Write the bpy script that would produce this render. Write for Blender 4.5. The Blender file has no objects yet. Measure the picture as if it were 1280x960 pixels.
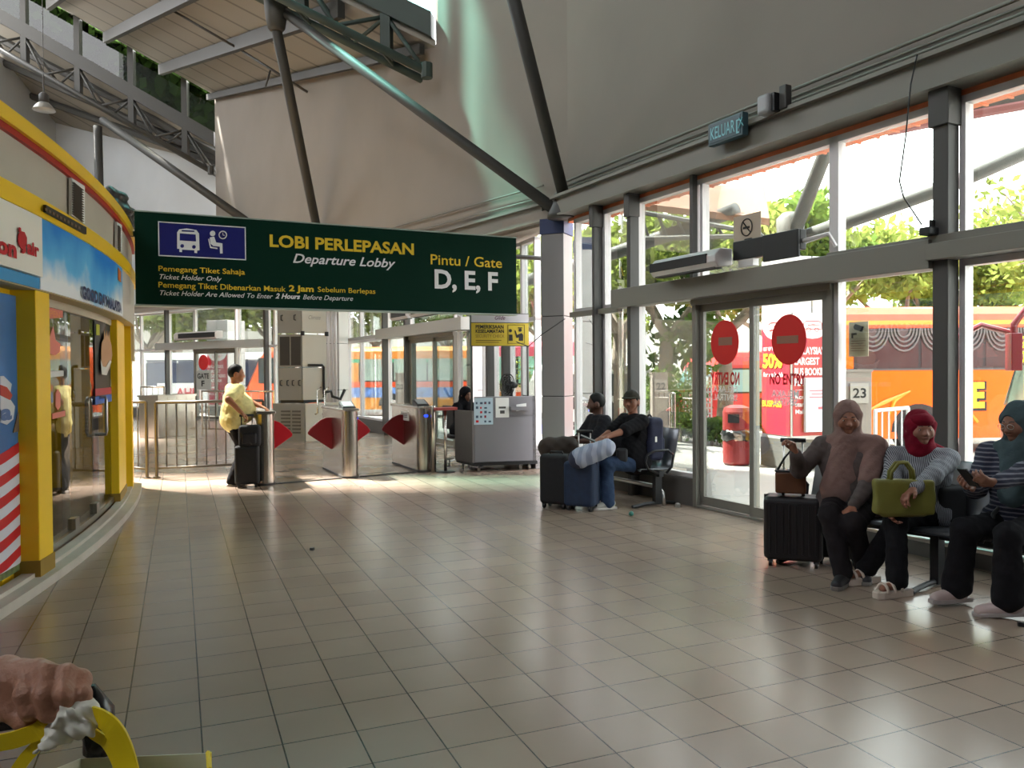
import bpy, math, random
import numpy as np
from mathutils import Vector, Matrix
random.seed(7)
# ---------------------------------------------------------------- camera, world, sun, exposure
S = bpy.context.scene
COL = S.collection
F = 1000.0; EYE = 1.55; PIT = math.radians(-.91); ROLL = math.radians(-.4)
_cr, _sr, _cp, _sp = math.cos(ROLL), math.sin(ROLL), math.cos(PIT), math.sin(PIT)
cam = bpy.data.cameras.new('camera'); camo = bpy.data.objects.new('camera', cam); COL.objects.link(camo)
cam.sensor_width = 36; cam.lens = F / 1280 * 36; cam.clip_start = .05; cam.clip_end = 300
camo.matrix_world = Matrix(((_cr, -_sr, 0, 0), (-_sp * _sr, -_sp * _cr, -_cp, 0), (_cp * _sr, _cp * _cr, -_sp, EYE), (0, 0, 0, 1)))
S.camera = camo
S.view_settings.view_transform = 'Standard'; S.view_settings.look = 'None'; S.view_settings.gamma = 1
S.view_settings.use_curve_mapping = False
S.view_settings.exposure = 0.0
WORLD = 8.4
w = bpy.data.worlds.new('sky'); S.world = w; w.use_nodes = True
nt = w.node_tree; nt.nodes.clear()
wo = nt.nodes.new('ShaderNodeOutputWorld'); bg = nt.nodes.new('ShaderNodeBackground')
tc = nt.nodes.new('ShaderNodeTexCoord'); sx = nt.nodes.new('ShaderNodeSeparateXYZ'); rmp = nt.nodes.new('ShaderNodeValToRGB')
nt.links.new(tc.outputs['Generated'], sx.inputs[0]); nt.links.new(sx.outputs[2], rmp.inputs[0])
rmp.color_ramp.elements[0].position = 0.0; rmp.color_ramp.elements[0].color = (1, .965, .94, 1)
rmp.color_ramp.elements[1].position = .8; rmp.color_ramp.elements[1].color = (.88, .94, 1, 1)
nt.links.new(rmp.outputs[0], bg.inputs[0]); bg.inputs[1].default_value = WORLD
nt.links.new(bg.outputs[0], wo.inputs[0])
sun = bpy.data.lights.new('sun', 'SUN'); sun.energy = 40.0; sun.angle = math.radians(4); sun.color = (1, .96, .88)
suno = bpy.data.objects.new('sun', sun); COL.objects.link(suno)
_sd = Vector((.85, -.45, -1.40)); suno.rotation_euler = _sd.to_track_quat('-Z', 'Y').to_euler()

# ---------------------------------------------------------------- calibration helpers (photo pixel -> place in the hall)
def ray(px, py):
    xr = (px - 640) / F; zr = (480 - py) / F
    x = _cr * xr - _sr * zr; zu = _sr * xr + _cr * zr
    y = _cp - _sp * zu; z = _sp + _cp * zu
    return x / y, z / y
def G(px, py, h=0.0):
    x, z = ray(px, py); D = (h - EYE) / z
    return Vector((x * D, D, h))
def P(px, py, D):
    x, z = ray(px, py)
    return Vector((x * D, D, EYE + z * D))
class Plane:
    """vertical plane through a and b; u runs a->b, v up, n towards the viewer side"""
    def __init__(s, a, b, off=0.0):
        a = Vector((a[0], a[1], 0)); b = Vector((b[0], b[1], 0))
        s.u = (b - a).normalized(); s.L = (b - a).length; s.v = Vector((0, 0, 1)); s.n = Vector((s.u.y, -s.u.x, 0))
        if s.n.dot(-a) < 0: s.n = -s.n
        s.o = a + s.n * off
    def hit(s, px, py):
        x, z = ray(px, py); d = Vector((x, 1, z)); o = Vector((0, 0, EYE))
        t = (s.o - o).dot(s.n) / d.dot(s.n); p = o + d * t
        return (p - s.o).dot(s.u), p.z
    def su(s, px, py=470): return s.hit(px, py)[0]
    def pt(s, u, z, d=0.0): return s.o + s.u * u + Vector((0, 0, z)) + s.n * d

# ---------------------------------------------------------------- materials
def lin(c):
    c = c / 255.0
    return c / 12.92 if c <= .04045 else ((c + .055) / 1.055) ** 2.4
def rgb(c): return (lin(c[0]), lin(c[1]), lin(c[2]), 1)
_M = {}
def mat(name, c, rough=.5, metal=0.0, noise=0.0, nscale=6.0, spec=.5, bump=0.0, bscale=40.0, emit=0.0, sheen=0.0, trans=0.0):
    if name in _M: return _M[name]
    m = bpy.data.materials.new(name); m.use_nodes = True; t = m.node_tree; b = t.nodes['Principled BSDF']
    b.inputs['Base Color'].default_value = rgb(c); b.inputs['Roughness'].default_value = rough; b.inputs['Metallic'].default_value = metal
    b.inputs['Specular IOR Level'].default_value = spec
    if emit:
        b.inputs['Emission Color'].default_value = rgb(c); b.inputs['Emission Strength'].default_value = emit
    g = None
    if noise or bump:
        tcn = t.nodes.new('ShaderNodeTexCoord')
    if noise:
        n = t.nodes.new('ShaderNodeTexNoise'); n.inputs['Scale'].default_value = nscale; n.inputs['Detail'].default_value = 5
        t.links.new(tcn.outputs['Object'], n.inputs['Vector'])
        r = t.nodes.new('ShaderNodeValToRGB'); a = rgb(c)
        r.color_ramp.elements[0].position = .3; r.color_ramp.elements[1].position = .7
        r.color_ramp.elements[0].color = tuple(max(0, v * (1 - noise)) for v in a[:3]) + (1,)
        r.color_ramp.elements[1].color = tuple(min(1, v * (1 + noise)) for v in a[:3]) + (1,)
        t.links.new(n.outputs['Fac'], r.inputs[0]); t.links.new(r.outputs[0], b.inputs['Base Color'])
    if bump:
        n2 = t.nodes.new('ShaderNodeTexNoise'); n2.inputs['Scale'].default_value = bscale; n2.inputs['Detail'].default_value = 4
        t.links.new(tcn.outputs['Object'], n2.inputs['Vector'])
        bp = t.nodes.new('ShaderNodeBump'); bp.inputs['Strength'].default_value = bump; bp.inputs['Distance'].default_value = .02
        t.links.new(n2.outputs['Fac'], bp.inputs['Height']); t.links.new(bp.outputs[0], b.inputs['Normal'])
    _M[name] = m
    return m
def stripes(name, c1, c2, scale, axis='Z', rough=.6, distort=0.0, phase=0.0, duty=.5):
    """two-colour woven or painted stripes, in metres along an axis"""
    if name in _M: return _M[name]
    m = bpy.data.materials.new(name); m.use_nodes = True; t = m.node_tree; b = t.nodes['Principled BSDF']
    b.inputs['Roughness'].default_value = rough
    tcn = t.nodes.new('ShaderNodeTexCoord'); wv = t.nodes.new('ShaderNodeTexWave'); wv.wave_type = 'BANDS'; wv.bands_direction = axis
    wv.inputs['Scale'].default_value = scale; wv.inputs['Distortion'].default_value = distort; wv.inputs['Phase Offset'].default_value = phase
    t.links.new(tcn.outputs['Object'], wv.inputs['Vector'])
    r = t.nodes.new('ShaderNodeValToRGB'); r.color_ramp.interpolation = 'CONSTANT'
    r.color_ramp.elements[0].color = rgb(c1); r.color_ramp.elements[1].color = rgb(c2); r.color_ramp.elements[1].position = duty
    t.links.new(wv.outputs['Fac'], r.inputs[0]); t.links.new(r.outputs[0], b.inputs['Base Color'])
    _M[name] = m
    return m
def glass_mat(name, tint=(240, 245, 243), gloss=.07, rough=.0, fk=.5):
    if name in _M: return _M[name]
    m = bpy.data.materials.new(name); m.use_nodes = True; t = m.node_tree; t.nodes.clear()
    o = t.nodes.new('ShaderNodeOutputMaterial'); mx = t.nodes.new('ShaderNodeMixShader'); tr = t.nodes.new('ShaderNodeBsdfTransparent')
    gl = t.nodes.new('ShaderNodeBsdfGlossy'); gl.inputs['Roughness'].default_value = rough
    tr.inputs[0].default_value = rgb(tint); mx.inputs[0].default_value = gloss
    lw = t.nodes.new('ShaderNodeLayerWeight'); lw.inputs[0].default_value = .25
    mp = t.nodes.new('ShaderNodeMath'); mp.operation = 'MULTIPLY_ADD'; mp.inputs[1].default_value = fk; mp.inputs[2].default_value = gloss
    t.links.new(lw.outputs['Fresnel'], mp.inputs[0]); t.links.new(mp.outputs[0], mx.inputs[0])
    t.links.new(tr.outputs[0], mx.inputs[1]); t.links.new(gl.outputs[0], mx.inputs[2]); t.links.new(mx.outputs[0], o.inputs[0])
    _M[name] = m
    return m
def cloth(name, c, noise=.15, nscale=14): return mat(name, c, .9, 0, noise, nscale, spec=.15, bump=.35, bscale=30)

# ---------------------------------------------------------------- mesh building
class MB:
    def __init__(s): s.v = []; s.f = []; s.m = []; s.cur = 0
    def add(s, vs, fs):
        k = len(s.v); s.v += [Vector(v) for v in vs]; s.f += [[i + k for i in f] for f in fs]; s.m += [s.cur] * len(fs); return s
    def hexa(s, p):   # 8 points: bottom 4 ccw, top 4
        return s.add(p, [(3, 2, 1, 0), (4, 5, 6, 7), (0, 1, 5, 4), (1, 2, 6, 5), (2, 3, 7, 6), (3, 0, 4, 7)])
    def box(s, a, b):
        x0, y0, z0 = a; x1, y1, z1 = b
        return s.hexa([(x0, y0, z0), (x1, y0, z0), (x1, y1, z0), (x0, y1, z0), (x0, y0, z1), (x1, y0, z1), (x1, y1, z1), (x0, y1, z1)])
    def obox(s, c, u, v, n, hu, hv, hn):   # oriented box: centre, axes, half sizes
        c = Vector(c); U = Vector(u).normalized() * hu; V = Vector(v).normalized() * hv; N = Vector(n).normalized() * hn
        return s.hexa([c - U - V - N, c + U - V - N, c + U + V - N, c - U + V - N, c - U - V + N, c + U - V + N, c + U + V + N, c - U + V + N])
    def pbox(s, pl, u0, u1, z0, z1, d0, d1):   # box on a Plane
        q = [pl.pt(u0, z0, d0), pl.pt(u1, z0, d0), pl.pt(u1, z0, d1), pl.pt(u0, z0, d1)]
        q += [a + Vector((0, 0, z1 - z0)) for a in q]
        return s.hexa(q)
    def tube(s, pts, r, n=10, closed=False, caps=True):
        pts = [Vector(p) for p in pts]; rs = r if isinstance(r, (list, tuple)) else [r] * len(pts)
        N = len(pts); k = len(s.v); ref = None; rings = []
        for i, p in enumerate(pts):
            if closed: t = pts[(i + 1) % N] - pts[i - 1]
            else: t = pts[min(i + 1, N - 1)] - pts[max(i - 1, 0)]
            t.normalize()
            if ref is None:
                ref = t.orthogonal().normalized()
            ref = (ref - t * ref.dot(t)); 
            ref = ref.normalized() if ref.length > 1e-6 else t.orthogonal().normalized()
            bi = t.cross(ref)
            rings.append([p + (ref * math.cos(a) + bi * math.sin(a)) * rs[i] for a in [2 * math.pi * j / n for j in range(n)]])
        vs = [q for g in rings for q in g]; fs = []
        for i in range(N if closed else N - 1):
            a = i * n; b = ((i + 1) % N) * n
            for j in range(n): fs.append((a + j, a + (j + 1) % n, b + (j + 1) % n, b + j))
        if caps and not closed:
            fs.append(list(range(n))[::-1]); fs.append([(N - 1) * n + j for j in range(n)])
        return s.add(vs, fs)
    def cyl(s, a, b, r, n=20, r2=None): return s.tube([a, b], [r, r if r2 is None else r2], n)
    def lathe(s, c, prof, n=24, up=(0, 0, 1)):   # prof list of (r, z)
        c = Vector(c); up = Vector(up).normalized(); e = up.orthogonal().normalized(); g = up.cross(e)
        vs = []; fs = []
        for r, z in prof:
            vs += [c + up * z + (e * math.cos(2 * math.pi * j / n) + g * math.sin(2 * math.pi * j / n)) * r for j in range(n)]
        for i in range(len(prof) - 1):
            for j in range(n): fs.append((i * n + j, i * n + (j + 1) % n, (i + 1) * n + (j + 1) % n, (i + 1) * n + j))
        fs.append(list(range(n))[::-1]); fs.append([(len(prof) - 1) * n + j for j in range(n)])
        return s.add(vs, fs)
    def prism(s, poly, ext):   # polygon points extruded by vector
        poly = [Vector(p) for p in poly]; ext = Vector(ext); n = len(poly)
        return s.add(poly + [p + ext for p in poly], [list(range(n))[::-1], list(range(n, 2 * n))] + [(i, (i + 1) % n, n + (i + 1) % n, n + i) for i in range(n)])
    def quad(s, *p): return s.add(p, [tuple(range(len(p)))])
_LOC = {}
def obj(name, mb, m=None, parent=None, label=None, smooth=False, bevel=0.0, kind=None, seg=2):
    me = bpy.data.meshes.new(name)
    if parent is None:
        if len(mb.v):
            xs = [v.x for v in mb.v]; ys = [v.y for v in mb.v]; zs = [v.z for v in mb.v]
            loc = Vector(((min(xs) + max(xs)) / 2, (min(ys) + max(ys)) / 2, min(zs)))
        else: loc = Vector((0, 0, 0))
    else: loc = _LOC[parent.name]
    me.from_pydata([tuple(v - loc) for v in mb.v], [], mb.f)
    ms = m if isinstance(m, (list, tuple)) else [m]
    for x in ms:
        if x: me.materials.append(x)
    if len(ms) > 1: me.polygons.foreach_set('material_index', mb.m)
    if smooth: me.polygons.foreach_set('use_smooth', [True] * len(me.polygons))
    me.validate(); me.update()
    o = bpy.data.objects.new(name, me); COL.objects.link(o)
    if parent is None: o.location = loc
    else: o.parent = parent
    _LOC[o.name] = loc
    if bevel:
        bv = o.modifiers.new('bevel', 'BEVEL'); bv.width = bevel; bv.segments = seg; bv.limit_method = 'ANGLE'; bv.angle_limit = math.radians(40)
    if smooth == 'auto' or bevel:
        pass
    if label: o['label'] = label
    if kind: o['kind'] = kind
    return o
def thing(name, label, cat, loc, group=None, kind=None):
    o = bpy.data.objects.new(name, None); COL.objects.link(o); o.location = loc; o.empty_display_size = .1
    _LOC[o.name] = Vector(loc)
    if label: o['label'] = label
    if cat: o['category'] = cat
    if group: o['group'] = group
    if kind: o['kind'] = kind
    return o
def tag(o, label, cat, group=None, kind=None):
    if label: o['label'] = label
    if cat: o['category'] = cat
    if group: o['group'] = group
    if kind: o['kind'] = kind
    return o
def struct(name, mb, m, parent=None, **k):
    o = obj(name, mb, m, parent, **k); o['kind'] = 'structure'; return o
def dup(o, parent=None):
    c = o.copy(); COL.objects.link(c)
    if parent is not None: c.parent = parent
    _LOC[c.name] = _LOC.get(o.name, Vector())
    for ch in list(o.children): dup(ch, c)
    return c
# ---------------------------------------------------------------- lettering
_cap = None
def _text_mesh(s, bold, italic, align='LEFT'):
    cu = bpy.data.curves.new('lettering', 'FONT'); cu.body = s; cu.size = 1; cu.offset = bold; cu.shear = italic; cu.align_x = align
    cu.resolution_u = 3; cu.space_line = .95
    o = bpy.data.objects.new('lettering', cu); COL.objects.link(o)
    dg = bpy.context.evaluated_depsgraph_get(); me = bpy.data.meshes.new_from_object(o.evaluated_get(dg))
    vs = [v.co.copy() for v in me.vertices]; fs = [list(p.vertices) for p in me.polygons]
    bpy.data.objects.remove(o); bpy.data.curves.remove(cu); bpy.data.meshes.remove(me)
    return vs, fs
def lettering(mb, s, o, u, v, width=None, cap=.1, bold=.0, italic=0.0, off=.0, center=False, mirror=False):
    """letters as a flat mesh on the frame (o, u, v)"""
    global _cap
    if _cap is None:
        a, _ = _text_mesh('H', 0, 0); _cap = max(p.y for p in a)
    vs, fs = _text_mesh(s, bold, italic)
    x0 = min(p.x for p in vs); x1 = max(p.x for p in vs); sy = cap / _cap; sx_ = (width / (x1 - x0)) if width else sy
    u = Vector(u).normalized(); v = Vector(v).normalized(); n = u.cross(v); o = Vector(o)
    W = (x1 - x0) * sx_
    out = []
    for p in vs:
        X = (p.x - x0) * sx_ - (W / 2 if center else 0)
        if mirror: X = (-X if center else W - X)
        out.append(o + u * X + v * (p.y * sy) + n * off)
    return mb.add(out, fs)
def ptext(mb, pl, s, xl, xr, yb, yt, bold=0, italic=0, d=.012, mirror=False):
    u0, z0 = pl.hit(xl, yb); _, z1 = pl.hit(xl, yt); u1 = pl.su(xr, yb)
    s2 = mb
    if u1 < u0: pass
    return lettering(s2, s, pl.pt(u0, z0, d), pl.u if u1 > u0 else -pl.u, pl.v, abs(u1 - u0), z1 - z0, bold, italic, mirror=mirror)

# ---------------------------------------------------------------- smooth bodies: blended round cones meshed with surface nets
def rc(a, b, ra, rb=None, sq=None): return ('c', np.array(a, float), np.array(b, float), ra, ra if rb is None else rb, sq)
def el(c, r, R=None): return ('e', np.array(c, float), np.array(r, float), R)
def bx(c, h, r, R=None): return ('b', np.array(c, float), np.array(h, float), r, R)
def _bb(p):
    if p[0] == 'c':
        m = max(p[3], p[4]); return np.minimum(p[1], p[2]) - m, np.maximum(p[1], p[2]) + m
    if p[0] == 'e': m = p[2].max() if p[3] is not None else p[2]; return p[1] - m, p[1] + m
    m = np.linalg.norm(p[2]) + p[3] if p[4] is not None else p[2] + p[3]
    return p[1] - m, p[1] + m
def _sd(p, X):
    if p[0] == 'c':
        a, b, ra, rb, sq = p[1:]; Q = X - a.astype(np.float32); ba = b - a
        if sq is not None:
            n = np.array(sq[0], float); n /= np.linalg.norm(n); k = 1 / sq[1] - 1
            Q = Q + (Q @ n.astype(np.float32))[..., None] * (n * k).astype(np.float32); ba = ba + n * (ba @ n) * k
        l2 = max(ba @ ba, 1e-9); t = np.clip((Q @ ba.astype(np.float32)) / l2, 0, 1)
        d = np.sqrt(((Q - t[..., None] * ba.astype(np.float32)) ** 2).sum(-1)) - (ra + (rb - ra) * t)
        return d
    if p[0] == 'e':
        Q = X - p[1].astype(np.float32)
        if p[3] is not None: Q = Q @ p[3].astype(np.float32)
        k0 = np.sqrt(((Q / p[2]) ** 2).sum(-1)); 
        return (k0 - 1) * p[2].min() if p[2].min() / p[2].max() > .5 else (k0 - 1) * (k0 / (np.sqrt(((Q / p[2] ** 2) ** 2).sum(-1)) + 1e-6))
    Q = X - p[1].astype(np.float32)
    if p[4] is not None: Q = Q @ p[4].astype(np.float32)
    q = np.abs(Q) - p[2]
    return np.sqrt((np.maximum(q, 0) ** 2).sum(-1)) + np.minimum(q.max(-1), 0) - p[3]
def sdf_mesh(prims, h=.01, k=.03, cut=None, fold=None):
    lo = np.min([_bb(p)[0] for p in prims], 0) - 3 * h - .01; hi = np.max([_bb(p)[1] for p in prims], 0) + 3 * h + .01
    n = np.ceil((hi - lo) / h).astype(int) + 1
    ax = [lo[i] + h * np.arange(n[i]) for i in range(3)]
    Fd = np.full(n, .2, np.float32)
    for p in prims:
        neg = p[0] == 'sub'
        q = p[1] if neg else p
        a, b = _bb(q); kk = k if not (len(p) > 2 and neg) else k
        i0 = np.clip(np.floor((a - lo - k - 2 * h) / h).astype(int), 0, n - 1); i1 = np.clip(np.ceil((b - lo + k + 2 * h) / h).astype(int) + 1, 1, n)
        gx, gy, gz = np.meshgrid(ax[0][i0[0]:i1[0]], ax[1][i0[1]:i1[1]], ax[2][i0[2]:i1[2]], indexing='ij')
        X = np.stack([gx, gy, gz], -1).astype(np.float32); d = _sd(q, X).astype(np.float32)
        sl = (slice(i0[0], i1[0]), slice(i0[1], i1[1]), slice(i0[2], i1[2])); f = Fd[sl]
        if p[0] == 'c': kk = min(k, max(p[3], p[4]) * .9)
        else: kk = k
        hh = np.clip(.5 + .5 * (f - d) / kk, 0, 1)
        Fd[sl] = f * (1 - hh) + d * hh - kk * hh * (1 - hh)
    gx, gy, gz = np.meshgrid(*ax, indexing='ij', sparse=True)
    if fold is not None: Fd = Fd + fold(gx, gy, gz).astype(np.float32)
    if cut is not None: Fd = np.maximum(Fd, cut(gx, gy, gz).astype(np.float32))
    Fd[0] = Fd[-1] = .1; Fd[:, 0] = Fd[:, -1] = .1; Fd[:, :, 0] = Fd[:, :, -1] = .1
    ins = Fd < 0
    c = np.zeros(n - 1, np.int8)
    for dx in (0, 1):
        for dy in (0, 1):
            for dz in (0, 1): c += ins[dx:n[0] - 1 + dx, dy:n[1] - 1 + dy, dz:n[2] - 1 + dz]
    act = (c > 0) & (c < 8); I = np.argwhere(act); idx = -np.ones(n - 1, np.int64); idx[act] = np.arange(len(I))
    acc = np.zeros((len(I), 3)); cnt = np.zeros(len(I))
    cor = [(x, y, z) for x in (0, 1) for y in (0, 1) for z in (0, 1)]
    for A in cor:
        for ax_ in range(3):
            if A[ax_] == 0:
                B = list(A); B[ax_] = 1; B = tuple(B)
                fa = Fd[I[:, 0] + A[0], I[:, 1] + A[1], I[:, 2] + A[2]]; fb = Fd[I[:, 0] + B[0], I[:, 1] + B[1], I[:, 2] + B[2]]
                mk = (fa < 0) != (fb < 0); t = np.where(mk, fa / np.where(mk, fa - fb, 1), 0)
                q = np.array(A, float)[None] + np.zeros((len(I), 3)); q[:, ax_] += t
                acc[mk] += q[mk]; cnt[mk] += 1
    V = lo + h * (I + acc / np.maximum(cnt, 1)[:, None])
    faces = []
    for ax_ in range(3):
        o1, o2 = [(1, 2), (2, 0), (0, 1)][ax_]
        sA = [slice(1, n[0] - 1)] * 3; sA = [slice(1, n[i] - 1) for i in range(3)]; sA[ax_] = slice(0, n[ax_] - 1)
        sB = list(sA); sB[ax_] = slice(1, n[ax_])
        a = ins[tuple(sA)]; b = ins[tuple(sB)]; ch = np.argwhere(a != b)
        if not len(ch): continue
        base = ch + np.array([0 if i == ax_ else 1 for i in range(3)])
        sg = a[tuple(ch.T)]
        def cell(d1, d2):
            q = base.copy(); q[:, o1] -= d1; q[:, o2] -= d2; return idx[q[:, 0], q[:, 1], q[:, 2]]
        Q = np.stack([cell(1, 1), cell(0, 1), cell(0, 0), cell(1, 0)], 1)
        Q[~sg] = Q[~sg][:, ::-1]; faces.append(Q)
    Q = np.concatenate(faces); Q = Q[(Q >= 0).all(1)]
    return V, Q
def sobj(name, prims, m, parent, h=.01, k=.03, label=None, cut=None, fold=None):
    V, Q = sdf_mesh(prims, h, k, cut, fold)
    me = bpy.data.meshes.new(name)
    loc = _LOC[parent.name] if parent is not None else Vector(((V[:, 0].min() + V[:, 0].max()) / 2, (V[:, 1].min() + V[:, 1].max()) / 2, V[:, 2].min()))
    V = V - np.array(loc)
    me.vertices.add(len(V)); me.vertices.foreach_set('co', V.astype(np.float32).ravel())
    me.loops.add(len(Q) * 4); me.loops.foreach_set('vertex_index', Q.ravel().astype(np.int32))
    me.polygons.add(len(Q)); me.polygons.foreach_set('loop_start', np.arange(len(Q), dtype=np.int32) * 4)
    me.polygons.foreach_set('use_smooth', np.ones(len(Q), bool)) if len(Q) else None
    me.update(calc_edges=True); me.materials.append(m)
    o = bpy.data.objects.new(name, me); COL.objects.link(o); _LOC[o.name] = loc
    if parent is not None: o.parent = parent
    else: o.location = loc
    if label: o['label'] = label
    return o
# ================================================================ the hall
M_alu = mat('aluminium_frame', (205, 200, 200), .4, .2); M_post = mat('dark_grey_steel', (70, 68, 66), .55); M_truss = mat('grey_green_truss_paint', (62, 61, 57), .6)
M_trans = mat('grey_transom_paint', (120, 117, 108), .5); M_wall = mat('grey_upper_wall_plaster', (136, 129, 121), .85, 0, .06, .6, spec=.2)
M_lwall = mat('pale_upper_wall_plaster', (190, 194, 196), .85, 0, .05, .6, spec=.2); M_glass = glass_mat('window_glass')
M_orange = mat('orange_soffit_board', (222, 130, 88), .6, 0, .15, 8); M_base = mat('dark_sill_panel', (92, 88, 84), .6); M_col = mat('column_cladding', (186, 182, 180), .35, .15)
M_dark = mat('black_plastic', (22, 22, 24), .45); M_chrome = mat('brushed_steel', (190, 188, 184), .28, 1.0); M_white = mat('white_paint', (225, 225, 222), .5)
M_ink = mat('black_print', (20, 18, 18), .6); M_wink = mat('white_print', (230, 230, 228), .6); M_yink = mat('yellow_print', (222, 190, 40), .6); M_rink = mat('red_print', (190, 20, 30), .6)

# floor tiles: grid solved from the photograph (0.31 m tiles, turned 22.6 degrees)
fm = bpy.data.materials.new('floor_tile'); fm.use_nodes = True; t = fm.node_tree; b = t.nodes['Principled BSDF']
ge = t.nodes.new('ShaderNodeNewGeometry'); mp = t.nodes.new('ShaderNodeMapping'); br = t.nodes.new('ShaderNodeTexBrick')
T = EYE / 5.0096; mp.inputs['Scale'].default_value = (1 / T, 1 / T, 1); mp.inputs['Rotation'].default_value = (0, 0, math.radians(-22.609)); mp.inputs['Location'].default_value = (-4.231 + 60, -9.091 + 60, 0)
br.offset = 0; br.squash = 1; br.inputs['Scale'].default_value = 1; br.inputs['Brick Width'].default_value = 1; br.inputs['Row Height'].default_value = 1
br.inputs['Mortar Size'].default_value = .011; br.inputs['Mortar Smooth'].default_value = .1; br.inputs['Bias'].default_value = 0
br.inputs['Color1'].default_value = rgb((158, 138, 122)); br.inputs['Color2'].default_value = rgb((150, 131, 116)); br.inputs['Mortar'].default_value = rgb((44, 38, 34))
nz = t.nodes.new('ShaderNodeTexNoise'); nz.inputs['Scale'].default_value = 1.2; nz.inputs['Detail'].default_value = 6
mix = t.nodes.new('ShaderNodeMix'); mix.data_type = 'RGBA'; mix.blend_type = 'MULTIPLY'; mix.inputs[0].default_value = .22
cr2 = t.nodes.new('ShaderNodeValToRGB'); cr2.color_ramp.elements[0].position = .35; cr2.color_ramp.elements[0].color = (.62, .6, .58, 1); cr2.color_ramp.elements[1].position = .65
t.links.new(ge.outputs['Position'], mp.inputs[0]); t.links.new(mp.outputs[0], br.inputs['Vector']); t.links.new(ge.outputs['Position'], nz.inputs['Vector'])
t.links.new(nz.outputs['Fac'], cr2.inputs[0]); t.links.new(br.outputs['Color'], mix.inputs[6]); t.links.new(cr2.outputs[0], mix.inputs[7]); t.links.new(mix.outputs[2], b.inputs['Base Color'])
mr = t.nodes.new('ShaderNodeMapRange'); mr.inputs[1].default_value = .3; mr.inputs[2].default_value = .7; mr.inputs[3].default_value = .21; mr.inputs[4].default_value = .27
t.links.new(nz.outputs['Fac'], mr.inputs[0]); t.links.new(mr.outputs[0], b.inputs['Roughness']); b.inputs['Specular IOR Level'].default_value = .85
bp = t.nodes.new('ShaderNodeBump'); bp.inputs['Strength'].default_value = .12; bp.inputs['Distance'].default_value = .004; bp.invert = True
t.links.new(br.outputs['Fac'], bp.inputs['Height']); t.links.new(bp.outputs[0], b.inputs['Normal'])
C1 = Vector((.76, 11.60, 0)); C4 = Vector((-9.4, 25.6, 0)); C2p = Vector((-.62, 15.3, 0)); C3p = Vector((-4.8, 23.0, 0)); E3 = Vector((-13.6, 28.9, 0))
FL = [(-18, -9), (11.71, -9), (.93, 11.30), (.45, 12.7), (-.62, 15.3), (-4.8, 23.0), (-13.6, 28.9), (-18, 31.9)]
m = MB(); m.prism([(x, y, -.12) for x, y in FL], (0, 0, .12)); struct('floor', m, fm)

S0 = Plane((.93, 11.30), (11.71, -9)); S1 = Plane((.40, 12.75), (-.55, 15.1)); S2 = Plane((-.62, 15.3), (-4.8, 23)); S3 = Plane((-4.8, 23), (-13.6, 28.9))
_wn = [0]
def bay(pl, u0, u1, zs, zt=(2.35, 2.57), head=3.68, base=True, trans=True, pst=True):
    """one glazed bay: frame mesh, pane children"""
    _wn[0] += 1; m = MB(); a = .03
    m.pbox(pl, u0, u0 + .05, 0, head, -.05, .05); m.pbox(pl, u1 - .03, u1, 0, head, -.05, .05); m.pbox(pl, u0, u1, head - .06, head, -.05, .05)
    m.pbox(pl, u0, u1, zs, zs + .05, -.05, .05)
    if trans: m.pbox(pl, u0, u1, zt[0], zt[1] if trans == 2 else zt[0] + .07, -.05, .05)
    w_ = struct('window_%d' % _wn[0], m, M_alu)
    m = MB(); m.pbox(pl, u0 + .04, u1 - .03, zs + .04, head - .05, -.008, .0); obj('pane', m, M_glass, w_)
    if base:
        m = MB(); m.pbox(pl, u0, u1, 0, zs, -.06, .06); m.pbox(pl, u0, u1, zs - .03, zs, -.06, .09); obj('sill_panel', m, M_base, w_)
    return w_
# right-hand glazed wall
us = [S0.su(px) for px in (722, 758, 800)]
bay(S0, us[0], us[1], .32); bay(S0, us[1], us[2], .32); uL = S0.su(872); uR = S0.su(1047); bay(S0, us[2], uL, .32)
u = uR; ub = S0.su(1184); near = [uR, ub]; 
while near[-1] < 9.2: near.append(near[-1] + 1.32)
UE = near[-1]
m = MB(); m.pbox(S0, UE, 23, 0, 3.8, -.1, .05); struct('wall_right_solid', m, mat('grey_upper_wall_plaster2', (120, 114, 106), .85))  # unseen stretch made solid in place of glass, to cut fill light
for i in range(len(near) - 1): bay(S0, near[i] + (.13 if i else 0), near[i + 1], .32)
n = 0
for uu, wd in [(us[1] - .05, .05), (us[2] - .01, .07)] + [(x, .13) for x in near[1:-1]]:
    n += 1; m = MB(); m.pbox(S0, uu, uu + wd, 0, 3.74, .05, .19); m.pbox(S0, uu - .02, uu + wd + .02, 3.45, 3.74, .05, .22); struct('trim_%d' % n, m, M_post, bevel=.006)
# small fan-light over the sliding door
m = MB(); m.pbox(S0, uL, uL + .05, 2.4, 3.68, -.05, .05); m.pbox(S0, uR - .05, uR, 2.4, 3.68, -.05, .05); m.pbox(S0, uL, uR, 3.62, 3.68, -.05, .05); um = S0.su(880)
m.pbox(S0, um, um + .04, 2.4, 3.68, -.05, .05)
_wn[0] += 1; w_ = struct('window_%d' % _wn[0], m, M_alu); m = MB(); m.pbox(S0, uL + .05, uR - .05, 2.5, 3.62, -.008, 0); obj('pane', m, M_glass, w_)
m = MB(); m.pbox(S0, S0.su(873), S0.su(873) + .05, 2.4, 3.74, .05, .12); struct('trim_%d' % (n + 1), m, M_post)
m = MB(); m.pbox(S0, S0.su(783), S0.su(1184), 2.34, 2.57, .05, .24); m.pbox(S0, S0.su(1184) - .01, 21.5, 2.40, 2.53, .05, .27); m.pbox(S0, S0.su(722), S0.su(783), 2.30, 2.37, .05, .13)
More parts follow.
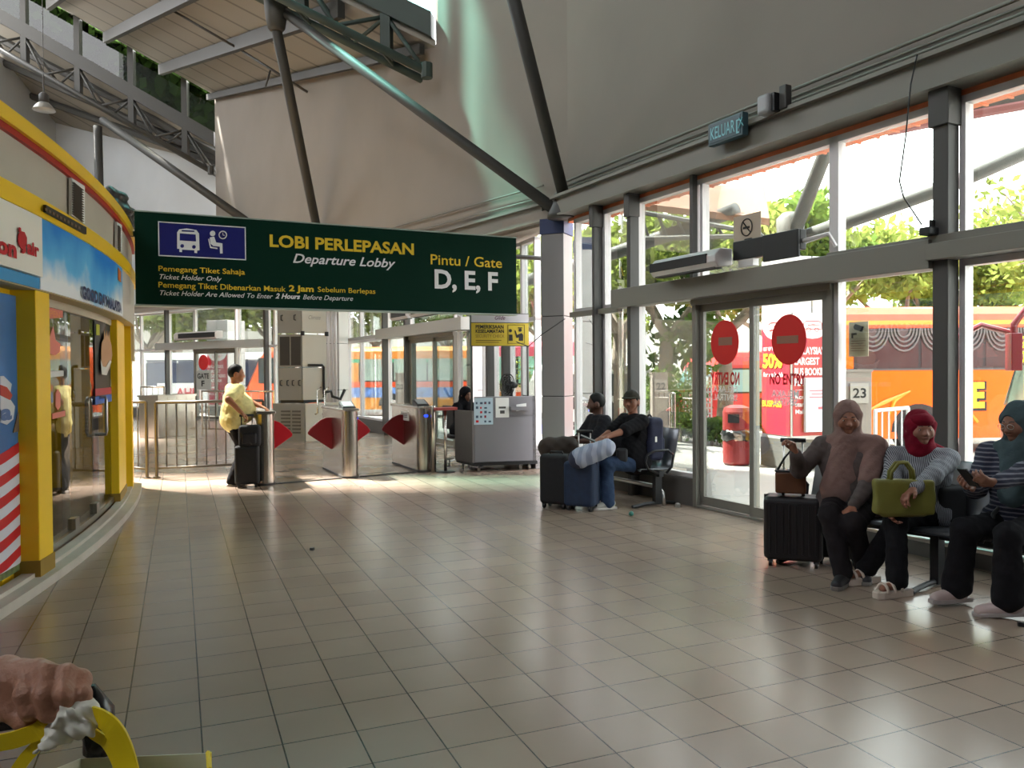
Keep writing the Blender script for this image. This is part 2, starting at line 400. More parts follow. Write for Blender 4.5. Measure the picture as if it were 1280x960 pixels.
m.pbox(S0, S0.su(1052), 21.5, 2.53, 2.60, .05, .20)
struct('trim_20', m, M_trans, bevel=.005)
# head: orange soffit board, steel beam, upper wall
m = MB(); m.pbox(S0, -.2, 23, 3.68, 3.84, -.34, .02)
for i in range(0, 230, 2): m.pbox(S0, -.2 + i * .1, -.2 + i * .1 + .02, 3.665, 3.68, -.34, .02)
struct('trim_21', m, M_orange)
m = MB(); m.pbox(S0, -.25, 23, 3.76, 3.98, .02, .24); m.pbox(S0, -.25, 23, 3.98, 4.02, .02, .30); m.pbox(S0, -.25, 23, 3.735, 3.76, .0, .28); struct('trim_22', m, M_trans)
m = MB()
for z, r, d in ((4.12, .016, .08), (4.17, .012, .08), (4.235, .018, .09)):
    m.tube([S0.pt(-.2, z, d), S0.pt(23, z + .02, d)], r, 8)
struct('trim_23', m, M_trans, smooth=True)
def rz(x, y): return -.585 * x - .154 * y + 8.84
B2 = Vector((-1.33, 14.47, 0))
m = MB(); a = S0.pt(-.2, 3.76, .02); e = S0.pt(23, 3.76, .02); h0 = rz(a.x, a.y) + 1.75
m.hexa([a, e, e - S0.n * .2, a - S0.n * .2] + [Vector((p.x, p.y, 11.2)) for p in (a, e, e - S0.n * .2, a - S0.n * .2)]); struct('wall_right', m, M_wall)
WP = Plane((.76, 11.60), (-9.4, 25.6)); uB = (B2 - C1).dot(WP.u); m = MB()
def wseg(mb, pl, u0, u1, z0, za, zb, th=.2):
    p = [pl.pt(u0, z0, 0), pl.pt(u1, z0, 0), pl.pt(u1, z0, -th), pl.pt(u0, z0, -th)]; q = [Vector((v.x, v.y, z)) for v, z in zip(p, (za, zb, zb, za))]; mb.hexa(p + q)
wseg(m, WP, -.15, uB, 3.72, 12.4, 12.4); a = WP.pt(uB, 0); wseg(m, WP, uB, WP.L, 3.72, rz(a.x, a.y) + .05, rz(C4.x, C4.y) + .05); struct('wall_far', m, M_wall)
m = MB(); m.pbox(WP, .35, WP.L, 3.80, 3.98, 0, .12); m.pbox(WP, .35, WP.L, 3.98, 4.02, 0, .18)
for z in (4.12, 4.3): m.tube([WP.pt(.4, z, .05), WP.pt(6, z + .1, .05)], .014, 6)
struct('trim_24', m, M_trans)
# soffit between the upper wall and the glass line below it, window heads
m = MB(); m.prism([(.9, 11.4, 3.76), (.6, 12.7, 3.76), (-.5, 15.3, 3.76), (-4.7, 23.1, 3.76), (-13.6, 29.0, 3.76), (-14, 28, 3.76), (-9.4, 25.6, 3.76), (.6, 11.6, 3.76)], (0, 0, .14)); struct('ceiling_soffit', m, M_wall)
# left back wall and lower roof beyond the first truss
BP = Plane((-9.3, 26.3), (-28, 38.2)); m = MB(); wseg(m, BP, -.2, BP.L, 3.72, 9.2, 15.5); struct('wall_back', m, M_lwall)
m = MB(); m.box((-18.2, -9, 0), (-18, 14, 22)); m.box((-18.2, 14, 0), (-18, 26.5, 11.6)); m.box((-18.2, 26.5, 0), (-18, 32, 12.8)); struct('wall_left', m, M_lwall)
m = MB(); m.box((-18, -9.2, 0), (11.7, -9, 13.5)); struct('wall_rear', m, mat('dark_rear_wall', (70, 66, 62), .8))
# roofs
M_roof = bpy.data.materials.new('metal_roof_sheet'); M_roof.use_nodes = True; t = M_roof.node_tree; b = t.nodes['Principled BSDF']; b.inputs['Roughness'].default_value = .6
ge = t.nodes.new('ShaderNodeNewGeometry'); mp = t.nodes.new('ShaderNodeMapping'); mp.inputs['Rotation'].default_value = (0, 0, math.radians(8)); wv = t.nodes.new('ShaderNodeTexWave'); wv.bands_direction = 'Y'; wv.inputs['Scale'].default_value = .32
r = t.nodes.new('ShaderNodeValToRGB'); r.color_ramp.elements[0].position = .0; r.color_ramp.elements[0].color = rgb((96, 92, 84)); r.color_ramp.elements[1].position = .035; r.color_ramp.elements[1].color = rgb((142, 136, 125))
t.links.new(ge.outputs['Position'], mp.inputs[0]); t.links.new(mp.outputs[0], wv.inputs['Vector']); t.links.new(wv.outputs['Fac'], r.inputs[0]); t.links.new(r.outputs[0], b.inputs['Base Color'])
def roof(name, pts, dz, th=.12):
    m = MB(); m.prism([(x, y, rz(x, y) + dz) for x, y in pts], (0, 0, th)); return struct(name, m, M_roof)
roof('ceiling', [(B2.x, B2.y), (C4.x, C4.y), (-18, 25.9), (-18, 17.3)], 0)
roof('ceiling_near', [(B2.x + .1, B2.y), (.9, 11.5), (11.9, -9), (-18, -9), (-18, 17.3)], 3.6).data.materials[0] = mat('dark_near_roof', (70, 68, 64), .8)
m = MB(); q = [Vector((-9.3, 26.0, rz(-9.4, 25.6) - 1.6)), Vector((-27, 26.0, rz(-27, 25.6) - 1.6)), Vector((-19, 32.6, 11.3)), Vector((-9.2, 26.45, 9.0))]
q[3] = BP.pt(0, 8.3); q[2] = BP.pt(BP.L, 15.2); nn = 8
for i in range(nn):
    a, b_ = i / nn, (i + 1) / nn
    p0 = q[0].lerp(q[1], a); p1 = q[0].lerp(q[1], b_); p2 = q[3].lerp(q[2], b_); p3 = q[3].lerp(q[2], a); m.hexa([p0, p1, p2, p3] + [v + Vector((0, 0, .1)) for v in (p0, p1, p2, p3)])
struct('ceiling_low', m, M_roof)
m = MB()
for ta in (.18, .45, .72):
    a = q[0].lerp(q[3], ta); b_ = q[1].lerp(q[2], ta); m.tube([a - Vector((0, 0, .12)), b_ - Vector((0, 0, .12))], .13, 6)
struct('trim_25', m, M_truss)
# roof beams running between the trusses, parallel to the far wall's top edge
ed = Vector((C4.x - B2.x, C4.y - B2.y, 0))
for i, s_ in enumerate((.25, 1.75, 3.5, 5.3, 7.2)):
    a = Vector((B2.x - s_, B2.y + .17 * s_, 0)); b_ = Vector((C4.x - s_, C4.y + .1, 0)); a.z = rz(a.x, a.y) - .16; b_.z = rz(b_.x, b_.y) - .16
    m = MB(); dd = (b_ - a).normalized(); up = Vector((0, 0, 1)); m.obox((a + b_) / 2, dd, dd.cross(up), up, (b_ - a).length / 2, .07 if i else .05, .16 if i else .09)
    tag(obj('roof_beam', m, M_truss), ['light purlin where the metal roof meets the far wall', 'grey roof beam second up from the far wall', 'grey roof beam third up from the far wall', 'grey roof beam fourth up from the far wall', 'topmost visible grey roof beam between the two trusses'][i], 'beam')
# trusses
def truss(label, p0, d, L, zoff, post_s, cl_top, name='roof_truss', glassm=None, mt=None):
    """p0 start at the wall (x,y), d direction, zoff(beam bottom, beam top, chord) relative to roof"""
    mt = mt or M_truss
    d = Vector((d[0], d[1], 0)); nrm = Vector((d.y, -d.x, 0)).normalized()
    if nrm.y > 0: nrm = -nrm
    def at(s, dz, off=0):
        p = Vector((p0[0], p0[1], 0)) + d * s; p.z = rz(p.x, p.y) + dz; return p + nrm * off
    t_ = thing(name, label, 'roof truss', at(L / 2, zoff[2]))
    bb, bt, ch = zoff
    m = MB(); m.hexa([at(0, bb, -.13), at(L, bb, -.13), at(L, bb, .13), at(0, bb, .13), at(0, bt, -.13), at(L, bt, -.13), at(L, bt, .13), at(0, bt, .13)]); obj('beam', m, mt, t_)
    for off, dz in ((.42, ch), (-.42, ch)):
        m = MB(); m.tube([at(0, dz, off), at(L, dz, off)], .075, 8); obj('chord', m, mt, t_, smooth=True)
    for s in post_s:
        m = MB(); m.hexa([at(s - .09, ch, -.1), at(s + .09, ch, -.1), at(s + .09, ch, .1), at(s - .09, ch, .1), at(s - .09, cl_top, -.1), at(s + .09, cl_top, -.1), at(s + .09, cl_top, .1), at(s - .09, cl_top, .1)]); obj('post', m, mt, t_)
    st = post_s[1] - post_s[0]; s = post_s[0] - st
    while s < L - .1:
        for off in (.42, -.42):
            for (sa, sb) in ((s, s + st / 2), (s + st, s + st / 2)):
                if sa < -.01 or sa > L: continue
                m = MB(); m.tube([at(max(sa, 0), bb, 0), at(sb, ch, off)] if sb > 0 else [at(0, bb, 0), at(.1, ch, off)], .04, 6); obj('brace', m, mt, t_, smooth=True)
        if s > -.01:
            m = MB(); m.tube([at(s, ch, -.42), at(s, ch, .42)], .04, 6); obj('tie', m, mt, t_)
        s += st
    m = MB(); m.tube([at(0, ch - .12, .42), at(0, ch + .14, .42)], .1, 8); obj('end_plate', m, mt, t_)
    return t_, at
t1, at1 = truss('long grey roof truss at upper left, under the strip of clerestory glass', (-9.45, 25.75), (-1, 0), 8.4, (-1.6, -1.15, -2.46), (.95, 2.65, 4.35, 6.05, 7.75), .0)
M_tt = mat('teal_grey_truss_paint', (62, 74, 69), .6)
t2, at2 = truss('grey roof truss at top centre, beside the teal-lit skylight', (B2.x - .05, B2.y), (-1, .17), 9.0, (.11, .55, -.62), (.85, 2.45, 4.05, 5.65, 7.25), 3.6, mt=M_tt)
m = MB(); m.quad(at1(0, -1.15), at1(8.4, -1.15), at1(8.4, -.04), at1(0, -.04)); struct('window_30', m, glass_mat('clerestory_glass', (104, 108, 98), .03))
# tinted, light-scattering glass of the second clerestory
tm = bpy.data.materials.new('teal_tinted_glass'); tm.use_nodes = True; t = tm.node_tree; t.nodes.clear(); o_ = t.nodes.new('ShaderNodeOutputMaterial'); mx = t.nodes.new('ShaderNodeMixShader'); tr = t.nodes.new('ShaderNodeBsdfTransparent'); tl = t.nodes.new('ShaderNodeBsdfTranslucent')
tr.inputs[0].default_value = (.40, 1, .9, 1); tl.inputs[0].default_value = (.35, 1, .9, 1); mx.inputs[0].default_value = .5
t.links.new(tr.outputs[0], mx.inputs[1]); t.links.new(tl.outputs[0], mx.inputs[2]); t.links.new(mx.outputs[0], o_.inputs[0])
m = MB(); m.quad(at2(0, .55), at2(9, .55), at2(9, 3.6), at2(0, 3.6)); struct('window_31', m, tm)
# pipe struts
def strut(label, pts, r, name='roof_strut'):
    m = MB(); m.tube(pts, r, 12); return tag(obj(name, m, M_truss, smooth=True), label, 'strut')
N2 = P(345, 12, 15.0)
sc3 = Vector((-4.35, 22.2, 3.74))
strut('grey pipe strut dropping from the truss node to behind the green sign', [N2 - Vector((0, 0, .35)), P(399, 300, 18.7)], .10)
strut('long dark diagonal pipe strut from the truss node to the dark corner column', [N2 + Vector((.15, 0, -.05)), Vector((.62, 11.45, 3.86))], .085)
strut('thick dark pipe strut rising from the dark corner column past the top of the photo', [Vector((.80, 11.42, 3.86)), P(632, -40, 9.6)], .085)
strut('dark diagonal pipe strut from the left truss to behind the green sign', [P(128, 150, 25.2), P(313, 280, 23.0)], .12)
strut('grey vertical pipe post standing up behind the yellow kiosk', [P(122, 158, 25.2), Vector((P(128, 240, 25.2).x, 25.2, 0))], .13)
m = MB(); m.lathe(N2 - Vector((0, 0, .4)), [(.11, 0), (.16, .05), (.2, .3), (.22, .55), (.12, .62)], 14); tag(obj('strut_node', m, M_truss, smooth=True), 'flared grey steel hub where two struts meet the truss', 'steel node')
m = MB(); m.lathe(Vector((.72, 11.42, 3.72)), [(.2, 0), (.2, .06), (.13, .2), (.1, .35)], 14); tag(obj('strut_node', m, M_post, smooth=True), 'dark steel shoe joining two struts on top of the corner column', 'steel node')
m = MB(); m.tube([P(300, 62, 19.5), P(384, 115, 19)], .03, 6); m.tube([P(338, 88, 19.2), P(332, 108, 19.2)], .025, 6); m.tube([P(210, 10, 20), P(300, 62, 19.5)], .03, 6); tag(obj('roof_pipe', m, M_post, smooth=True), 'thin dark pipe running under the metal roof sheets', 'pipe')
# high bay lamp
lp = P(55, 138, 21.0); t_ = thing('high_bay_lamp', 'grey bell-shaped high bay lamp hanging from the left truss', 'lamp', lp)
m = MB(); m.lathe(lp, [(.27, 0), (.26, .03), (.20, .12), (.12, .2)], 20); obj('lamp_shade', m, mat('lamp_shade_metal', (170, 170, 165), .35, .4), t_, smooth=True)
m = MB(); m.lathe(lp + Vector((0, 0, .2)), [(.10, 0), (.12, .03), (.12, .2), (.06, .26)], 16); obj('lamp_housing', m, M_post, t_, smooth=True)
m = MB(); m.tube([lp + Vector((0, 0, .45)), lp + Vector((0, 0, .9))], .02, 6); m.tube([lp + Vector((0, 0, .9)), lp + Vector((0, 0, 3.6))], .01, 5); obj('hanger', m, M_post, t_)
# corner column and the two others
def column(label, nearc, du, w_, h, m_, joints=(1.18, 2.35), nm='column'):
    du = Vector((du[0], du[1], 0)).normalized(); dn = Vector((-du.y, du.x, 0)); c = Vector((nearc[0], nearc[1], 0)) + du * w_ / 2 + dn * w_ / 2
    t_ = thing(nm, label, 'column', c)
    z0 = 0; zs = list(joints) + [h]
    for z1 in zs:
        m = MB(); m.obox(c + Vector((0, 0, (z0 + z1) / 2)), du, dn, (0, 0, 1), w_ / 2, w_ / 2, (z1 - z0) / 2 - .006); obj('cladding_panel', m, m_, t_, bevel=.006); z0 = z1
    m = MB(); m.obox(c + Vector((0, 0, h / 2)), du, dn, (0, 0, 1), w_ / 2 - .012, w_ / 2 - .012, h / 2); obj('core', m, M_dark, t_)
    return t_, c
tc_, cc_ = column('grey clad corner column with a dark blue cap, beside two seated men', (.76, 11.60), (.155, .33), .36, 3.55, mat('corner_column_cladding', (128, 126, 126), .35, .1))
m = MB(); m.obox(cc_ + Vector((0, 0, 3.66)), (.155, .33, 0), (-.33, .155, 0), (0, 0, 1), .19, .19, .11); obj('cap_band', m, mat('dark_blue_paint', (38, 50, 88), .5), tc_)
column('white clad column standing behind the security sign', P(592, 470, 15.6)[:2], (.877, .48), .32, 3.76, M_col)
column('white clad column right of the stacked air conditioners', P(424, 470, 20.6)[:2], (.35, .93), .44, 3.76, M_col, joints=(1.1, 2.3))
for i, px in enumerate((411, 416, 420)):
    m = MB(); p = P(px, 470, 20.3); m.tube([(p.x, p.y, 0), (p.x, p.y, 3.75)], .03, 8); tag(obj('drain_pipe', m, M_alu, smooth=True), ['leftmost', 'middle', 'rightmost'][i] + ' of three thin pale pipes left of the white column', 'pipe')
# far glazing
def gl(pl, pxs, zs=.32, **k):
    for a, b_ in zip(pxs[:-1], pxs[1:]):
        u0, u1 = sorted((pl.su(a), pl.su(b_))); bay(pl, u0, u1, zs, **k)
gl(S1, (673, 656, 640, 620, 606)); gl(S2, (575, 594)); gl(S2, (514, 487, 453, 437)); gl(S3, (400, 372, 345), zs=.32); gl(S3, (345, 337, 300)); gl(S3, (245, 213, 178, 150))
def slide_door(n, pl, pxa, pxm, pxb, top=2.36, fan=True, tint=None, mf=None):
    mf = mf or M_trans
    ua, um_, ub_ = [pl.su(q) for q in (pxa, pxm, pxb)]; s = 1 if ub_ > ua else -1
    m = MB(); lo, hi = min(ua, ub_), max(ua, ub_)
    m.pbox(pl, lo, lo + .06, 0, top, -.08, .08); m.pbox(pl, hi - .06, hi, 0, top, -.08, .08); m.pbox(pl, lo, hi, top - .08, top, -.08, .1); m.pbox(pl, lo, hi, 0, .02, -.08, .08)
    d_ = struct('door_%d' % n, m, mf, bevel=.004)
    lv = []
    for a, b_, off in ((ua + s * .06, um_ + s * .03, 0), (um_ - s * .03, ub_ - s * .06, .045)):
        a, b_ = min(a, b_), max(a, b_); m = MB(); f = .06
        m.pbox(pl, a, a + f, .03, top - .08, off - .02, off + .02); m.pbox(pl, b_ - f, b_, .03, top - .08, off - .02, off + .02); m.pbox(pl, a, b_, .03, .13, off - .02, off + .02); m.pbox(pl, a, b_, top - .16, top - .08, off - .02, off + .02)
        l_ = obj('door_leaf', m, mf, d_); m = MB(); m.pbox(pl, a + f, b_ - f, .13, top - .16, off - .004, off + .004); obj('pane', m, tint or M_glass, l_); lv.append((l_, off))
    if fan:
        _wn[0] += 1; m = MB(); m.pbox(pl, lo, lo + .05, 2.4, 3.68, -.05, .05); m.pbox(pl, hi - .05, hi, 2.4, 3.68, -.05, .05); w_ = struct('window_%d' % _wn[0], m, M_alu); m = MB(); m.pbox(pl, lo, hi, 2.4, 3.68, -.006, 0); obj('pane', m, M_glass, w_)
    return d_, lv
d1, lv1 = slide_door(1, S0, 872, 945, 1047, fan=False)
d2, lv2 = slide_door(2, S2, 572, 545, 515, tint=glass_mat('frosted_door_glass', (205, 215, 212), .1))
d3, lv3 = slide_door(3, S3, 297, 271, 245)
m = MB(); m.pbox(S2, *sorted((S2.su(594), S2.su(484))), 2.36, 2.60, .05, .3); m.pbox(S2, *sorted((S2.su(484), S2.su(437))), 2.42, 2.50, .05, .12); struct('trim_26', m, mat('pale_transom_paint', (160, 160, 155), .5))
m = MB(); m.pbox(S3, *sorted((S3.su(336), S3.su(204))), 2.36, 2.60, .05, .3); struct('trim_27', m, _M['pale_transom_paint'])
m = MB()
for pl, px in ((S2, 487), (S2, 515), (S3, 213), (S3, 337), (S1, 620), (S1, 640)):
    uu = pl.su(px); m = MB(); m.pbox(pl, uu - .05, uu + .05, 0, 3.74, .05, .18); n += 1; struct('trim_%d' % (n + 30), m, M_post)
# air curtains over door E and door F
def aircurtain(label, pl, pa, pb, z0, z1, dep=.26, d0=.14, mf=None):
    a, b_ = sorted((pl.su(pa), pl.su(pb))); t_ = thing('air_curtain', label, 'air curtain', pl.pt((a + b_) / 2, z0, d0 + dep / 2))
    m = MB(); e = .07; 
    prof = [(d0, z0 + .03), (d0, z1), (d0 + dep * .7, z1), (d0 + dep, z1 - .07), (d0 + dep, z0 + .06), (d0 + dep * .8, z0)]
    m.prism([pl.pt(a, z, d) for d, z in prof], pl.u * (b_ - a)); obj('housing', m, M_alu, t_, bevel=.012)
    m = MB(); m.pbox(pl, a + .01, b_ - (b_ - a) * .12, z0 + .055, z1 - .05, d0 + dep - .015, d0 + dep + .008); obj('intake_grille', m, mf or M_dark, t_)
    m = MB(); m.pbox(pl, a + .05, b_ - .05, z0 - .006, z0 + .012, d0 + .1, d0 + .2); obj('outlet_louvre', m, M_post, t_)
    return t_
# ================================================================ the curved yellow ticket kiosk
KC = Vector((-25.97, 1.19, 0))
def ka(px, R, py=470):
    x, z = ray(px, py); A = x * x + 1; Bq = -2 * (x * KC.x + KC.y); Cq = KC.x ** 2 + KC.y ** 2 - R * R; ds = Bq * Bq - 4 * A * Cq
    ds = max(ds, 0)
    D = (-Bq - math.sqrt(ds)) / (2 * A)
    if D < .5: D = (-Bq + math.sqrt(ds)) / (2 * A)
    return math.atan2(D - KC.y, x * D - KC.x), EYE + z * D
def kp(a, R, z): return KC + Vector((math.cos(a) * R, math.sin(a) * R, z))
def arc(mb, R0, R1, z0, z1, a0, a1, n=None, zf=None):
    n = n or max(2, int(abs(a1 - a0) * R1 / .12)); k = []
    for i in range(n + 1):
        a = a0 + (a1 - a0) * i / n; k += [kp(a, R0, z0), kp(a, R1, z0), kp(a, R1, z1), kp(a, R0, z1)]
    fs = [(i * 4 + j, i * 4 + (j + 1) % 4, (i + 1) * 4 + (j + 1) % 4, (i + 1) * 4 + j) for i in range(n) for j in range(4)] + [(3, 2, 1, 0), (n * 4, n * 4 + 1, n * 4 + 2, n * 4 + 3)]
    return mb.add(k, fs)
def kband(mb, xa, xb, yb, yt, R):   # band following the curve between two photo columns
    a0, z0 = ka(xa, R, yb); _, z1 = ka(xa, R, yt); a1, _ = ka(xb, R, yb); arc(mb, R, R + .004, z0, z1, a0, a1)
def kquad(mb, pts, R, e=.004):   # photo-pixel polygon laid on the cylinder of radius R, slightly thick
    w_ = [ka(x, R, y) for x, y in pts]; mb.prism([kp(a, R, z) for a, z in w_], kp(w_[0][0], e, 0) - KC)
def ktext(mb, s, xl, xr, yb, yt, R, bold=0, italic=0):
    a0, z0 = ka(xl, R, yb); _, z1 = ka(xl, R, yt); a1, _ = ka(xr, R, yb); t_ = MB(); lettering(t_, s, (0, 0, 0), (1, 0, 0), (0, 0, 1), (a1 - a0) * R, z1 - z0, bold, italic)
    mb.add([kp(a0 + v.x / R, R, z0 + v.z) for v in t_.v], t_.f)
A0, A1 = math.radians(-16), math.radians(25.0)
M_yel = mat('yellow_kiosk_paint', (246, 200, 24), .4, 0, .05, 2); M_kg = mat('kiosk_grey_wall', (186, 178, 164), .7, 0, .05, 1.5)
KI = thing('ticket_kiosk', 'curved yellow and grey ticket kiosk with glass doors along the left edge', 'kiosk', kp(math.radians(12), 22.850, 0))
def kpart(name, m_, fn, parent=None, **k):
    m = MB(); fn(m); return obj(name, m, m_, parent or KI, **k)
kpart('curb', mat('beige_kerb_tile', (196, 186, 174), .5, 0, .08, 4), lambda m: (arc(m, 22.95, 23.05, 0, .07, A0, A1), arc(m, 22.86, 22.95, 0, .10, A0, A1)))
kpart('floor_plinth', mat('dark_plinth', (70, 58, 52), .4), lambda m: arc(m, 19.0, 22.870, 0, .06, A0, A1))
M_gw = mat('kiosk_inside_wall', (96, 94, 92), .6)
kpart('back_wall', M_gw, lambda m: arc(m, 18.9, 19.0, 0, 3.2, A0, A1)); kpart('roof', M_kg, lambda m: arc(m, 18.9, 22.98, 3.18, 3.28, A0, A1))
kpart('inner_ceiling', mat('inner_ceiling', (120, 118, 112), .7), lambda m: arc(m, 19.0, 22.850, 2.5, 2.54, A0, A1))
kpart('end_wall', M_yel, lambda m: (arc(m, 18.9, 22.9, 0, 3.2, A1, A1 + .004, 2), arc(m, 18.9, 22.9, 0, 3.2, A0 - .004, A0, 2)))
kpart('upper_wall', M_kg, lambda m: arc(m, 22.75, 22.97, 2.82, 3.2, A0, A1), label='grey upper wall band')
kpart('red_stripe', mat('red_stripe_paint', (168, 38, 30), .5), lambda m: arc(m, 22.9, 23.0, 3.175, 3.225, A0, A1))
kpart('top_band', M_yel, lambda m: arc(m, 22.8, 23.03, 3.222, 3.325, A0, A1)); kpart('lower_band', M_yel, lambda m: arc(m, 22.8, 23.02, 2.70, 2.835, A0, A1))
kpart('soffit', mat('kiosk_soffit', (176, 160, 118), .7), lambda m: arc(m, 22.750, 22.99, 2.165, 2.19, A0, A1)); kpart('fascia_board', M_white, lambda m: arc(m, 22.85, 22.97, 2.17, 2.72, A0, A1))
a52 = ka(51.5, 23.0)[0]; a154 = ka(153, 23.0, 390)[0]
# printed sky banner
sk = bpy.data.materials.new('printed_sky_banner'); sk.use_nodes = True; t = sk.node_tree; b = t.nodes['Principled BSDF']; b.inputs['Roughness'].default_value = .45
tcn = t.nodes.new('ShaderNodeTexCoord'); sp_ = t.nodes.new('ShaderNodeSeparateXYZ'); n1 = t.nodes.new('ShaderNodeTexNoise'); n1.inputs['Scale'].default_value = 1.6; n1.inputs['Detail'].default_value = 6
ad = t.nodes.new('ShaderNodeMath'); ad.operation = 'MULTIPLY_ADD'; ad.inputs[1].default_value = -1.0; ad.inputs[2].default_value = 2.72
t.links.new(tcn.outputs['Object'], sp_.inputs[0]); t.links.new(tcn.outputs['Object'], n1.inputs['Vector']); t.links.new(sp_.outputs[2], ad.inputs[0])
ad2 = t.nodes.new('ShaderNodeMath'); ad2.operation = 'ADD'; t.links.new(ad.outputs[0], ad2.inputs[0]); t.links.new(n1.outputs['Fac'], ad2.inputs[1])
r = t.nodes.new('ShaderNodeValToRGB'); e_ = r.color_ramp.elements; e_[0].position = .45; e_[0].color = rgb((22, 132, 222)); e_[1].position = 1.0; e_[1].color = rgb((240, 242, 246)); k_ = e_.new(.78); k_.color = rgb((96, 186, 238))
t.links.new(ad2.outputs[0], r.inputs[0]); t.links.new(r.outputs[0], b.inputs['Base Color'])
bn = kpart('sky_banner', sk, lambda m: arc(m, 22.98, 23.005, 2.175, 2.70, a52, a154), label='blue sky and cloud banner'); kpart('banner_lettering', mat('navy_print', (18, 34, 84), .5), lambda m: ktext(m, 'GOOD DAY MALAYSIA', 103, 152, 372, 358, 23.02, .055), bn, label='dark blue lettering')
kpart('banner_tag', mat('orange_print', (205, 110, 50), .6), lambda m: kquad(m, [(147.5, 350), (151, 353), (151, 340), (147.5, 334)], 23.01), bn)
cs = kpart('airline_sign', mat('cream_sign', (240, 234, 222), .5), lambda m: arc(m, 22.98, 23.03, 2.26, 2.69, A0, a52 - .001), label='cream sign with red airline lettering')
kpart('sign_border', mat('sky_blue_edge', (60, 150, 205), .5), lambda m: (arc(m, 22.97, 23.01, 2.69, 2.705, A0, a52), arc(m, 22.97, 23.0, 2.175, 2.255, A0, a52)), cs)
kpart('sign_lettering', M_rink, lambda m: (ktext(m, 'lion', -14, 21, 311, 290, 23.04, .045), ktext(m, 'air', 34, 49, 316, 300, 23.04, .045)), cs, label='red lettering')
kpart('sign_emblem', M_rink, lambda m: (kquad(m, [(24, 308), (22, 302), (23, 292), (26, 289), (30, 290), (33, 297), (33, 305), (31, 309), (32, 314), (29, 317), (26, 316), (28, 312)], 23.04), kquad(m, [(23, 290), (26, 290), (25.5, 285), (23.5, 284)], 23.04)), cs, label='red winged lion emblem')
nb = kpart('name_board', mat('black_board', (34, 26, 22), .5), lambda m: kquad(m, [(54, 265), (105, 293), (105, 284), (54, 256)], 23.03, .02), label='small black name board')
kpart('board_lettering', mat('bronze_print', (120, 96, 70), .5), lambda m: [kquad(m, [(56 + i * 4.6, 263 + i * 2.53), (58.6 + i * 4.6, 264.4 + i * 2.53), (58.6 + i * 4.6, 261 + i * 2.53), (56 + i * 4.6, 259.6 + i * 2.53)], 23.052) for i in range(10)], nb)
def vent(pa, pb, ya, yb):
    f = kpart('vent_frame', M_white, lambda m: (kquad(m, [(pa, ya), (pb, ya + (pb - pa) * .62), (pb, yb + (pb - pa) * .62), (pa, yb)], 22.985, .02)), label='white louvred vent')
    def sl(m):
        for i in range(14):
            y = ya - 4 - (ya - yb - 8) * i / 13; m_ = 2.2; w_ = [ka(pa + m_, 23.0, y), ka(pb - m_, 23.0, y + (pb - pa) * .6)]
            m.add([kp(w_[0][0], 23.008, w_[0][1]), kp(w_[1][0], 23.008, w_[1][1]), kp(w_[1][0], 23.03, w_[1][1] - .012), kp(w_[0][0], 23.03, w_[0][1] - .012), kp(w_[0][0], 23.008, w_[0][1] - .014), kp(w_[1][0], 23.008, w_[1][1] - .014)], [(0, 1, 2, 3), (3, 2, 5, 4)])
    kpart('slats', mat('vent_slat', (112, 104, 94), .6), sl, f)
vent(86, 103, 269, 222); vent(143.5, 150, 313, 277)
# pillars, glass
def pil(pa, pb, r0=22.770, r1=22.980):
    a0, a1 = ka(pa, r1)[0], ka(pb, r1)[0]; kpart('pillar', M_yel, lambda m: arc(m, r0, r1, .06, 2.17, a0, a1, 2), bevel=.008); kpart('pillar_foot', mat('ochre_foot', (150, 118, 40), .6), lambda m: arc(m, r0, r1 + .008, .06, .19, a0 - .0004, a1 + .0004, 2)); return a0, a1
p1 = pil(46, 63.5); p2 = pil(147.5, 156, 22.750, 22.900); a0 = p1[0]
M_kglass = glass_mat('kiosk_glass', (205, 208, 205), .05, fk=.32)
kpart('pillar', M_yel, lambda m: arc(m, 22.3, 22.810, .06, 2.17, p1[0] - .009, p1[0], 2), label='yellow side return of the pillar')
a3 = ka(157.5, 22.9, 420)[0]
kpart('end_panel', M_yel, lambda m: arc(m, 22.750, 22.955, .06, 2.17, a3, A1, 8), label='yellow end panel')
kpart('end_fascia', mat('cream_panel', (206, 200, 190), .5), lambda m: (arc(m, 22.85, 22.99, 1.72, 2.70, a3 + .002, A1, 8), arc(m, 22.85, 23.0, 2.17, 2.70, a154, a3 + .002, 2)), label='cream side panel')
gd = kpart('door_pane', M_kglass, lambda m: arc(m, 22.805, 22.817, .12, 2.17, p1[1], p2[0])); kpart('side_pane', M_kglass, lambda m: arc(m, 22.805, 22.817, .12, 2.17, A0, p1[0] - .012))
kpart('bottom_rail', M_chrome, lambda m: arc(m, 22.790, 22.840, .10, .16, p1[1], p2[0]), gd); kpart('head_rail', mat('pale_head_rail', (190, 180, 160), .5), lambda m: arc(m, 22.770, 22.840, 2.10, 2.17, p1[1], p2[0]), gd)
for q in (95, 121):
    aq, _ = ka(q, 22.830, 660); kpart('patch_fitting', M_chrome, lambda m: (arc(m, 22.790, 22.850, .16, .26, aq - .004, aq + .002, 2)), gd)
a_, z_ = ka(124, 22.830, 500)
def hnd(m):
    q = [kp(a_ - .0, 22.810, .93), kp(a_, 22.890, .93), kp(a_, 22.895, .97), kp(a_, 22.895, 1.27), kp(a_, 22.890, 1.31), kp(a_, 22.810, 1.31)]; m.tube(q, .017, 8)
    a2 = a_ - .007; q = [kp(a2, 22.810, .93), kp(a2, 22.750, .93), kp(a2, 22.740, .97), kp(a2, 22.740, 1.27), kp(a2, 22.750, 1.31), kp(a2, 22.810, 1.31)]; m.tube(q, .017, 8)
kpart('door_handle', M_chrome, hnd, gd, smooth=True)
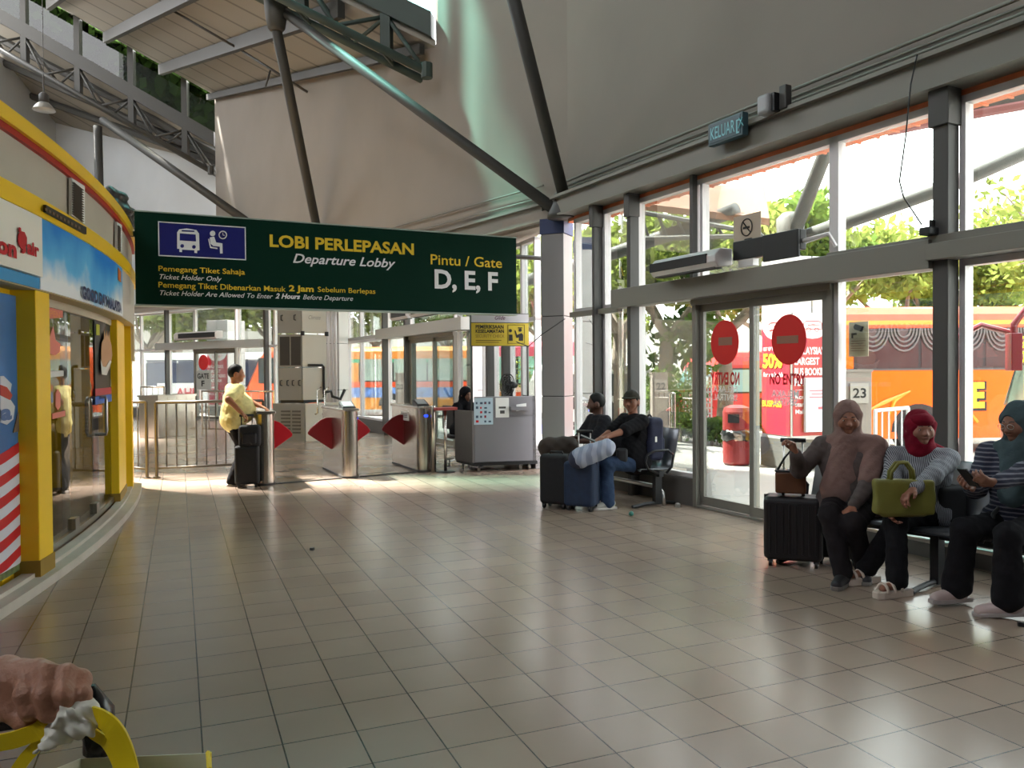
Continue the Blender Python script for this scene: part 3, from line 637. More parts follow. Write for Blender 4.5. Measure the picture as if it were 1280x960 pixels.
for q in (81.5, 119):
    aq, _ = ka(q, 22.750); kpart('door_stile', M_alu if q < 100 else M_dark, lambda m: arc(m, 22.710, 22.770, .06, 2.17, aq, aq + .0015, 2), gd)
# stickers on the glass
def st(name, m_, pts, R=22.822, label=None, fn=None): return kpart(name, m_, fn or (lambda m: kquad(m, pts, R)), gd, label=label)
M_pink = mat('salmon_print', (222, 128, 112), .6); M_paper = mat('white_paper', (214, 214, 210), .7)
st('sticker', M_pink, [(54, 399), (78, 397), (78, 383), (54, 379)], label='salmon sign at the top of the door'); st('sticker', mat('orange_letters', (232, 150, 96), .6), None, label='orange lettering', fn=lambda m: ktext(m, 'OPEN', 56, 75, 394, 386, 22.840, .02))
st('sticker', M_pink, [(56, 440), (60, 425), (57, 412), (62, 420), (66, 408), (69, 425), (75, 430), (74, 440), (68, 444), (62, 442)], label='salmon cartoon sticker')
st('sticker', M_paper, [(60, 472), (79, 470), (79, 463), (60, 464)], label='white notice')
st('sticker', M_pink, [(69, 508), (72, 513), (75, 508), (75, 492), (72, 486), (69, 492)], label='salmon rocket sticker'); st('sticker', M_pink, [(65, 524), (81, 520), (81, 513), (65, 517)], label='salmon strip')
kpart('black_board', mat('black_glass_board', (34, 34, 38), .5), lambda m: kband(m, 119, 147, 500, 392, 22.822), gd, label='black board on the glass')
st('sticker', mat('tan_print', (196, 150, 112), .6), [(127, 468), (132, 469), (137, 460), (140, 444), (139, 432), (137, 424), (136, 414), (134.5, 422), (133, 413), (131.5, 421), (130, 413), (129.5, 424), (127, 428), (126, 442)], R=22.845, label='tan open-hand sticker'); st('sticker', M_paper, [(125.5, 449), (127, 468), (133, 469), (139, 452), (137, 450), (132, 459), (128, 458)], R=22.85, label='white edge of the hand sticker')
st('sticker', M_paper, [(138, 483), (146, 482), (146, 460), (139, 460)], R=22.825, label='white notice by the pillar'); kpart('sticker', mat('crimson_print', (190, 50, 70), .6), lambda m: kband(m, 119, 147, 495, 486, 22.828), gd, label='crimson strip'); kpart('sticker', mat('blue_print', (70, 110, 190), .6), lambda m: kband(m, 119, 147, 506, 496, 22.828), gd, label='blue strip')
st('sticker', mat('lime_print', (190, 200, 60), .6), [(120, 419), (124, 419), (124, 406), (120, 405)], R=22.83)
# flag and photo stickers on the first pane
fp = kpart('photo_print', None, lambda m: None)
bpy.data.objects.remove(fp)
af = ka(30, 22.850)[0]
M_pb = mat('blue_photo_print', (66, 118, 178), .4, 0, .25, 2.2)
pp = kpart('photo_sticker', M_pb, lambda m: arc(m, 22.830, 22.850, .27, 2.12, A0, af), label='blue photo print above the flag')
kpart('photo_shapes', mat('photo_white', (214, 216, 222), .5), lambda m: (kquad(m, [(0, 528), (8, 531), (16, 524), (18, 508), (12, 499), (0, 494)], 22.853), kquad(m, [(0, 500), (10, 505), (14, 480), (4, 470), (0, 470)], 22.852)), pp)
kpart('photo_lettering', mat('slate_blue_print', (84, 110, 160), .5), lambda m: ktext(m, 'a', 1, 15, 525, 507, 22.865, .05), pp, label='blue letter a'); kpart('photo_shapes', mat('photo_red', (190, 60, 50), .5), lambda m: kquad(m, [(0, 494), (12, 500), (15, 494), (8, 484), (0, 481)], 22.856), pp, label='red shape in the print'); kpart('photo_shapes', mat('photo_brown', (120, 100, 80), .6), lambda m: kquad(m, [(16, 541), (28, 538), (28, 512), (22, 516)], 22.854), pp)
def flag(odd):
    def f(m):
        nst = 12; n = 60
        for i in range(nst):
            if i % 2 != odd: continue
            for j in range(n):
                q = []
                for jj, top in ((j, 0), (j + 1, 0), (j + 1, 1), (j, 1)):
                    a = A0 + (af - A0) * jj / n; s_ = (a - af) * 22.850; z = 1.09 - (i + 1 - top) * .075 + .035 * math.sin(s_ * 3.0) + .12 * s_ + .0; q.append((a, min(1.10, max(.18, z))))
                if max(z for _, z in q) - min(z for _, z in q) < 1e-4: continue
                m.quad(*[kp(a, 22.855, z) for a, z in q])
    return f
fl = kpart('flag_sticker', mat('flag_red', (200, 26, 42), .45), flag(0), label='red and white striped flag print'); kpart('white_stripes', mat('flag_white', (214, 216, 226), .45), flag(1), fl, label='white stripes')
kpart('grass_print', mat('grass_print', (104, 116, 70), .6, 0, .4, 20), lambda m: arc(m, 22.830, 22.850, .13, .26, A0, af)); kpart('pane_edge', M_alu, lambda m: arc(m, 22.810, 22.860, .10, 2.17, af, af + .0012, 2))
# glowing panels and area lights added to brighten the kiosk interior
for aa in (8, 14.5, 20):
    q = kp(math.radians(aa), 21.4, 2.49); lf = kpart('fill_panel', mat('fill_panel_glow', (250, 246, 236), .5, emit=6.0), lambda m: arc(m, 21.25, 21.55, 2.50, 2.54, math.radians(aa) - .02, math.radians(aa) + .02, 4)); li = bpy.data.lights.new('kiosk_fill', 'AREA'); li.energy = 14; li.shape = 'RECTANGLE'; li.size = .9; li.size_y = .3; lo_ = bpy.data.objects.new('kiosk_fill', li); COL.objects.link(lo_); lo_.location = q
# crumpled black cover on the kiosk roof
q = kp(ka(143, 22.750, 300)[0], 22.5, 3.28); q = P(146, 268, 9.6); 
sobj_prims = [el((q.x - .10 - .03 * i, q.y + .14 * i, 3.42 + .06 * (i % 3)), (.17, .2, .2)) for i in range(5)] + [el((q.x - .1, q.y + .1, 3.62), (.13, .2, .16)), el((q.x - .16, q.y + .35, 3.56), (.13, .2, .16))]
o_ = sobj('plastic_cover', sobj_prims, mat('crumpled_black_plastic', (58, 56, 54), .35, 0, .4, 9, bump=1.0, bscale=9), None, .02, .08, fold=lambda x, y, z: .03 * np.sin(x * 31 + z * 9) * np.sin(y * 23) + .02 * np.sin(z * 40 + x * 20)); tag(o_, 'crumpled dark plastic cover lying on top of the yellow kiosk', 'cover')

# ================================================================ overhead sign
SP = Plane((-.469 * 9.57, 9.57), (.075, 11.70)); u0, u1 = 0, SP.L
sg = thing('hanging_sign', 'long dark green hanging sign reading LOBI PERLEPASAN Departure Lobby', 'sign', SP.pt(SP.L / 2, 2.385))
M_green = mat('dark_green_sign', (3, 42, 30), .6, 0, .1, .8, spec=.12); M_navy = mat('navy_sign_panel', (24, 28, 104), .4)
m = MB(); m.pbox(SP, 0, SP.L, 2.385, 3.49, -.14, 0); obj('board', m, M_green, sg)
m = MB(); m.pbox(SP, -.01, SP.L + .01, 2.365, 2.385, -.15, .01); m.pbox(SP, -.01, SP.L + .01, 3.49, 3.505, -.15, .01); obj('edge_trim', m, mat('sign_edge', (150, 165, 155), .4), sg)
ua, zb = SP.hit(198, 320); ub_, zt = SP.hit(307, 284); m = MB(); m.pbox(SP, ua, ub_, zb, zt, 0, .006); pn = obj('pictogram_panel', m, M_navy, sg, label='navy pictogram panel')
m = MB(); 
for a in ((ua, ub_, zt - .012, zt), (ua, ub_, zb, zb + .012), (ua, ua + .012, zb, zt), (ub_ - .012, ub_, zb, zt)): m.pbox(SP, *a, .006, .01)
obj('panel_border', m, M_wink, pn)
def sp(x, y, d=.012): u, z = SP.hit(x, y); return SP.pt(u, z, d)
def spoly(m, pts, d=.012): m.prism([sp(x, y, d) for x, y in pts], SP.n * .003)
def c7(*p): return [(160 + x / 4.923, 250 + y / 4.923) for x, y in p]
m = MB(); spoly(m, c7((302, 300), (302, 200), (315, 182), (360, 176), (420, 186), (437, 208), (440, 310), (425, 312), (425, 328), (408, 326), (408, 310), (332, 306), (332, 322), (316, 320), (316, 302))); obj('bus_symbol', m, M_wink, pn)
m = MB(); spoly(m, c7((318, 206), (416, 214), (418, 256), (318, 250)), .016); spoly(m, c7((330, 186), (408, 190), (408, 198), (330, 195)), .016)
for cx, cy in ((333, 284), (405, 290)): m.prism([sp(*c7((cx + 12 * math.cos(i * .7854), cy + 12 * math.sin(i * .7854)))[0], .016) for i in range(8)][::-1], SP.n * .003)
obj('bus_symbol_openings', m, M_navy, pn)
m = MB(); m.prism([sp(*c7((520 + 17 * math.cos(i * .524), 207 + 17 * math.sin(i * .524)))[0]) for i in range(12)], SP.n * .003)
spoly(m, c7((502, 232), (530, 226), (542, 262), (580, 268), (582, 330), (566, 330), (564, 288), (525, 284), (508, 270))); spoly(m, c7((492, 240), (499, 240), (510, 288), (550, 296), (550, 303), (505, 296))); obj('seated_symbol', m, M_wink, pn)
m = MB(); ci = [sp(*c7((583 + 23 * math.cos(i * .393), 216 + 23 * math.sin(i * .393)))[0]) for i in range(16)]; m.tube(ci, .007, 6, closed=True); m.tube([sp(*c7((583, 216))[0]), sp(*c7((583, 202))[0])], .005, 5); m.tube([sp(*c7((583, 216))[0]), sp(*c7((594, 219))[0])], .005, 5); obj('clock_symbol', m, M_wink, pn)
for nm, mt_, s, xl, xr, yb, yt, bo, it in [
    ('heading', M_yink, 'LOBI PERLEPASAN', 337, 517, 308, 293.8, .03, 0), ('subheading', M_wink, 'Departure Lobby', 366, 494, 328.3, 317.2, .015, .3),
    ('line', M_yink, 'Pemegang Tiket Sahaja', 198, 306, 338.8, 332.3, .012, 0), ('line', M_wink, 'Ticket Holder Only', 199.5, 277, 348.7, 342.8, .004, .3),
    ('line', M_yink, 'Pemegang Tiket Dibenarkan Masuk', 198, 357, 359.2, 352.4, .012, 0), ('line', M_yink, '2 Jam', 361, 392, 363.8, 356.8, .035, 0), ('line', M_yink, 'Sebelum Berlepas', 397, 469, 364.8, 358.6, .005, 0),
    ('line', M_wink, 'Ticket Holder Are Allowed To Enter', 200, 341, 368.9, 363, .004, .3), ('line', M_wink, '2 Hours', 344, 375, 372.9, 367, .03, .3), ('line', M_wink, 'Before Departure', 378.5, 441, 374.2, 368.4, 0, .3),
    ('line', M_yink, 'Pintu / Gate', 538, 627, 330.3, 318, .008, 0), ('line', M_wink, 'D, E, F', 543, 622, 359.6, 337.6, .03, 0)]:
    m = MB(); ptext(m, SP, s, xl, xr, yb, yt, bo, it); obj('sign_' + nm, m, mt_, sg)
m = MB(); m.tube([SP.pt(-.25, 3.25, -.19), SP.pt(SP.L + .62, 3.25, -.19)], .035, 8); obj('support_rail', m, M_post, sg, smooth=True)
# things on the beam over the right-hand glass
kl = thing('exit_sign', 'small blue-green illuminated exit sign reading KELUAR on the beam', 'sign', S0.pt(S0.su(940), 3.95, .15)); a, b_ = S0.su(920), S0.su(964); z0 = 3.87
m = MB(); m.pbox(S0, a, b_, z0, z0 + .23, .30, .38); obj('sign_box', m, mat('exit_sign_case', (58, 84, 92), .4), kl, bevel=.008)
m = MB(); m.pbox(S0, a + .03, b_ - .03, z0 + .02, z0 + .21, .38, .386); pf = obj('sign_face', m, mat('exit_sign_face', (18, 60, 72), .3), kl)
m = MB(); lettering(m, 'KELUAR', S0.pt(a + .05, z0 + .055, .39), S0.u, S0.v, (b_ - a) * .70, .12, .01); q = a + .05 + (b_ - a) * .74; lettering(m, '[', S0.pt(q, z0 + .06, .39), S0.u, S0.v, .04, .10, .01); m.tube([S0.pt(q + .035, z0 + .07, .39), S0.pt(q + .085, z0 + .17, .39)], .006, 5); m.tube([S0.pt(q + .04, z0 + .17, .39), S0.pt(q + .10, z0 + .08, .39)], .006, 5); obj('sign_lettering', m, mat('exit_letters', (120, 190, 200), .4), pf)
sk_ = thing('wall_speaker', 'grey rounded wall speaker on the beam right of the KELUAR sign', 'speaker', S0.pt(S0.su(994), 4.0, .2)); a, b_ = S0.su(984.5), S0.su(1000); m = MB(); m.pbox(S0, a, b_, 3.98, 4.17, .30, .42); obj('speaker_cover', m, mat('speaker_grey', (150, 150, 152), .4), sk_, bevel=.035, seg=3)
m = MB(); m.pbox(S0, b_, b_ + .04, 3.99, 4.16, .24, .38); obj('bracket', m, M_dark, sk_)
m = MB(); m.pbox(S0, S0.su(1004), S0.su(1013), 4.00, 4.22, .24, .32); tag(obj('junction_box', m, M_post, bevel=.01), 'small dark junction box on the beam right of the speaker', 'box')
m = MB(); q = [S0.pt(S0.su(1178), 4.02, .32), S0.pt(S0.su(1172), 3.8, .34), S0.pt(S0.su(1168), 3.4, .36), S0.pt(S0.su(1160), 3.05, .36), S0.pt(S0.su(1163), 2.92, .34), S0.pt(S0.su(1182), 2.68, .30)]; m.tube(q, .006, 6); tag(obj('loose_cable', m, M_dark, smooth=True), 'thin black cable hanging down in front of the upper glass', 'cable')
m = MB(); q = [S0.pt(S0.su(722), 2.28, .2), S0.pt(S0.su(714), 2.05, .5), S0.pt(S0.su(706), 1.9, .6), S0.pt(S0.su(690), 1.98, .6)]; m.tube(q, .007, 6); tag(obj('loose_cable', m, M_dark, smooth=True), 'thin black cable drooping across the dark corner column', 'cable')
m = MB(); a, b_ = S0.su(1178), S0.su(1192); m.pbox(S0, a, b_, 2.60, 2.66, .12, .3); m.pbox(S0, a + .05, b_ - .03, 2.66, 2.72, .15, .25); tag(obj('junction_box', m, M_dark, bevel=.01), 'black box sitting on the transom where the hanging cable ends', 'box')
# air curtains
aircurtain('black and silver air curtain over the right-hand sliding door', S0, 852, 936, 2.60, 2.80, .24, .22)
ac2 = thing('door_operator', 'open black door operator box right of the silver air curtain', 'box', S0.pt(S0.su(980), 2.62, .2)); a, b_ = S0.su(938), S0.su(1023)
m = MB(); m.pbox(S0, a, b_, 2.67, 2.86, .16, .24); m.pbox(S0, a + (b_ - a) * .5, b_, 2.60, 2.86, .24, .27); obj('housing', m, M_dark, ac2, bevel=.006); m = MB(); m.pbox(S0, a + .1, a + .3, 2.59, 2.66, .18, .26); obj('mounting_bracket', m, M_alu, ac2); m = MB(); m.tube([S0.pt(b_, 2.75, .2), S0.pt(b_ + .25, 2.78, .15), S0.pt(b_ + .3, 2.66, .12)], .02, 6); obj('conduit', m, M_alu, ac2)
ns = thing('no_smoking_sign', 'square beige no-smoking sign above the right-hand door', 'sign', S0.pt(S0.su(953), 2.86, .2)); ua, ub_ = S0.su(936), S0.su(970); m = MB(); m.pbox(S0, ua, ub_, 2.82, 3.12, .2, .206); f = obj('sign_panel', m, mat('beige_sign', (176, 160, 142), .6), ns)
m = MB(); cu, cz = (ua + ub_) / 2, 2.99; m.tube([S0.pt(cu + .075 * math.cos(i * .314), cz + .085 * math.sin(i * .314), .21) for i in range(20)], .006, 5, closed=True); m.tube([S0.pt(cu - .05, cz + .06, .21), S0.pt(cu + .055, cz - .06, .21)], .006, 5); m.pbox(S0, cu - .05, cu + .04, cz - .012, cz + .008, .206, .212); m.pbox(S0, cu - .03, cu + .07, 2.855, 2.875, .206, .212); obj('smoking_symbol', m, M_ink, f)
aircurtain('silver air curtain over the Gate F door at far left', S3, 286, 234, 2.66, 2.92, .3, .2)
a = S2.su(513); b_ = S2.su(535)
aircurtain('black air curtain box over the centre door, left of the pair', S2, 533, 512, 2.72, 2.98, .28, .2, mf=M_dark); aircurtain('black air curtain box over the centre door, nearer the yellow sign', S2, 566, 537, 2.72, 2.98, .28, .2, mf=M_dark)
# door stickers
def disc(m, pl, cx, cy, rx, ry, d):
    cu, cz = pl.hit(cx, cy); ru = abs(pl.su(cx + rx, cy) - pl.su(cx - rx, cy)) / 2; rz_ = (pl.hit(cx, cy - ry)[1] - pl.hit(cx, cy + ry)[1]) / 2; m.prism([pl.pt(cu + ru * math.cos(i * .1963), cz + rz_ * math.sin(i * .1963), d) for i in range(32)], pl.n * .003)
M_red = mat('no_entry_red', (204, 18, 16), .5); M_brn = mat('brown_bar', (140, 98, 78), .6)
for (l_, off), cx, cy, rx, ry, bar, tx, mir in ((lv1[0], 906.5, 428, 17.5, 28, (899, 916, 421, 432), (889, 925, 480, 466), True), (lv1[1], 990.5, 424.5, 21.8, 31.5, (976, 1003, 419, 430), (967, 1012, 480, 467.5), False)):
    m = MB(); disc(m, S0, cx, cy, rx, ry, off + .006); s_ = obj('no_entry_sticker', m, M_red, l_, label='red no-entry disc'); ua, z0 = S0.hit(bar[0], bar[3]); ub_, z1 = S0.hit(bar[1], bar[2]); m = MB(); m.pbox(S0, ua, ub_, z0, z1, off + .009, off + .012); obj('bar', m, M_brn, s_)
    m = MB(); u0, z0 = S0.hit(tx[0], tx[2]); _, z1 = S0.hit(tx[0], tx[3]); ub_ = S0.su(tx[1]); lettering(m, 'NO ENTRY', S0.pt(u0, z0, off + .008), S0.u, S0.v, ub_ - u0, z1 - z0, .03, 0, mirror=mir); obj('no_entry_lettering', m, mat('dark_red_print', (176, 10, 20), .5), l_)
    if not mir:
        m = MB(); 
        for s, xa, xb, yb, yt in (('MELAKA', 969, 1003, 495.5, 487.5), ('SENTRAL', 970, 1001, 505.5, 497)):
            u0, z0 = S0.hit(xa, yb); _, z1 = S0.hit(xa, yt); lettering(m, s, S0.pt(u0, z0, off + .006), S0.u, S0.v, S0.su(xb) - u0, z1 - z0, .02, mirror=True)
        obj('terminal_lettering', m, M_wink, l_, label='white lettering seen mirrored')
    else:
        m = MB(); u0, z0 = S0.hit(892, 500); lettering(m, 'SENTRAL', S0.pt(u0, z0, off + .006), S0.u, S0.v, S0.su(922) - u0, .07, .0, mirror=True); lettering(m, 'MELAKA', S0.pt(u0, z0 + .09, off + .006), S0.u, S0.v, S0.su(922) - u0, .07, .0, mirror=True); obj('terminal_lettering', m, M_wink, l_, label='white lettering seen mirrored')
def notice(nm, label, pl, xa, ya, xb, yb, d, m_, cat_='notice'):
    ua, z0 = pl.hit(xa, yb); ub_, z1 = pl.hit(xb, ya); m = MB(); m.pbox(pl, min(ua, ub_), max(ua, ub_), z0, z1, d, d + .004); t_ = thing(nm, label, cat_, pl.pt((ua + ub_) / 2, z0, d)); return t_, obj('sheet', m, m_, t_), (ua, ub_, z0, z1)
t_, f, (ua, ub_, z0, z1) = notice('camera_notice', 'beige surveillance camera notice stuck on the glass above number 23', S0, 1058.5, 401, 1083, 446, -.03, mat('beige_notice', (190, 176, 150), .6))
w_ = ub_ - ua; h_ = z1 - z0; m = MB(); m.prism([S0.pt(ua + w_ * a, z0 + h_ * b_, -.024) for a, b_ in ((.25, .86), (.35, .94), (.78, .84), (.70, .70), (.3, .78))], S0.n * .002); m.prism([S0.pt(ua + w_ * a, z0 + h_ * b_, -.024) for a, b_ in ((.15, .68), (.42, .68), (.42, .62), (.24, .62), (.24, .53), (.15, .53))], S0.n * .002); obj('camera_symbol', m, M_ink, f)
m = MB(); [m.pbox(S0, ua + w_ * .12, ua + w_ * (.86 - .1 * (i % 2)), z0 + h_ * (.44 - i * .07), z0 + h_ * (.455 - i * .07), -.026, -.023) for i in range(5)]; obj('small_print', m, M_brn, f)
gf, f, (ua, ub_, z0, z1) = notice('gate_sign', 'small grey sign reading GATE F on the far left door', S3, 249, 463, 267, 487, .1, mat('grey_gate_sign', (176, 178, 172), .5), 'sign')
m = MB(); ptext(m, S3, 'GATE', 250.5, 265, 473, 467, .03, 0, d=.115) ; ptext(m, S3, 'F', 255.5, 259.5, 482.5, 476, .04, 0, d=.115); obj('sign_lettering', m, M_ink, f)
m = MB(); disc(m, S3, 257.5, 453, 6, 9.5, .1); t_ = obj('no_entry_disc', m, M_red); tag(t_, 'red no-entry disc above the GATE F sign', 'sign')
# ================================================================ gates, railings, counter, cabinets
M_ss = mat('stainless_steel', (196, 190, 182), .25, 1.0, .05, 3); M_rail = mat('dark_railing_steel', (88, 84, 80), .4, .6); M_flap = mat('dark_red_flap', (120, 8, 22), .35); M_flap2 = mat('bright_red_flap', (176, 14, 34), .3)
gu = Vector((.90, .43, 0)).normalized(); gv = Vector((-gu.y, gu.x, 0))   # along the gate line / away from the hall
def flap(mb, c, side):
    q = [(0, .86), (.10, .86), (.20, .82), (.27, .765), (.345, .70), (.385, .64), (.375, .61), (.03, .37), (0, .37)]
    mb.prism([c + gu * side * x + Vector((0, 0, z)) for x, z in q][::(1 if side > 0 else -1)], gv * .03)
def turnstile(label, px, py, flaps, wd=.24, ln=1.25, scr=True):
    c = G(px, py); c.z = 0; t_ = thing('turnstile', label, 'turnstile', c, group='flap turnstiles across the departure gate'); r = wd / 2; c = c + gv * r
    m = MB(); m.lathe(c, [(r, 0), (r, .98)], 28); m.obox(c + gv * ln / 2 + Vector((0, 0, .49)), gu, gv, (0, 0, 1), r, ln / 2, .49); m.lathe(c + gv * ln, [(r, 0), (r, .98)], 28); obj('cabinet', m, M_ss, t_)
    m = MB(); m.obox(c + gv * ln / 2 + Vector((0, 0, 1.0)), gu, gv, (0, 0, 1), r + .012, ln / 2 + r * .7, .02); obj('top_plate', m, M_ss, t_, bevel=.01)
    m = MB(); m.lathe(c, [(r + .012, 0), (r + .012, .03)], 28); m.obox(c + gv * ln / 2 + Vector((0, 0, .015)), gu, gv, (0, 0, 1), r + .01, ln / 2, .015); obj('base_plate', m, M_post, t_)
    m = MB(); m.obox(c + gv * .02 + Vector((0, 0, .55)), gu, gv, (0, 0, 1), .004, r + .006, .42); obj('seam', m, M_post, t_)
    if scr:
        m = MB(); q = c + gv * .12 + Vector((0, 0, 1.02)); m.hexa([q - gu * .1 - gv * .12, q + gu * .1 - gv * .12, q + gu * .1 + gv * .12, q - gu * .1 + gv * .12, q - gu * .1 - gv * .12 + Vector((0, 0, .02)), q + gu * .1 - gv * .12 + Vector((0, 0, .02)), q + gu * .1 + gv * .12 + Vector((0, 0, .10)), q - gu * .1 + gv * .12 + Vector((0, 0, .10))]); rd = obj('ticket_reader', m, M_dark, t_, bevel=.006)
        m = MB(); m.hexa([q - gu * .075 - gv * .09 + Vector((0, 0, .032)), q + gu * .075 - gv * .09 + Vector((0, 0, .032)), q + gu * .075 + gv * .09 + Vector((0, 0, .092)), q - gu * .075 + gv * .09 + Vector((0, 0, .092))] + [v + Vector((0, 0, .004)) for v in (q - gu * .075 - gv * .09 + Vector((0, 0, .032)), q + gu * .075 - gv * .09 + Vector((0, 0, .032)), q + gu * .075 + gv * .09 + Vector((0, 0, .092)), q - gu * .075 + gv * .09 + Vector((0, 0, .092)))]); obj('reader_screen', m, mat('grey_screen2', (150, 156, 158), .2), rd)
    for s in flaps:
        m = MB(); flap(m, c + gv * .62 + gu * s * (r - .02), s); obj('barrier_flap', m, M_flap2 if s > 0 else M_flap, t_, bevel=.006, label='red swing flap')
    return t_, c
ts1, cc1 = turnstile('stainless turnstile at the left, where the man in yellow leans', 334, 607, (1,), scr=False)
ts2, cc2 = turnstile('middle stainless turnstile with a red flap on either side', 440, 598, (1, -1)); ts3, cc3 = turnstile('right-hand stainless turnstile with a small blue light', 533, 590, (-1,))
m = MB(); m.prism([cc3 + gu * (.0 + .035 * math.cos(i * .628)) - gv * .124 + Vector((0, 0, .87 + .022 * math.sin(i * .628))) for i in range(10)], -gv * .004); obj('indicator_light', m, mat('blue_led', (30, 60, 255), .4, emit=2.5), ts3)
m = MB(); q = cc2 + gu * .122 + gv * .02; m.prism([q + gv * (.03 * math.cos(i * .628)) + Vector((0, 0, .87 + .022 * math.sin(i * .628))) for i in range(10)], gu * .004); obj('indicator_light', m, _M['blue_led'], ts2)
m = MB(); q = cc3 + gv * .4 - gu * .127; lettering(m, '- - - -  - - -', q + Vector((0, 0, .85)), gu, (0, 0, 1), .2, .02); m = MB(); m.obox(cc3 + gv * .55 - gu * .125 + Vector((0, 0, .84)), gv, (0, 0, 1), gu, .2, .07, .003); pl_ = obj('notice_plate', m, M_paper, ts3, label='pale notice plate')
m = MB(); [m.obox(cc3 + gv * (.55 + .01 * i) - gu * .129 + Vector((0, 0, .875 - i * .025)), gv, (0, 0, 1), gu, .15, .006, .001) for i in range(3)]; obj('print', m, M_ink, pl_)
m = MB(); q = G(545, 591) + gv * .1; m.lathe(q, [(.04, 0), (.04, 1.02), (.035, 1.03)], 16); tag(obj('bollard_post', m, M_ss, smooth=True), 'slim stainless post just right of the right-hand turnstile', 'post')
t_ = thing('sign_stand', 'thin steel stand with a small red top beside the seated guard', 'stand', G(557, 590)); q = G(557, 590); m = MB(); m.lathe(q, [(.15, 0), (.15, .012), (.03, .02)], 24); obj('base', m, M_dark, t_); m = MB(); m.lathe(q, [(.024, .015), (.024, .95)], 12); obj('pole', m, M_ss, t_, smooth=True)
m = MB(); m.obox(q + Vector((0, 0, .98)), gu, gv, (0, 0, 1), .17, .10, .022); obj('top_tray', m, mat('dull_red_tray', (140, 50, 46), .5), t_, bevel=.01)
# floor guide rail between the gates
for a, b_, lab in ((cc1, cc2, 'thin floor threshold bar between the left and middle turnstiles'), (cc2, cc3, 'thin floor threshold bar between the middle and right turnstiles')):
    m = MB(); d = (b_ - a).normalized(); m.obox((a + b_) / 2 + Vector((0, 0, .008)) - gv * .05, d, d.cross(Vector((0, 0, 1))), (0, 0, 1), (b_ - a).length / 2 - .14, .02, .008); tag(obj('threshold_bar', m, M_post), lab, 'threshold')
# railings
def railing(label, a, b_, n, h=1.12, zlow=.14, m_=None, r=.024, group=None, feet=True):
    m_ = m_ or M_rail; a = Vector(a); b_ = Vector(b_); t_ = thing('railing', label, 'railing', (a + b_) / 2, group=group); up = Vector((0, 0, 1))
    for q in (a, b_):
        m = MB(); m.lathe(q, [(r * 2.2, 0), (r * 2.2, .015), (r, .02), (r, h)] if feet else [(r, 0), (r, h)], 12); obj('post', m, m_, t_, smooth=False)
    m = MB(); m.tube([a + up * h, b_ + up * h], r, 10); obj('handrail', m, m_, t_, smooth=True); m = MB(); m.tube([a + up * zlow, b_ + up * zlow], r * .8, 8); obj('bottom_rail', m, m_, t_, smooth=True)
    for i in range(1, n + 1):
        q = a.lerp(b_, i / (n + 1)); m = MB(); m.tube([q + up * zlow, q + up * h], r * .42, 6); obj('baluster', m, m_, t_, smooth=True)
    return t_
railing('dark steel barrier railing behind the man in yellow', G(196, 597), G(330, 590), 10)
f1 = G(184, 598); railing('short dark railing end beside the yellow kiosk', f1, f1 + Vector((-.55, .35, 0)), 2, h=1.13)
railing('thin pale railing before the far Gate F door, left part', P(176, 470, 21.5).xy.to_3d(), P(205, 470, 21.2).xy.to_3d(), 3, h=1.2, m_=M_ss)
railing('thin pale railing before the far Gate F door, behind the man', P(252, 470, 20.5).xy.to_3d(), P(342, 470, 19.5).xy.to_3d(), 9, h=1.1, m_=M_ss)
m = MB(); a = G(198, 548); b_ = G(245, 543); d = (b_ - a).normalized(); nn = Vector((-d.y, d.x, 0)); L_ = (b_ - a).length
bx_ = thing('steel_cabinet', 'wide stainless steel cabinet standing behind the barrier railing', 'cabinet', (a + b_) / 2)
for i in range(4):
    m = MB(); m.obox(a + d * L_ * (i + .5) / 4 + nn * .3 + Vector((0, 0, .5)), d, nn, (0, 0, 1), L_ / 8 - .004, .3, .5); obj('door_panel', m, M_ss, bx_, bevel=.01)
m = MB(); m.obox((a + b_) / 2 + nn * .3 + Vector((0, 0, 1.01)), d, nn, (0, 0, 1), L_ / 2 + .02, .32, .02); obj('top', m, M_ss, bx_)
# security counter
e_ = thing('security_counter', 'grey security counter on castors with papers taped to its front', 'counter', G(630, 588)); ca = G(592, 590); ca = Vector((-.585, 12.35, 0)); cb = Vector((.36, 12.58, 0)); cu_ = (cb - ca).normalized(); cv = Vector((-cu_.y, cu_.x, 0)); cw = (cb - ca).length; dp = .62
ca2 = ca + Vector((-.30, .45, 0))
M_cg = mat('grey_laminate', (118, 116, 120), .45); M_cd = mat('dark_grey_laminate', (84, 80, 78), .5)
def quadbox(mb, p, z0, z1): return mb.hexa([Vector((v.x, v.y, z0)) for v in p] + [Vector((v.x, v.y, z1)) for v in p])
m = MB(); quadbox(m, [ca, cb, cb + cv * .04, ca + cv * .04], .14, 1.16); fr_ = obj('front_panel', m, M_cg, e_, bevel=.01)
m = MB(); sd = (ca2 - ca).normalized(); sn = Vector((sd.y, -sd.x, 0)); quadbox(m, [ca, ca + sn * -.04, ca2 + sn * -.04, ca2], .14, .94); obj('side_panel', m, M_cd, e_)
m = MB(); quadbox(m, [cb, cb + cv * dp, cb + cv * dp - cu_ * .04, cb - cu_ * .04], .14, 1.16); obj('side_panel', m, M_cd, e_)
m = MB(); quadbox(m, [ca + cu_ * .0, cb, cb + cv * dp, ca + cv * dp], .84, .87); obj('worktop', m, M_cg, e_); m = MB(); quadbox(m, [ca - cu_ * .02 - cv * .01, cb + cu_ * .03 - cv * .01, cb + cu_ * .03 + cv * dp, ca2 + cv * .1], .09, .14); obj('plinth', m, M_dark, e_)
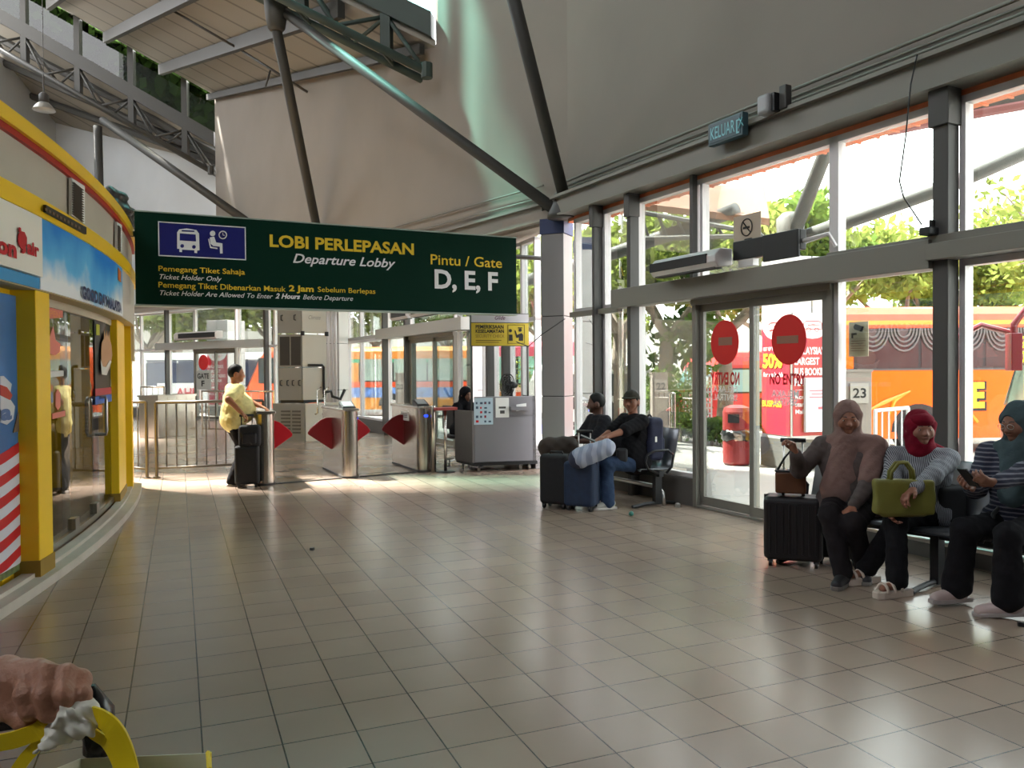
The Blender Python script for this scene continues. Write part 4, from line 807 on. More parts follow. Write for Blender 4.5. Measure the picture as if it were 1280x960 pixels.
for q in (ca + cu_ * .08 + cv * .08, cb - cu_ * .08 + cv * .08, ca2 + cv * .05 + cu_ * .1, cb - cu_ * .1 + cv * .5, cb - cu_ * .22 + cv * .08):
    m = MB(); m.cyl(q + Vector((0, 0, .04)) - cu_ * .015, q + Vector((0, 0, .04)) + cu_ * .015, .04, 14); m.cyl(q + Vector((0, 0, .05)), q + Vector((0, 0, .1)), .012, 8); obj('castor', m, M_chrome, e_)
CP = Plane(ca, cb); 
def cpaper(xa, ya, xb, yb, m_, lab, d=.003):
    ua, z0 = CP.hit(xa, yb); ub_, z1 = CP.hit(xb, ya); m = MB(); m.pbox(CP, ua, ub_, z0, z1, d, d + .003); t_ = tag(obj('notice_paper', m, m_), lab, 'notice'); return t_, ua, ub_, z0, z1
t_, ua, ub_, z0, z1 = cpaper(592.5, 497, 616, 531, mat('pale_blue_paper', (170, 190, 202), .6), 'pale blue prohibited-items poster taped to the grey counter')
for i, mm in enumerate((M_ink, M_rink)):
    m = MB(); random.seed(i)
    for r_ in range(5):
        for c_ in range(4):
            if random.random() < (.75 if i == 0 else .2): u = ua + (ub_ - ua) * (.1 + .22 * c_); z = z0 + (z1 - z0) * (.08 + .17 * r_); m.pbox(CP, u, u + .025 + .02 * random.random(), z, z + .02 + .02 * random.random(), .006, .0075)
    obj('pictograms', m, mat('slate_print', (60, 74, 96), .6) if i == 0 else mm, t_)
t_, ua, ub_, z0, z1 = cpaper(619.5, 497, 636, 522, M_paper, 'white notice taped to the middle of the grey counter'); m = MB(); m.pbox(CP, ua + .05, ub_ - .05, z0 + .14, z0 + .17, .006, .0075); m.pbox(CP, ua + .07, ub_ - .07, z0 + .06, z0 + .11, .006, .0075); obj('print', m, M_post, t_)
m = MB(); ua, z0 = CP.hit(637, 513); ub_, z1 = CP.hit(660, 497); m.pbox(CP, ua, ub_, z0, z0 + .012, 0, .08); m.pbox(CP, ua, ub_, z0, z0 + .06, .075, .085); m.pbox(CP, ua, ua + .01, z0, z0 + .06, 0, .08); obj('paper_tray', m, M_cg, e_, label='shelf tray on the counter front'); m = MB(); m.obox(CP.pt((ua + ub_) / 2 + .03, z0 + .05, .04), CP.u + Vector((0, 0, .12)), (0, 0, 1), CP.n, .08, .05, .006); tag(obj('leaflets', m, M_paper), 'white leaflets in the tray on the counter front', 'leaflet')
for px, zt, lab in ((590.5, 2.46, 0), (661, 2.46, 0)):
    u = CP.su(px); m = MB(); m.cyl(CP.pt(u, .3 if px < 600 else .3, -.06), CP.pt(u, zt, -.06), .018, 12); obj('pole', m, M_post, e_, smooth=True)
ss = thing('security_sign', 'yellow PEMERIKSAAN KESELAMATAN sign on poles above the grey counter', 'sign', CP.pt(CP.su(625), 1.95)); ua, ub_ = CP.su(588.5), CP.su(661.5); z0 = CP.hit(625, 432)[1]; z1 = CP.hit(625, 404)[1]; z2 = CP.hit(625, 392.5)[1]
m = MB(); m.pbox(CP, ua, ub_, z0 - .01, z2 + .01, -.08, -.005); obj('sign_frame', m, M_post, ss); m = MB(); m.pbox(CP, ua + .015, ub_ - .005, z0, z1, -.005, 0); yf = obj('yellow_panel', m, mat('mustard_sign', (196, 172, 52), .5), ss); m = MB(); m.pbox(CP, ua + .015, ub_ - .005, z1 + .012, z2, -.005, 0); wf = obj('brand_panel', m, mat('pale_grey_sign', (186, 184, 188), .5), ss)
m = MB(); ptext(m, CP, 'PEMERIKSAAN', 594.5, 629.5, 410.5, 406.3, .03, 0, .003); ptext(m, CP, 'KESELAMATAN', 594.5, 630, 416, 411.8, .03, 0, .003); obj('sign_lettering', m, M_ink, yf); m = MB(); ptext(m, CP, 'SECURITY CHECK', 594.5, 630.5, 422, 418, 0, 0, .003); obj('sign_lettering', m, mat('brown_print', (120, 96, 40), .6), yf)
m = MB(); [m.pbox(CP, CP.su(595), CP.su(627 - 3 * i), CP.hit(600, 425.8 + i * 2.4)[1], CP.hit(600, 425.2 + i * 2.4)[1], .001, .003) for i in range(2)]; obj('small_print', m, M_ink, yf)
m = MB(); ptext(m, CP, 'Glide', 618.5, 631.5, 399.5, 394.8, .01, .35, .003); obj('brand_lettering', m, mat('purple_print', (90, 30, 70), .5), wf)
def cpp(mb, pts, d=.003): mb.prism([CP.pt(*CP.hit(580 + x / 12.8, 385 + y / 12.8), d) for x, y in pts], CP.n * .002)
m = MB(); [cpp(m, [(a, b_), (c, b_), (c, d), (a, d)]) for a, b_, c, d in ((700, 268, 970, 274), (700, 564, 970, 570), (700, 268, 706, 570), (964, 268, 970, 570))]
for cx, cy, rr in ((742, 362, 27), (898, 355, 27)): cpp(m, [(cx + rr * math.cos(-i * .785), cy + rr * math.sin(-i * .785)) for i in range(8)])
cpp(m, [(718, 425), (775, 425), (780, 525), (718, 525)]); cpp(m, [(806, 360), (825, 360), (850, 430), (920, 400), (945, 430), (945, 525), (875, 525), (880, 470), (840, 480)]); cpp(m, [(862, 310), (930, 310), (930, 328), (862, 328)]); obj('search_symbol', m, M_ink, yf)
# fan
fc = P(634, 481, 12.75); fn = thing('desk_fan', 'small black desk fan standing on the grey counter', 'fan', (fc.x, fc.y, .87)); fd = Vector((-.85, -.5, .05)).normalized()
m = MB(); e1 = fd.orthogonal().normalized(); e2 = fd.cross(e1)
for k, rr in enumerate((.17, .13, .09, .05)):
    for s in (-.03, .03): m.tube([fc + fd * s * (1 - k * .1) + (e1 * math.cos(i * .314) + e2 * math.sin(i * .314)) * rr for i in range(20)], .005 if k else .009, 4, closed=True)
for i in range(12): m.tube([fc + fd * .04, fc + (e1 * math.cos(i * .5236) + e2 * math.sin(i * .5236)) * .17], .003, 4)
obj('guard', m, M_dark, fn); m = MB(); m.cyl(fc + fd * .03, fc - fd * .02, .035, 14)
for i in range(4):
    a = i * 1.571; p = e1 * math.cos(a) + e2 * math.sin(a); q = e1 * math.cos(a + .9) + e2 * math.sin(a + .9); m.add([fc + p * .03, fc + p * .14 + fd * .01, fc + q * .13 - fd * .02, fc + q * .03 - fd * .01], [(0, 1, 2, 3)])
obj('blades', m, mat('smoky_blade', (90, 90, 92), .3), fn); m = MB(); m.tube([fc - fd * .04, fc - fd * .17], [.065, .045], 14); obj('motor', m, M_dark, fn, smooth=True)
m = MB(); b0 = Vector((fc.x, fc.y, .87)) - fd * .08; b0.z = .87; m.lathe(b0, [(.12, 0), (.12, .02), (.03, .04), (.02, fc.z - .87 - .02)], 20); obj('stand', m, M_dark, fn)
# guard's chair
gc = Vector((-.87, 13.35, 0)); ch = thing('office_chair', 'dark swivel chair under the seated guard in black', 'chair', gc)
m = MB(); m.lathe(gc, [(.2, .44), (.23, .46), (.23, .50), (.2, .52)], 20); obj('seat', m, M_dark, ch, bevel=.01); m = MB(); m.obox(gc + Vector((-.20, .14, .78)), (.6, -.8, 0), (0, 0, 1), (.8, .6, 0), .18, .2, .025); obj('backrest', m, M_dark, ch, bevel=.02); m = MB(); m.cyl(gc + Vector((0, 0, .1)), gc + Vector((0, 0, .45)), .03, 12); obj('stem', m, M_chrome, ch)
for i in range(5):
    a = i * 1.2566 + .3; d = Vector((math.cos(a), math.sin(a), 0)); m = MB(); m.tube([gc + Vector((0, 0, .12)), gc + d * .28 + Vector((0, 0, .08))], .02, 8); m.cyl(gc + d * .28 + Vector((-.02, 0, .03)), gc + d * .28 + Vector((.02, 0, .03)), .03, 10); obj('leg', m, M_chrome, ch)
# stacked air-conditioning units
M_acd = mat('grey_steel_housing', (112, 114, 112), .5); M_acl = mat('pale_steel_housing', (196, 192, 184), .5); D0 = 18.0
pa, pb_, pc_ = P(341, 470, D0), P(380, 470, D0 - .35), P(437, 470, D0 + .55); pa.z = pb_.z = pc_.z = 0
def acbox(name, label, pxs, z0, z1, d=0, cat_='air conditioner'):
    A_, B_, C_ = [P(x, 470, dd) for x, dd in pxs]; 
    for q in (A_, B_, C_): q.z = 0
    D_ = A_ + C_ - B_; t_ = thing(name, label, cat_, ((A_ + C_) / 2).xy.to_3d() + Vector((0, 0, z0))); e = .03
    m = MB(); quadbox(m, [A_, B_, C_, D_], z0 + e, z1 - e); obj('housing', m, M_acl, t_, bevel=.01)
    m = MB(); f_ = Plane(A_, B_); m.pbox(f_, .0, f_.L, z0 + .0, z1, 0, .02); df = obj('front_panel', m, M_acd, t_, label='grey front panel'); g_ = Plane(B_, C_); m = MB(); m.pbox(g_, 0, g_.L, z0, z1, 0, .02); m2 = obj('side_panel', m, M_acl, t_, bevel=.008); return t_, f_, g_, df, m2
t_, f_, g_, df, sf = acbox('louvred_cabinet', 'large grey louvred cabinet on the floor under the stacked air conditioners', ((341, 18.2), (381, 18.0), (440, 18.9)), 0, .86, 0, 'cabinet')
for k in range(2):
    for i in range(7): m = MB(); m.pbox(f_, f_.L * (.27 + .35 * k), f_.L * (.55 + .32 * k), .18 + i * .08, .22 + i * .08, .02, .04); obj('louvre', m, M_post, df)
pxs = ((348, 18.25), (378, 18.1), (408, 18.5))
t_, f_, g_, df, sf = acbox('air_conditioner', 'lower upright air conditioner with handles, resting on the louvred cabinet', pxs, .93, 1.66)
m = MB(); quadbox(m, [f_.pt(.02, 0, -.05), f_.pt(f_.L, 0, -.05), g_.pt(g_.L, 0, -.05), f_.pt(.02, 0, -.4)], .86, .95); obj('base_frame', m, M_dark, t_)
for x in (.12, .4, .62, .88):
    m = MB(); m.tube([f_.pt(f_.L * x + .03, 1.38, .02), f_.pt(f_.L * x, 1.37, .05), f_.pt(f_.L * x, 1.27, .05), f_.pt(f_.L * x + .03, 1.26, .02)], .012, 6); obj('handle', m, M_dark, df)
t_, f_, g_, df, sf = acbox('air_conditioner', 'middle air conditioner with two dark openings in the stack', pxs, 1.68, 2.42)
for k in range(2): m = MB(); m.pbox(f_, f_.L * (.10 + .46 * k), f_.L * (.50 + .46 * k), 1.72, 2.37, .02, .03); obj('opening', m, M_dark, df)
m = MB(); m.tube([g_.pt(g_.L * .2, 1.72, .05), g_.pt(g_.L * .78, 1.72, .05), g_.pt(g_.L * .84, 1.68, .05), g_.pt(g_.L * .84, 1.05, .05)], .03, 8); tag(obj('insulated_pipe', m, M_dark, smooth=True), 'black insulated pipe bent down the side of the stacked air conditioners', 'pipe')
t_, f_, g_, df, sf = acbox('air_conditioner', 'topmost air conditioner of the stack, just under the green sign', pxs, 2.45, 3.25)
for x in (.18, .72): m = MB(); m.tube([f_.pt(f_.L * x + .03, 2.86, .02), f_.pt(f_.L * x, 2.85, .05), f_.pt(f_.L * x, 2.75, .05), f_.pt(f_.L * x + .03, 2.74, .02)], .012, 6); obj('handle', m, M_dark, df)
m = MB(); ptext(m, g_, 'Climate', 385, 400, 399, 394, 0, .3, .025); obj('maker_lettering', m, mat('grey_print', (140, 136, 130), .5), sf)
for z in (2.44,):
    for q in (g_.pt(.0, z, .03), g_.pt(g_.L, z, .03)): m = MB(); m.lathe(q - Vector((0, 0, .05)), [(.045, 0), (.045, .1)], 8); obj('corner_bracket', m, M_dark, t_)
pt_ = thing('pipe_tangle', 'tangled black and steel pipes lying on the louvred cabinet behind the middle turnstile', 'pipe', g_.pt(g_.L, .88, .1)); m = MB(); m.tube([g_.pt(g_.L * x, z, .1) for x, z in ((.8, .98), (.86, 1.10), (1.1, 1.12), (1.15, 1.0), (1.5, .93), (1.7, 1.15))], .035, 8); obj('insulated_pipe', m, M_dark, pt_, smooth=True)
for px in (397, 406):
    a = P(px, 488, 17.9); m = MB(); m.tube([a + Vector((0, .3, .06)), a, P(px, 516, 17.9), P(px - 3, 518, 17.9)], .02, 6); obj('steel_pipe', m, M_ss, pt_, smooth=True)
# floor litter
q = G(789, 645); m = MB(); m.lathe(q, [(.004, 0), (.022, .008), (.028, .025), (.02, .045), (.004, .052)], 14); tag(obj('green_ball', m, mat('teal_plastic', (50, 120, 105), .4), smooth=True), 'tiny teal-green ball of litter on the floor near the seated men', 'litter')
for px, py, lab in ((390, 688, 'tiny dark scrap of litter in the middle of the tiled floor'), (1276, 783, 'small black scrap of litter at the right edge of the floor')):
    q = G(px, py); m = MB(); m.prism([q + Vector((x * .9, y, .002)) for x, y in ((-.02, -.01), (.01, -.02), (.025, .0), (.01, .018), (-.015, .012))], (0, .004, .022)); tag(obj('paper_scrap', m, M_dark), lab, 'litter')
# benches
M_seat = mat('perforated_bench_steel', (120, 122, 126), .35, .8); M_bf = mat('bench_black_frame', (36, 36, 38), .45, .3)
def bench(label, o, d, n, sw=.54, nfront=None, first=0, armz=True):
    """o: floor point under the first seat's centre, d: along the row, front: towards the hall"""
    d = Vector((d[0], d[1], 0)).normalized(); fr = Vector((d.y, -d.x, 0)); 
    if fr.dot(-Vector((o[0], o[1], 0))) < 0: fr = -fr
    o = Vector((o[0], o[1], 0)); up = Vector((0, 0, 1)); c = o + d * sw * (n - 1) / 2; t_ = thing('bench', label, 'bench', c)
    m = MB(); m.obox(c + up * .37 - fr * .05, d, fr, up, sw * n / 2, .03, .03); obj('beam', m, M_bf, t_)
    for i in range(n):
        q = o + d * sw * i; w_ = sw / 2 - .025; prof = [(.24, .425), (.22, .445), (.10, .44), (-.10, .425), (-.18, .43), (-.225, .47), (-.25, .56), (-.29, .72), (-.315, .86), (-.33, .875)]
        m = MB(); vs = []; 
        for y, z in prof: vs += [q + fr * y + up * z - d * w_, q + fr * y + up * z + d * w_]
        back = [(y - .012, z - .014) for y, z in prof]; 
        for y, z in back: vs += [q + fr * y + up * z - d * w_, q + fr * y + up * z + d * w_]
        k = len(prof); fs = [(2 * j, 2 * j + 1, 2 * j + 3, 2 * j + 2) for j in range(k - 1)] + [(2 * k + 2 * j + 2, 2 * k + 2 * j + 3, 2 * k + 2 * j + 1, 2 * k + 2 * j) for j in range(k - 1)] + [(2 * j, 2 * j + 2, 2 * k + 2 * j + 2, 2 * k + 2 * j) for j in range(k - 1)] + [(2 * j + 1, 2 * k + 2 * j + 1, 2 * k + 2 * j + 3, 2 * j + 3) for j in range(k - 1)]
        m.add(vs, fs); obj('seat_shell', m, M_seat, t_, smooth=True)
    for i in range(n + 1):
        q = o + d * (sw * (i - .5)); m = MB(); pts = [q + fr * y + up * z for y, z in ((-.12, .38), (-.2, .45), (-.22, .58), (-.14, .64), (.05, .64), (.15, .60), (.18, .52), (.14, .44), (.0, .38))]; m.tube(pts, .014, 8); obj('armrest', m, M_bf if armz else M_chrome, t_, smooth=True)
    for i in ([0, n - 1] if n < 5 else [0, n // 2, n - 1]):
        q = o + d * sw * (i + (-.35 if i == 0 else .35)); m = MB(); m.obox(q + up * .2 - fr * .05, d, fr, up, .03, .045, .18); m.tube([q + fr * .30 + up * .015, q + fr * .1 + up * .035, q - fr * .15 + up * .035, q - fr * .3 + up * .015], .02, 8); obj('leg', m, M_bf, t_)
    return t_, d, fr
bd = Vector((-.469, .883, 0))
b1, _, fr1 = bench('steel row bench by the window with two seated men and luggage', Vector((1.52, 9.28, 0)), bd, 3)
b2, bd2, fr2 = bench('steel row bench at the right with three seated women', Vector((3.72, 4.62, 0)), (-.68, .95), 5)
for ua, ub_, lab in ((S0.su(765), S0.su(855), 'curved chrome floor rail along the window behind the left bench'), (S0.su(1065), 12, 'chrome floor rail along the window behind the right bench')):
    m = MB(); m.tube([S0.pt(ua, .0, .3), S0.pt(ua + .02, .14, .3), S0.pt(ua + .10, .20, .3), S0.pt(ub_ - .10, .20, .3), S0.pt(ub_ - .02, .14, .3), S0.pt(ub_, 0, .3)], .024, 10); tag(obj('floor_rail', m, M_chrome, smooth=True), lab, 'rail')
m = MB(); q = S0.pt(S0.su(868), 0, .25); m.lathe(q, [(.03, 0), (.03, .04), (.015, .05)], 12); tag(obj('door_stop', m, M_chrome), 'small chrome door stop at the left foot of the sliding door', 'door stop')
# ================================================================ outside: platform, road, buses, trees
GZ = -.35
m = MB(); m.box((-70, -30, GZ - .2), (70, 90, GZ)); struct('floor_road', m, mat('pale_asphalt', (176, 172, 164), .85, 0, .12, .5))
n0 = -S0.n; w5 = 5.0
pf = [(.93, 11.30), (11.71, -9), tuple((Vector((11.71, -9, 0)) + n0 * w5).xy), tuple((Vector((.93, 11.3, 0)) + n0 * w5).xy), (3.3, 17.9), (-1.0, 26.0), (-11.3, 32.6), (-13.6, 28.9), (-4.8, 23.0), (-.62, 15.3), (.45, 12.7)]
m = MB(); m.prism([(x, y, GZ) for x, y in pf][::-1], (0, 0, -GZ - .012)); struct('floor_platform', m, mat('pale_paving', (140, 136, 130), .5, 0, .06, 2))
M_tyre = mat('tyre_rubber', (26, 26, 28), .8); M_bglass = mat('bus_window_glass', (46, 54, 56), .12, 0, .35, 1.2, spec=.8); M_curt = mat('swag_curtain', (98, 93, 93), .8)
def bus(label, corner, d, L, H, W, body, roofc=None, win=(1.75, 2.75), wx=None, name='bus', wcol=None, stripes_=(), front=True, slope=.25, group=None):
    """corner: lower near corner at the front of the visible side; d along the side; body extends to the far side"""
    d = Vector((d[0], d[1], 0)).normalized(); c = Vector((corner[0], corner[1], 0)); nn = Vector((d.y, -d.x, 0))
    if nn.dot(-c) < 0: nn = -nn      # towards us
    t_ = thing(name, label, 'bus', Vector((c.x, c.y, GZ)) + d * L / 2 - nn * W / 2, group)
    def q(x, y, z): return c + d * x - nn * y + Vector((0, 0, GZ + z))
    prof = [(0, .35), (0, H - .45), (.05, H - .2), (.2, H - .06), (.45, H), (W - .45, H), (W - .2, H - .06), (W, H - .45), (W, .35)]
    m = MB(); st_ = [(0, .25, .35), (.06, .08, .1), (.2, 0, 0), (L - .2, 0, 0), (L - .06, .08, .1), (L, .25, .3)]; vs = []
    for x, ins, dz in st_:
        for y, z in prof:
            yy = W / 2 + (y - W / 2) * (1 - ins * .25); zz = z if z < 1 else z - dz * .6; xs = x + (slope * max(0, (z - 1.2)) / 2 if x < .3 else 0); vs.append(q(xs, yy, zz))
    k = len(prof); fs = [(i * k + j, i * k + (j + 1) % k, (i + 1) * k + (j + 1) % k, (i + 1) * k + j) for i in range(len(st_) - 1) for j in range(k)] + [tuple(range(k))[::-1], tuple((len(st_) - 1) * k + j for j in range(k))]
    m.add(vs, fs); bo = obj('body', m, body, t_)
    if roofc:
        m = MB(); vs = []
        for x in (.25, L - .25):
            for y, z in ((-.012, H - .50), (-.012, H - .42), (.04, H - .18), (.2, H - .045), (.45, H + .012), (W - .45, H + .012), (.45, H - .05), (.2, H - .1), (.06, H - .2), (.02, H - .5)): vs.append(q(x, y, z))
        m.add(vs, [(j, (j + 1) % 10, 10 + (j + 1) % 10, 10 + j) for j in range(10)] + [tuple(range(10))[::-1], tuple(range(10, 20))]); obj('roof_cove', m, roofc, t_)
    wx = wx or [(.9 + i * 1.45, .9 + i * 1.45 + 1.38) for i in range(int((L - 1.6) / 1.45))]
    m = MB(); m.hexa([q(wx[0][0] - .06, -.006, win[0] - .05), q(wx[-1][1] + .06, -.006, win[0] - .05), q(wx[-1][1] + .06, .05, win[0] - .05), q(wx[0][0] - .06, .05, win[0] - .05), q(wx[0][0] - .06, -.006, win[1] + .05), q(wx[-1][1] + .06, -.006, win[1] + .05), q(wx[-1][1] + .06, .05, win[1] + .05), q(wx[0][0] - .06, .05, win[1] + .05)]); obj('window_band', m, M_dark, t_)
    for a, b_ in wx:
        m = MB(); m.hexa([q(a, -.012, win[0]), q(b_, -.012, win[0]), q(b_, .04, win[0]), q(a, .04, win[0]), q(a, -.012, win[1]), q(b_, -.012, win[1]), q(b_, .04, win[1]), q(a, .04, win[1])]); obj('window_pane', m, wcol or M_bglass, t_)
    for z0, z1, mm, nm in stripes_:
        m = MB(); m.hexa([q(.25, -.010, z0), q(L - .25, -.010, z0), q(L - .25, .03, z0), q(.25, .03, z0), q(.25, -.010, z1), q(L - .25, -.010, z1), q(L - .25, .03, z1), q(.25, .03, z1)]); obj(nm, m, mm, t_)
    for x in (2.3, L - 3.0):
        for y in (-.02, W - .26):
            m = MB(); m.cyl(q(x, y, .5), q(x, y + .28, .5), .5, 24); wh = obj('wheel', m, M_tyre, t_)
            if y < 0: m = MB(); m.cyl(q(x, y - .015, .5), q(x, y + .05, .5), .26, 16); obj('hub', m, M_alu, wh)
        m = MB(); m.prism([q(x + .62 * math.cos(a * .2856), -.006, .5 + .62 * math.sin(a * .2856)) for a in range(12)], nn * -.03); obj('wheel_arch', m, M_dark, t_)
    # front: windscreen, bumper, lamps
    if front:
        m = MB(); vs = [q(-.012 + slope * (z - 1.2) / 2, y, z) for y, z in ((.18, 1.3), (W - .18, 1.3), (W - .3, H - .5), (.3, H - .5))]; m.prism(vs, d * .02); obj('windscreen', m, wcol or M_bglass, t_)
        m = MB(); m.hexa([q(-.04, .1, .35), q(.1, .1, .35), q(.1, W - .1, .35), q(-.04, W - .1, .35), q(-.04, .1, .65), q(.1, .1, .65), q(.1, W - .1, .65), q(-.04, W - .1, .65)]); obj('bumper', m, M_dark, t_, bevel=.02)
        for y in (.3, W - .3): m = MB(); m.cyl(q(-.03, y, .85), q(.05, y, .85), .12, 14); obj('headlamp', m, M_chrome, t_)
    return t_, q, d, nn
M_bo = mat('orange_bus_paint', (222, 92, 4), .3, 0, .05, .7); M_bo2 = mat('red_orange_paint', (206, 74, 34), .3); M_by = mat('amber_paint', (240, 140, 40), .35)
cA = P(1020, 470, 17.6); b1_, q, d, nn = bus('large orange coach with swag curtains parked outside the right-hand window', (cA.x, cA.y), (1, .03), 11.5, 3.28, 2.5, M_bo, M_bo2, (1.92, 2.80), wcol=mat('grey_coach_window', (50, 54, 54), .2, 0, .3, 1.5, spec=.7), stripes_=((2.84, 2.96, M_by, 'amber_stripe'), (1.86, 1.9, M_post, 'sill_line')), slope=.3)
for i in range(6):
    a = .9 + i * 1.45
    for s in (0, 1):
        m = MB(); c0 = a + .35 + .7 * s
        for k in range(4):
            r = .36 - k * .07; m.tube([q(c0 + r * math.cos(t_), -.03, 2.79 - (.50 - k * .10) * math.sin(t_)) for t_ in [math.pi * j / 10 for j in range(11)]], .026, 5)
        obj('swag_curtain', m, M_curt, b1_)
m = MB(); lettering(m, 'N', q(2.66, -.02, 1.05), d, (0, 0, 1), .32, .5, .05); lettering(m, 'E', q(3.47, -.02, 1.05), d, (0, 0, 1), .3, .5, .05); obj('lettering', m, mat('amber_letters', (246, 196, 40), .4), b1_)
m = MB(); lettering(m, 'N', q(2.69, -.014, 1.02), d, (0, 0, 1), .34, .52, .09); lettering(m, 'E', q(3.50, -.014, 1.02), d, (0, 0, 1), .32, .52, .09); obj('lettering_outline', m, M_ink, b1_)  # black outline printed behind the amber letters
for pts in (((1.0, .9), (1.5, 1.15), (2.1, 1.4), (1.75, 1.2), (1.6, .8)), ((2.3, .6), (2.9, .75), (3.3, 1.1), (3.6, .7))):
    m = MB(); m.tube([q(x, -.01, z) for x, z in pts], [.01, .05, .02, .05, .01][:len(pts)], 6); obj('swirl_decal', m, M_by, b1_)
M_bred = mat('red_bus_paint', (178, 30, 24), .3, 0, .1, 2)
cB = P(1243, 470, 12.6); b2_, q, d, nn = bus('red and orange coach nosing in at the right edge outside the window', (P(1330, 470, 10.7).x, P(1330, 470, 10.7).y), (.97, -.24), 10, 3.1, 2.5, M_bred, mat('white_bus_roof', (222, 216, 218), .3), (1.5, 2.5), slope=.5, wcol=mat('greenish_screen', (70, 80, 70), .1, 0, .4, 2, spec=.8))
m = MB(); m.tube([q(.1, .2, 2.6), q(-.35, .25, 2.75), q(-.5, .3, 2.5), q(-.5, .3, 2.35)], .05, 8); m.obox(q(-.5, .3, 2.12), d, nn, (0, 0, 1), .07, .13, .26); obj('wing_mirror', m, mat('maroon_mirror', (96, 14, 24), .25), b2_, bevel=.02)
m = MB(); m.tube([q(.15, 2.3, 2.45), q(-.3, 2.35, 2.6), q(-.75, 2.4, 2.35)], .05, 8); obj('wing_mirror', m, _M['maroon_mirror'], b2_)
for k, (s, z) in enumerate((('GLO', 2.22), ('ZONE', 1.98))): m = MB(); lettering(m, s, q(-.05 + .25 * (z - 1.2), 2.2, z), nn, (0, 0, 1), .75, .17, .02, .2); obj('screen_lettering', m, mat('yellow_script', (244, 186, 20), .4), b2_)
for y0, z0 in ((1.2, .8), (.6, 1.0)): m = MB(); m.tube([q(-.04, y0 + x, z0 + z) for x, z in ((-.5, .0), (-.2, .2), (.1, .05), (.4, .25), (.8, .1))], [.01, .05, .06, .04, .01], 6); obj('flame_decal', m, M_by, b2_)
M_gold = mat('gold_wave_paint', (198, 128, 46), .4, 0, .35, 1.2); M_mint = mat('mint_curtain', (36, 150, 112), .6)
cC = P(424, 470, 33.5); b3_, q, d, nn = bus('orange and teal patterned bus seen through the centre windows', (cC.x, cC.y), (1, -.12), 9, 2.95, 2.4, M_gold, mat('amber_roof', (214, 130, 44), .4), (1.55, 2.45), wcol=mat('pale_window', (150, 164, 156), .2, 0, .15, 1), stripes_=((2.3, 2.46, M_mint, 'teal_curtain'), (1.28, 1.5, M_bo2, 'orange_stripe'), (.85, 1.26, mat('blue_white_pattern', (84, 116, 176), .5, 0, .6, 7), 'patterned_panel')))
cD = P(640, 470, 28); bus('pink and mint decorated bus partly behind the security sign', (P(600, 470, 27).x, P(600, 470, 27).y), (1, -.1), 4.0, 2.9, 2.3, mat('blush_bus_paint', (226, 186, 170), .4, 0, .3, 1.5), mat('rose_paint', (220, 90, 110), .4), (1.5, 2.4), wx=[(.3, 1.2), (1.3, 2.2), (2.3, 3.2)], wcol=mat('mint_window', (150, 200, 184), .2, 0, .3, 1), stripes_=((.9, 1.2, M_bo2, 'orange_stripe'),))
cE = P(160, 470, 38); bE, _q, _d, _n = bus('white-roofed bus with long dark windows seen at far left', (cE.x, cE.y), (1, .05), 7.6, 2.9, 2.4, M_white, M_white, (1.3, 2.5), wcol=mat('navy_window', (60, 66, 88), .15, 0, .25, 1))
m = MB(); m.obox(P(232, 492, 37.85), (1, .05, 0), (0, 0, 1), (0, 1, 0), 1.3, .5, .04); lb_ = obj('lettering_board', m, M_white, bE, label='white side board'); m = MB(); lettering(m, 'AHLI', P(220, 497, 37.7), (1, .05, 0), (0, 0, 1), 1.1, .42, .03); obj('bus_lettering', m, M_rink, lb_, label='red lettering')
cF = P(297, 470, 34); bus('orange-red bus with a sloping nose beside the man in yellow', (cF.x, cF.y), (1, .35), 5.2, 3.0, 2.4, mat('vermilion_bus_paint', (236, 92, 40), .35, 0, .15, 1), None, (1.5, 2.5), slope=1.3)
cG = P(884, 470, 25); bus('red bus with a pale windscreen seen through the left sliding leaf', (cG.x, cG.y), (1, .3), 6.5, 2.5, 2.3, mat('red_bus_paint2', (214, 58, 60), .35), None, (1.2, 1.9), slope=.9, wcol=mat('aqua_screen', (150, 200, 200), .15))
# van and motorcycles
cV = P(652, 470, 24); bus('white van seen between the counter sign and the corner column', (cV.x, cV.y), (1, -.05), 4.6, 2.1, 1.8, M_white, None, (1.2, 1.75), wx=[(.7, 1.6), (1.7, 2.6), (2.7, 3.6)], slope=.8, name='van')
for px, D, lab, c_ in ((668, 19.5, 'blue motorcycle parked outside, left of the corner column', (40, 60, 170)), (684, 20.5, 'dark motorcycle parked outside, behind the corner column', (50, 50, 60))):
    o0 = P(px, 470, D); o0.z = GZ; t_ = thing('motorcycle', lab, 'motorcycle', o0); mm = mat('bike_paint_%d' % px, c_, .3)
    for x in (-.6, .6): m = MB(); m.tube([o0 + Vector((x + .27 * math.cos(a * .4), 0, .29 + .27 * math.sin(a * .4))) for a in range(16)], .05, 8, closed=True); obj('wheel', m, M_tyre, t_, smooth=True)
    m = MB(); m.tube([o0 + Vector(v) for v in ((-.6, 0, .55), (-.3, 0, .72), (0, 0, .70), (.2, 0, .62))], [.06, .13, .13, .09], 10); obj('seat', m, M_dark, t_, smooth=True)
    m = MB(); m.tube([o0 + Vector(v) for v in ((-.55, 0, .5), (-.1, 0, .4), (.2, 0, .5), (.42, 0, .85), (.5, 0, .95))], [.08, .15, .13, .1, .07], 10); obj('body', m, mm, t_, smooth=True); m = MB(); m.tube([o0 + Vector(v) for v in ((.42, -.3, 1.05), (.46, 0, .98), (.42, .3, 1.05))], .02, 6); m.tube([o0 + Vector((.46, 0, .98)), o0 + Vector((.6, 0, .29))], .03, 6); obj('handlebar', m, M_chrome, t_)
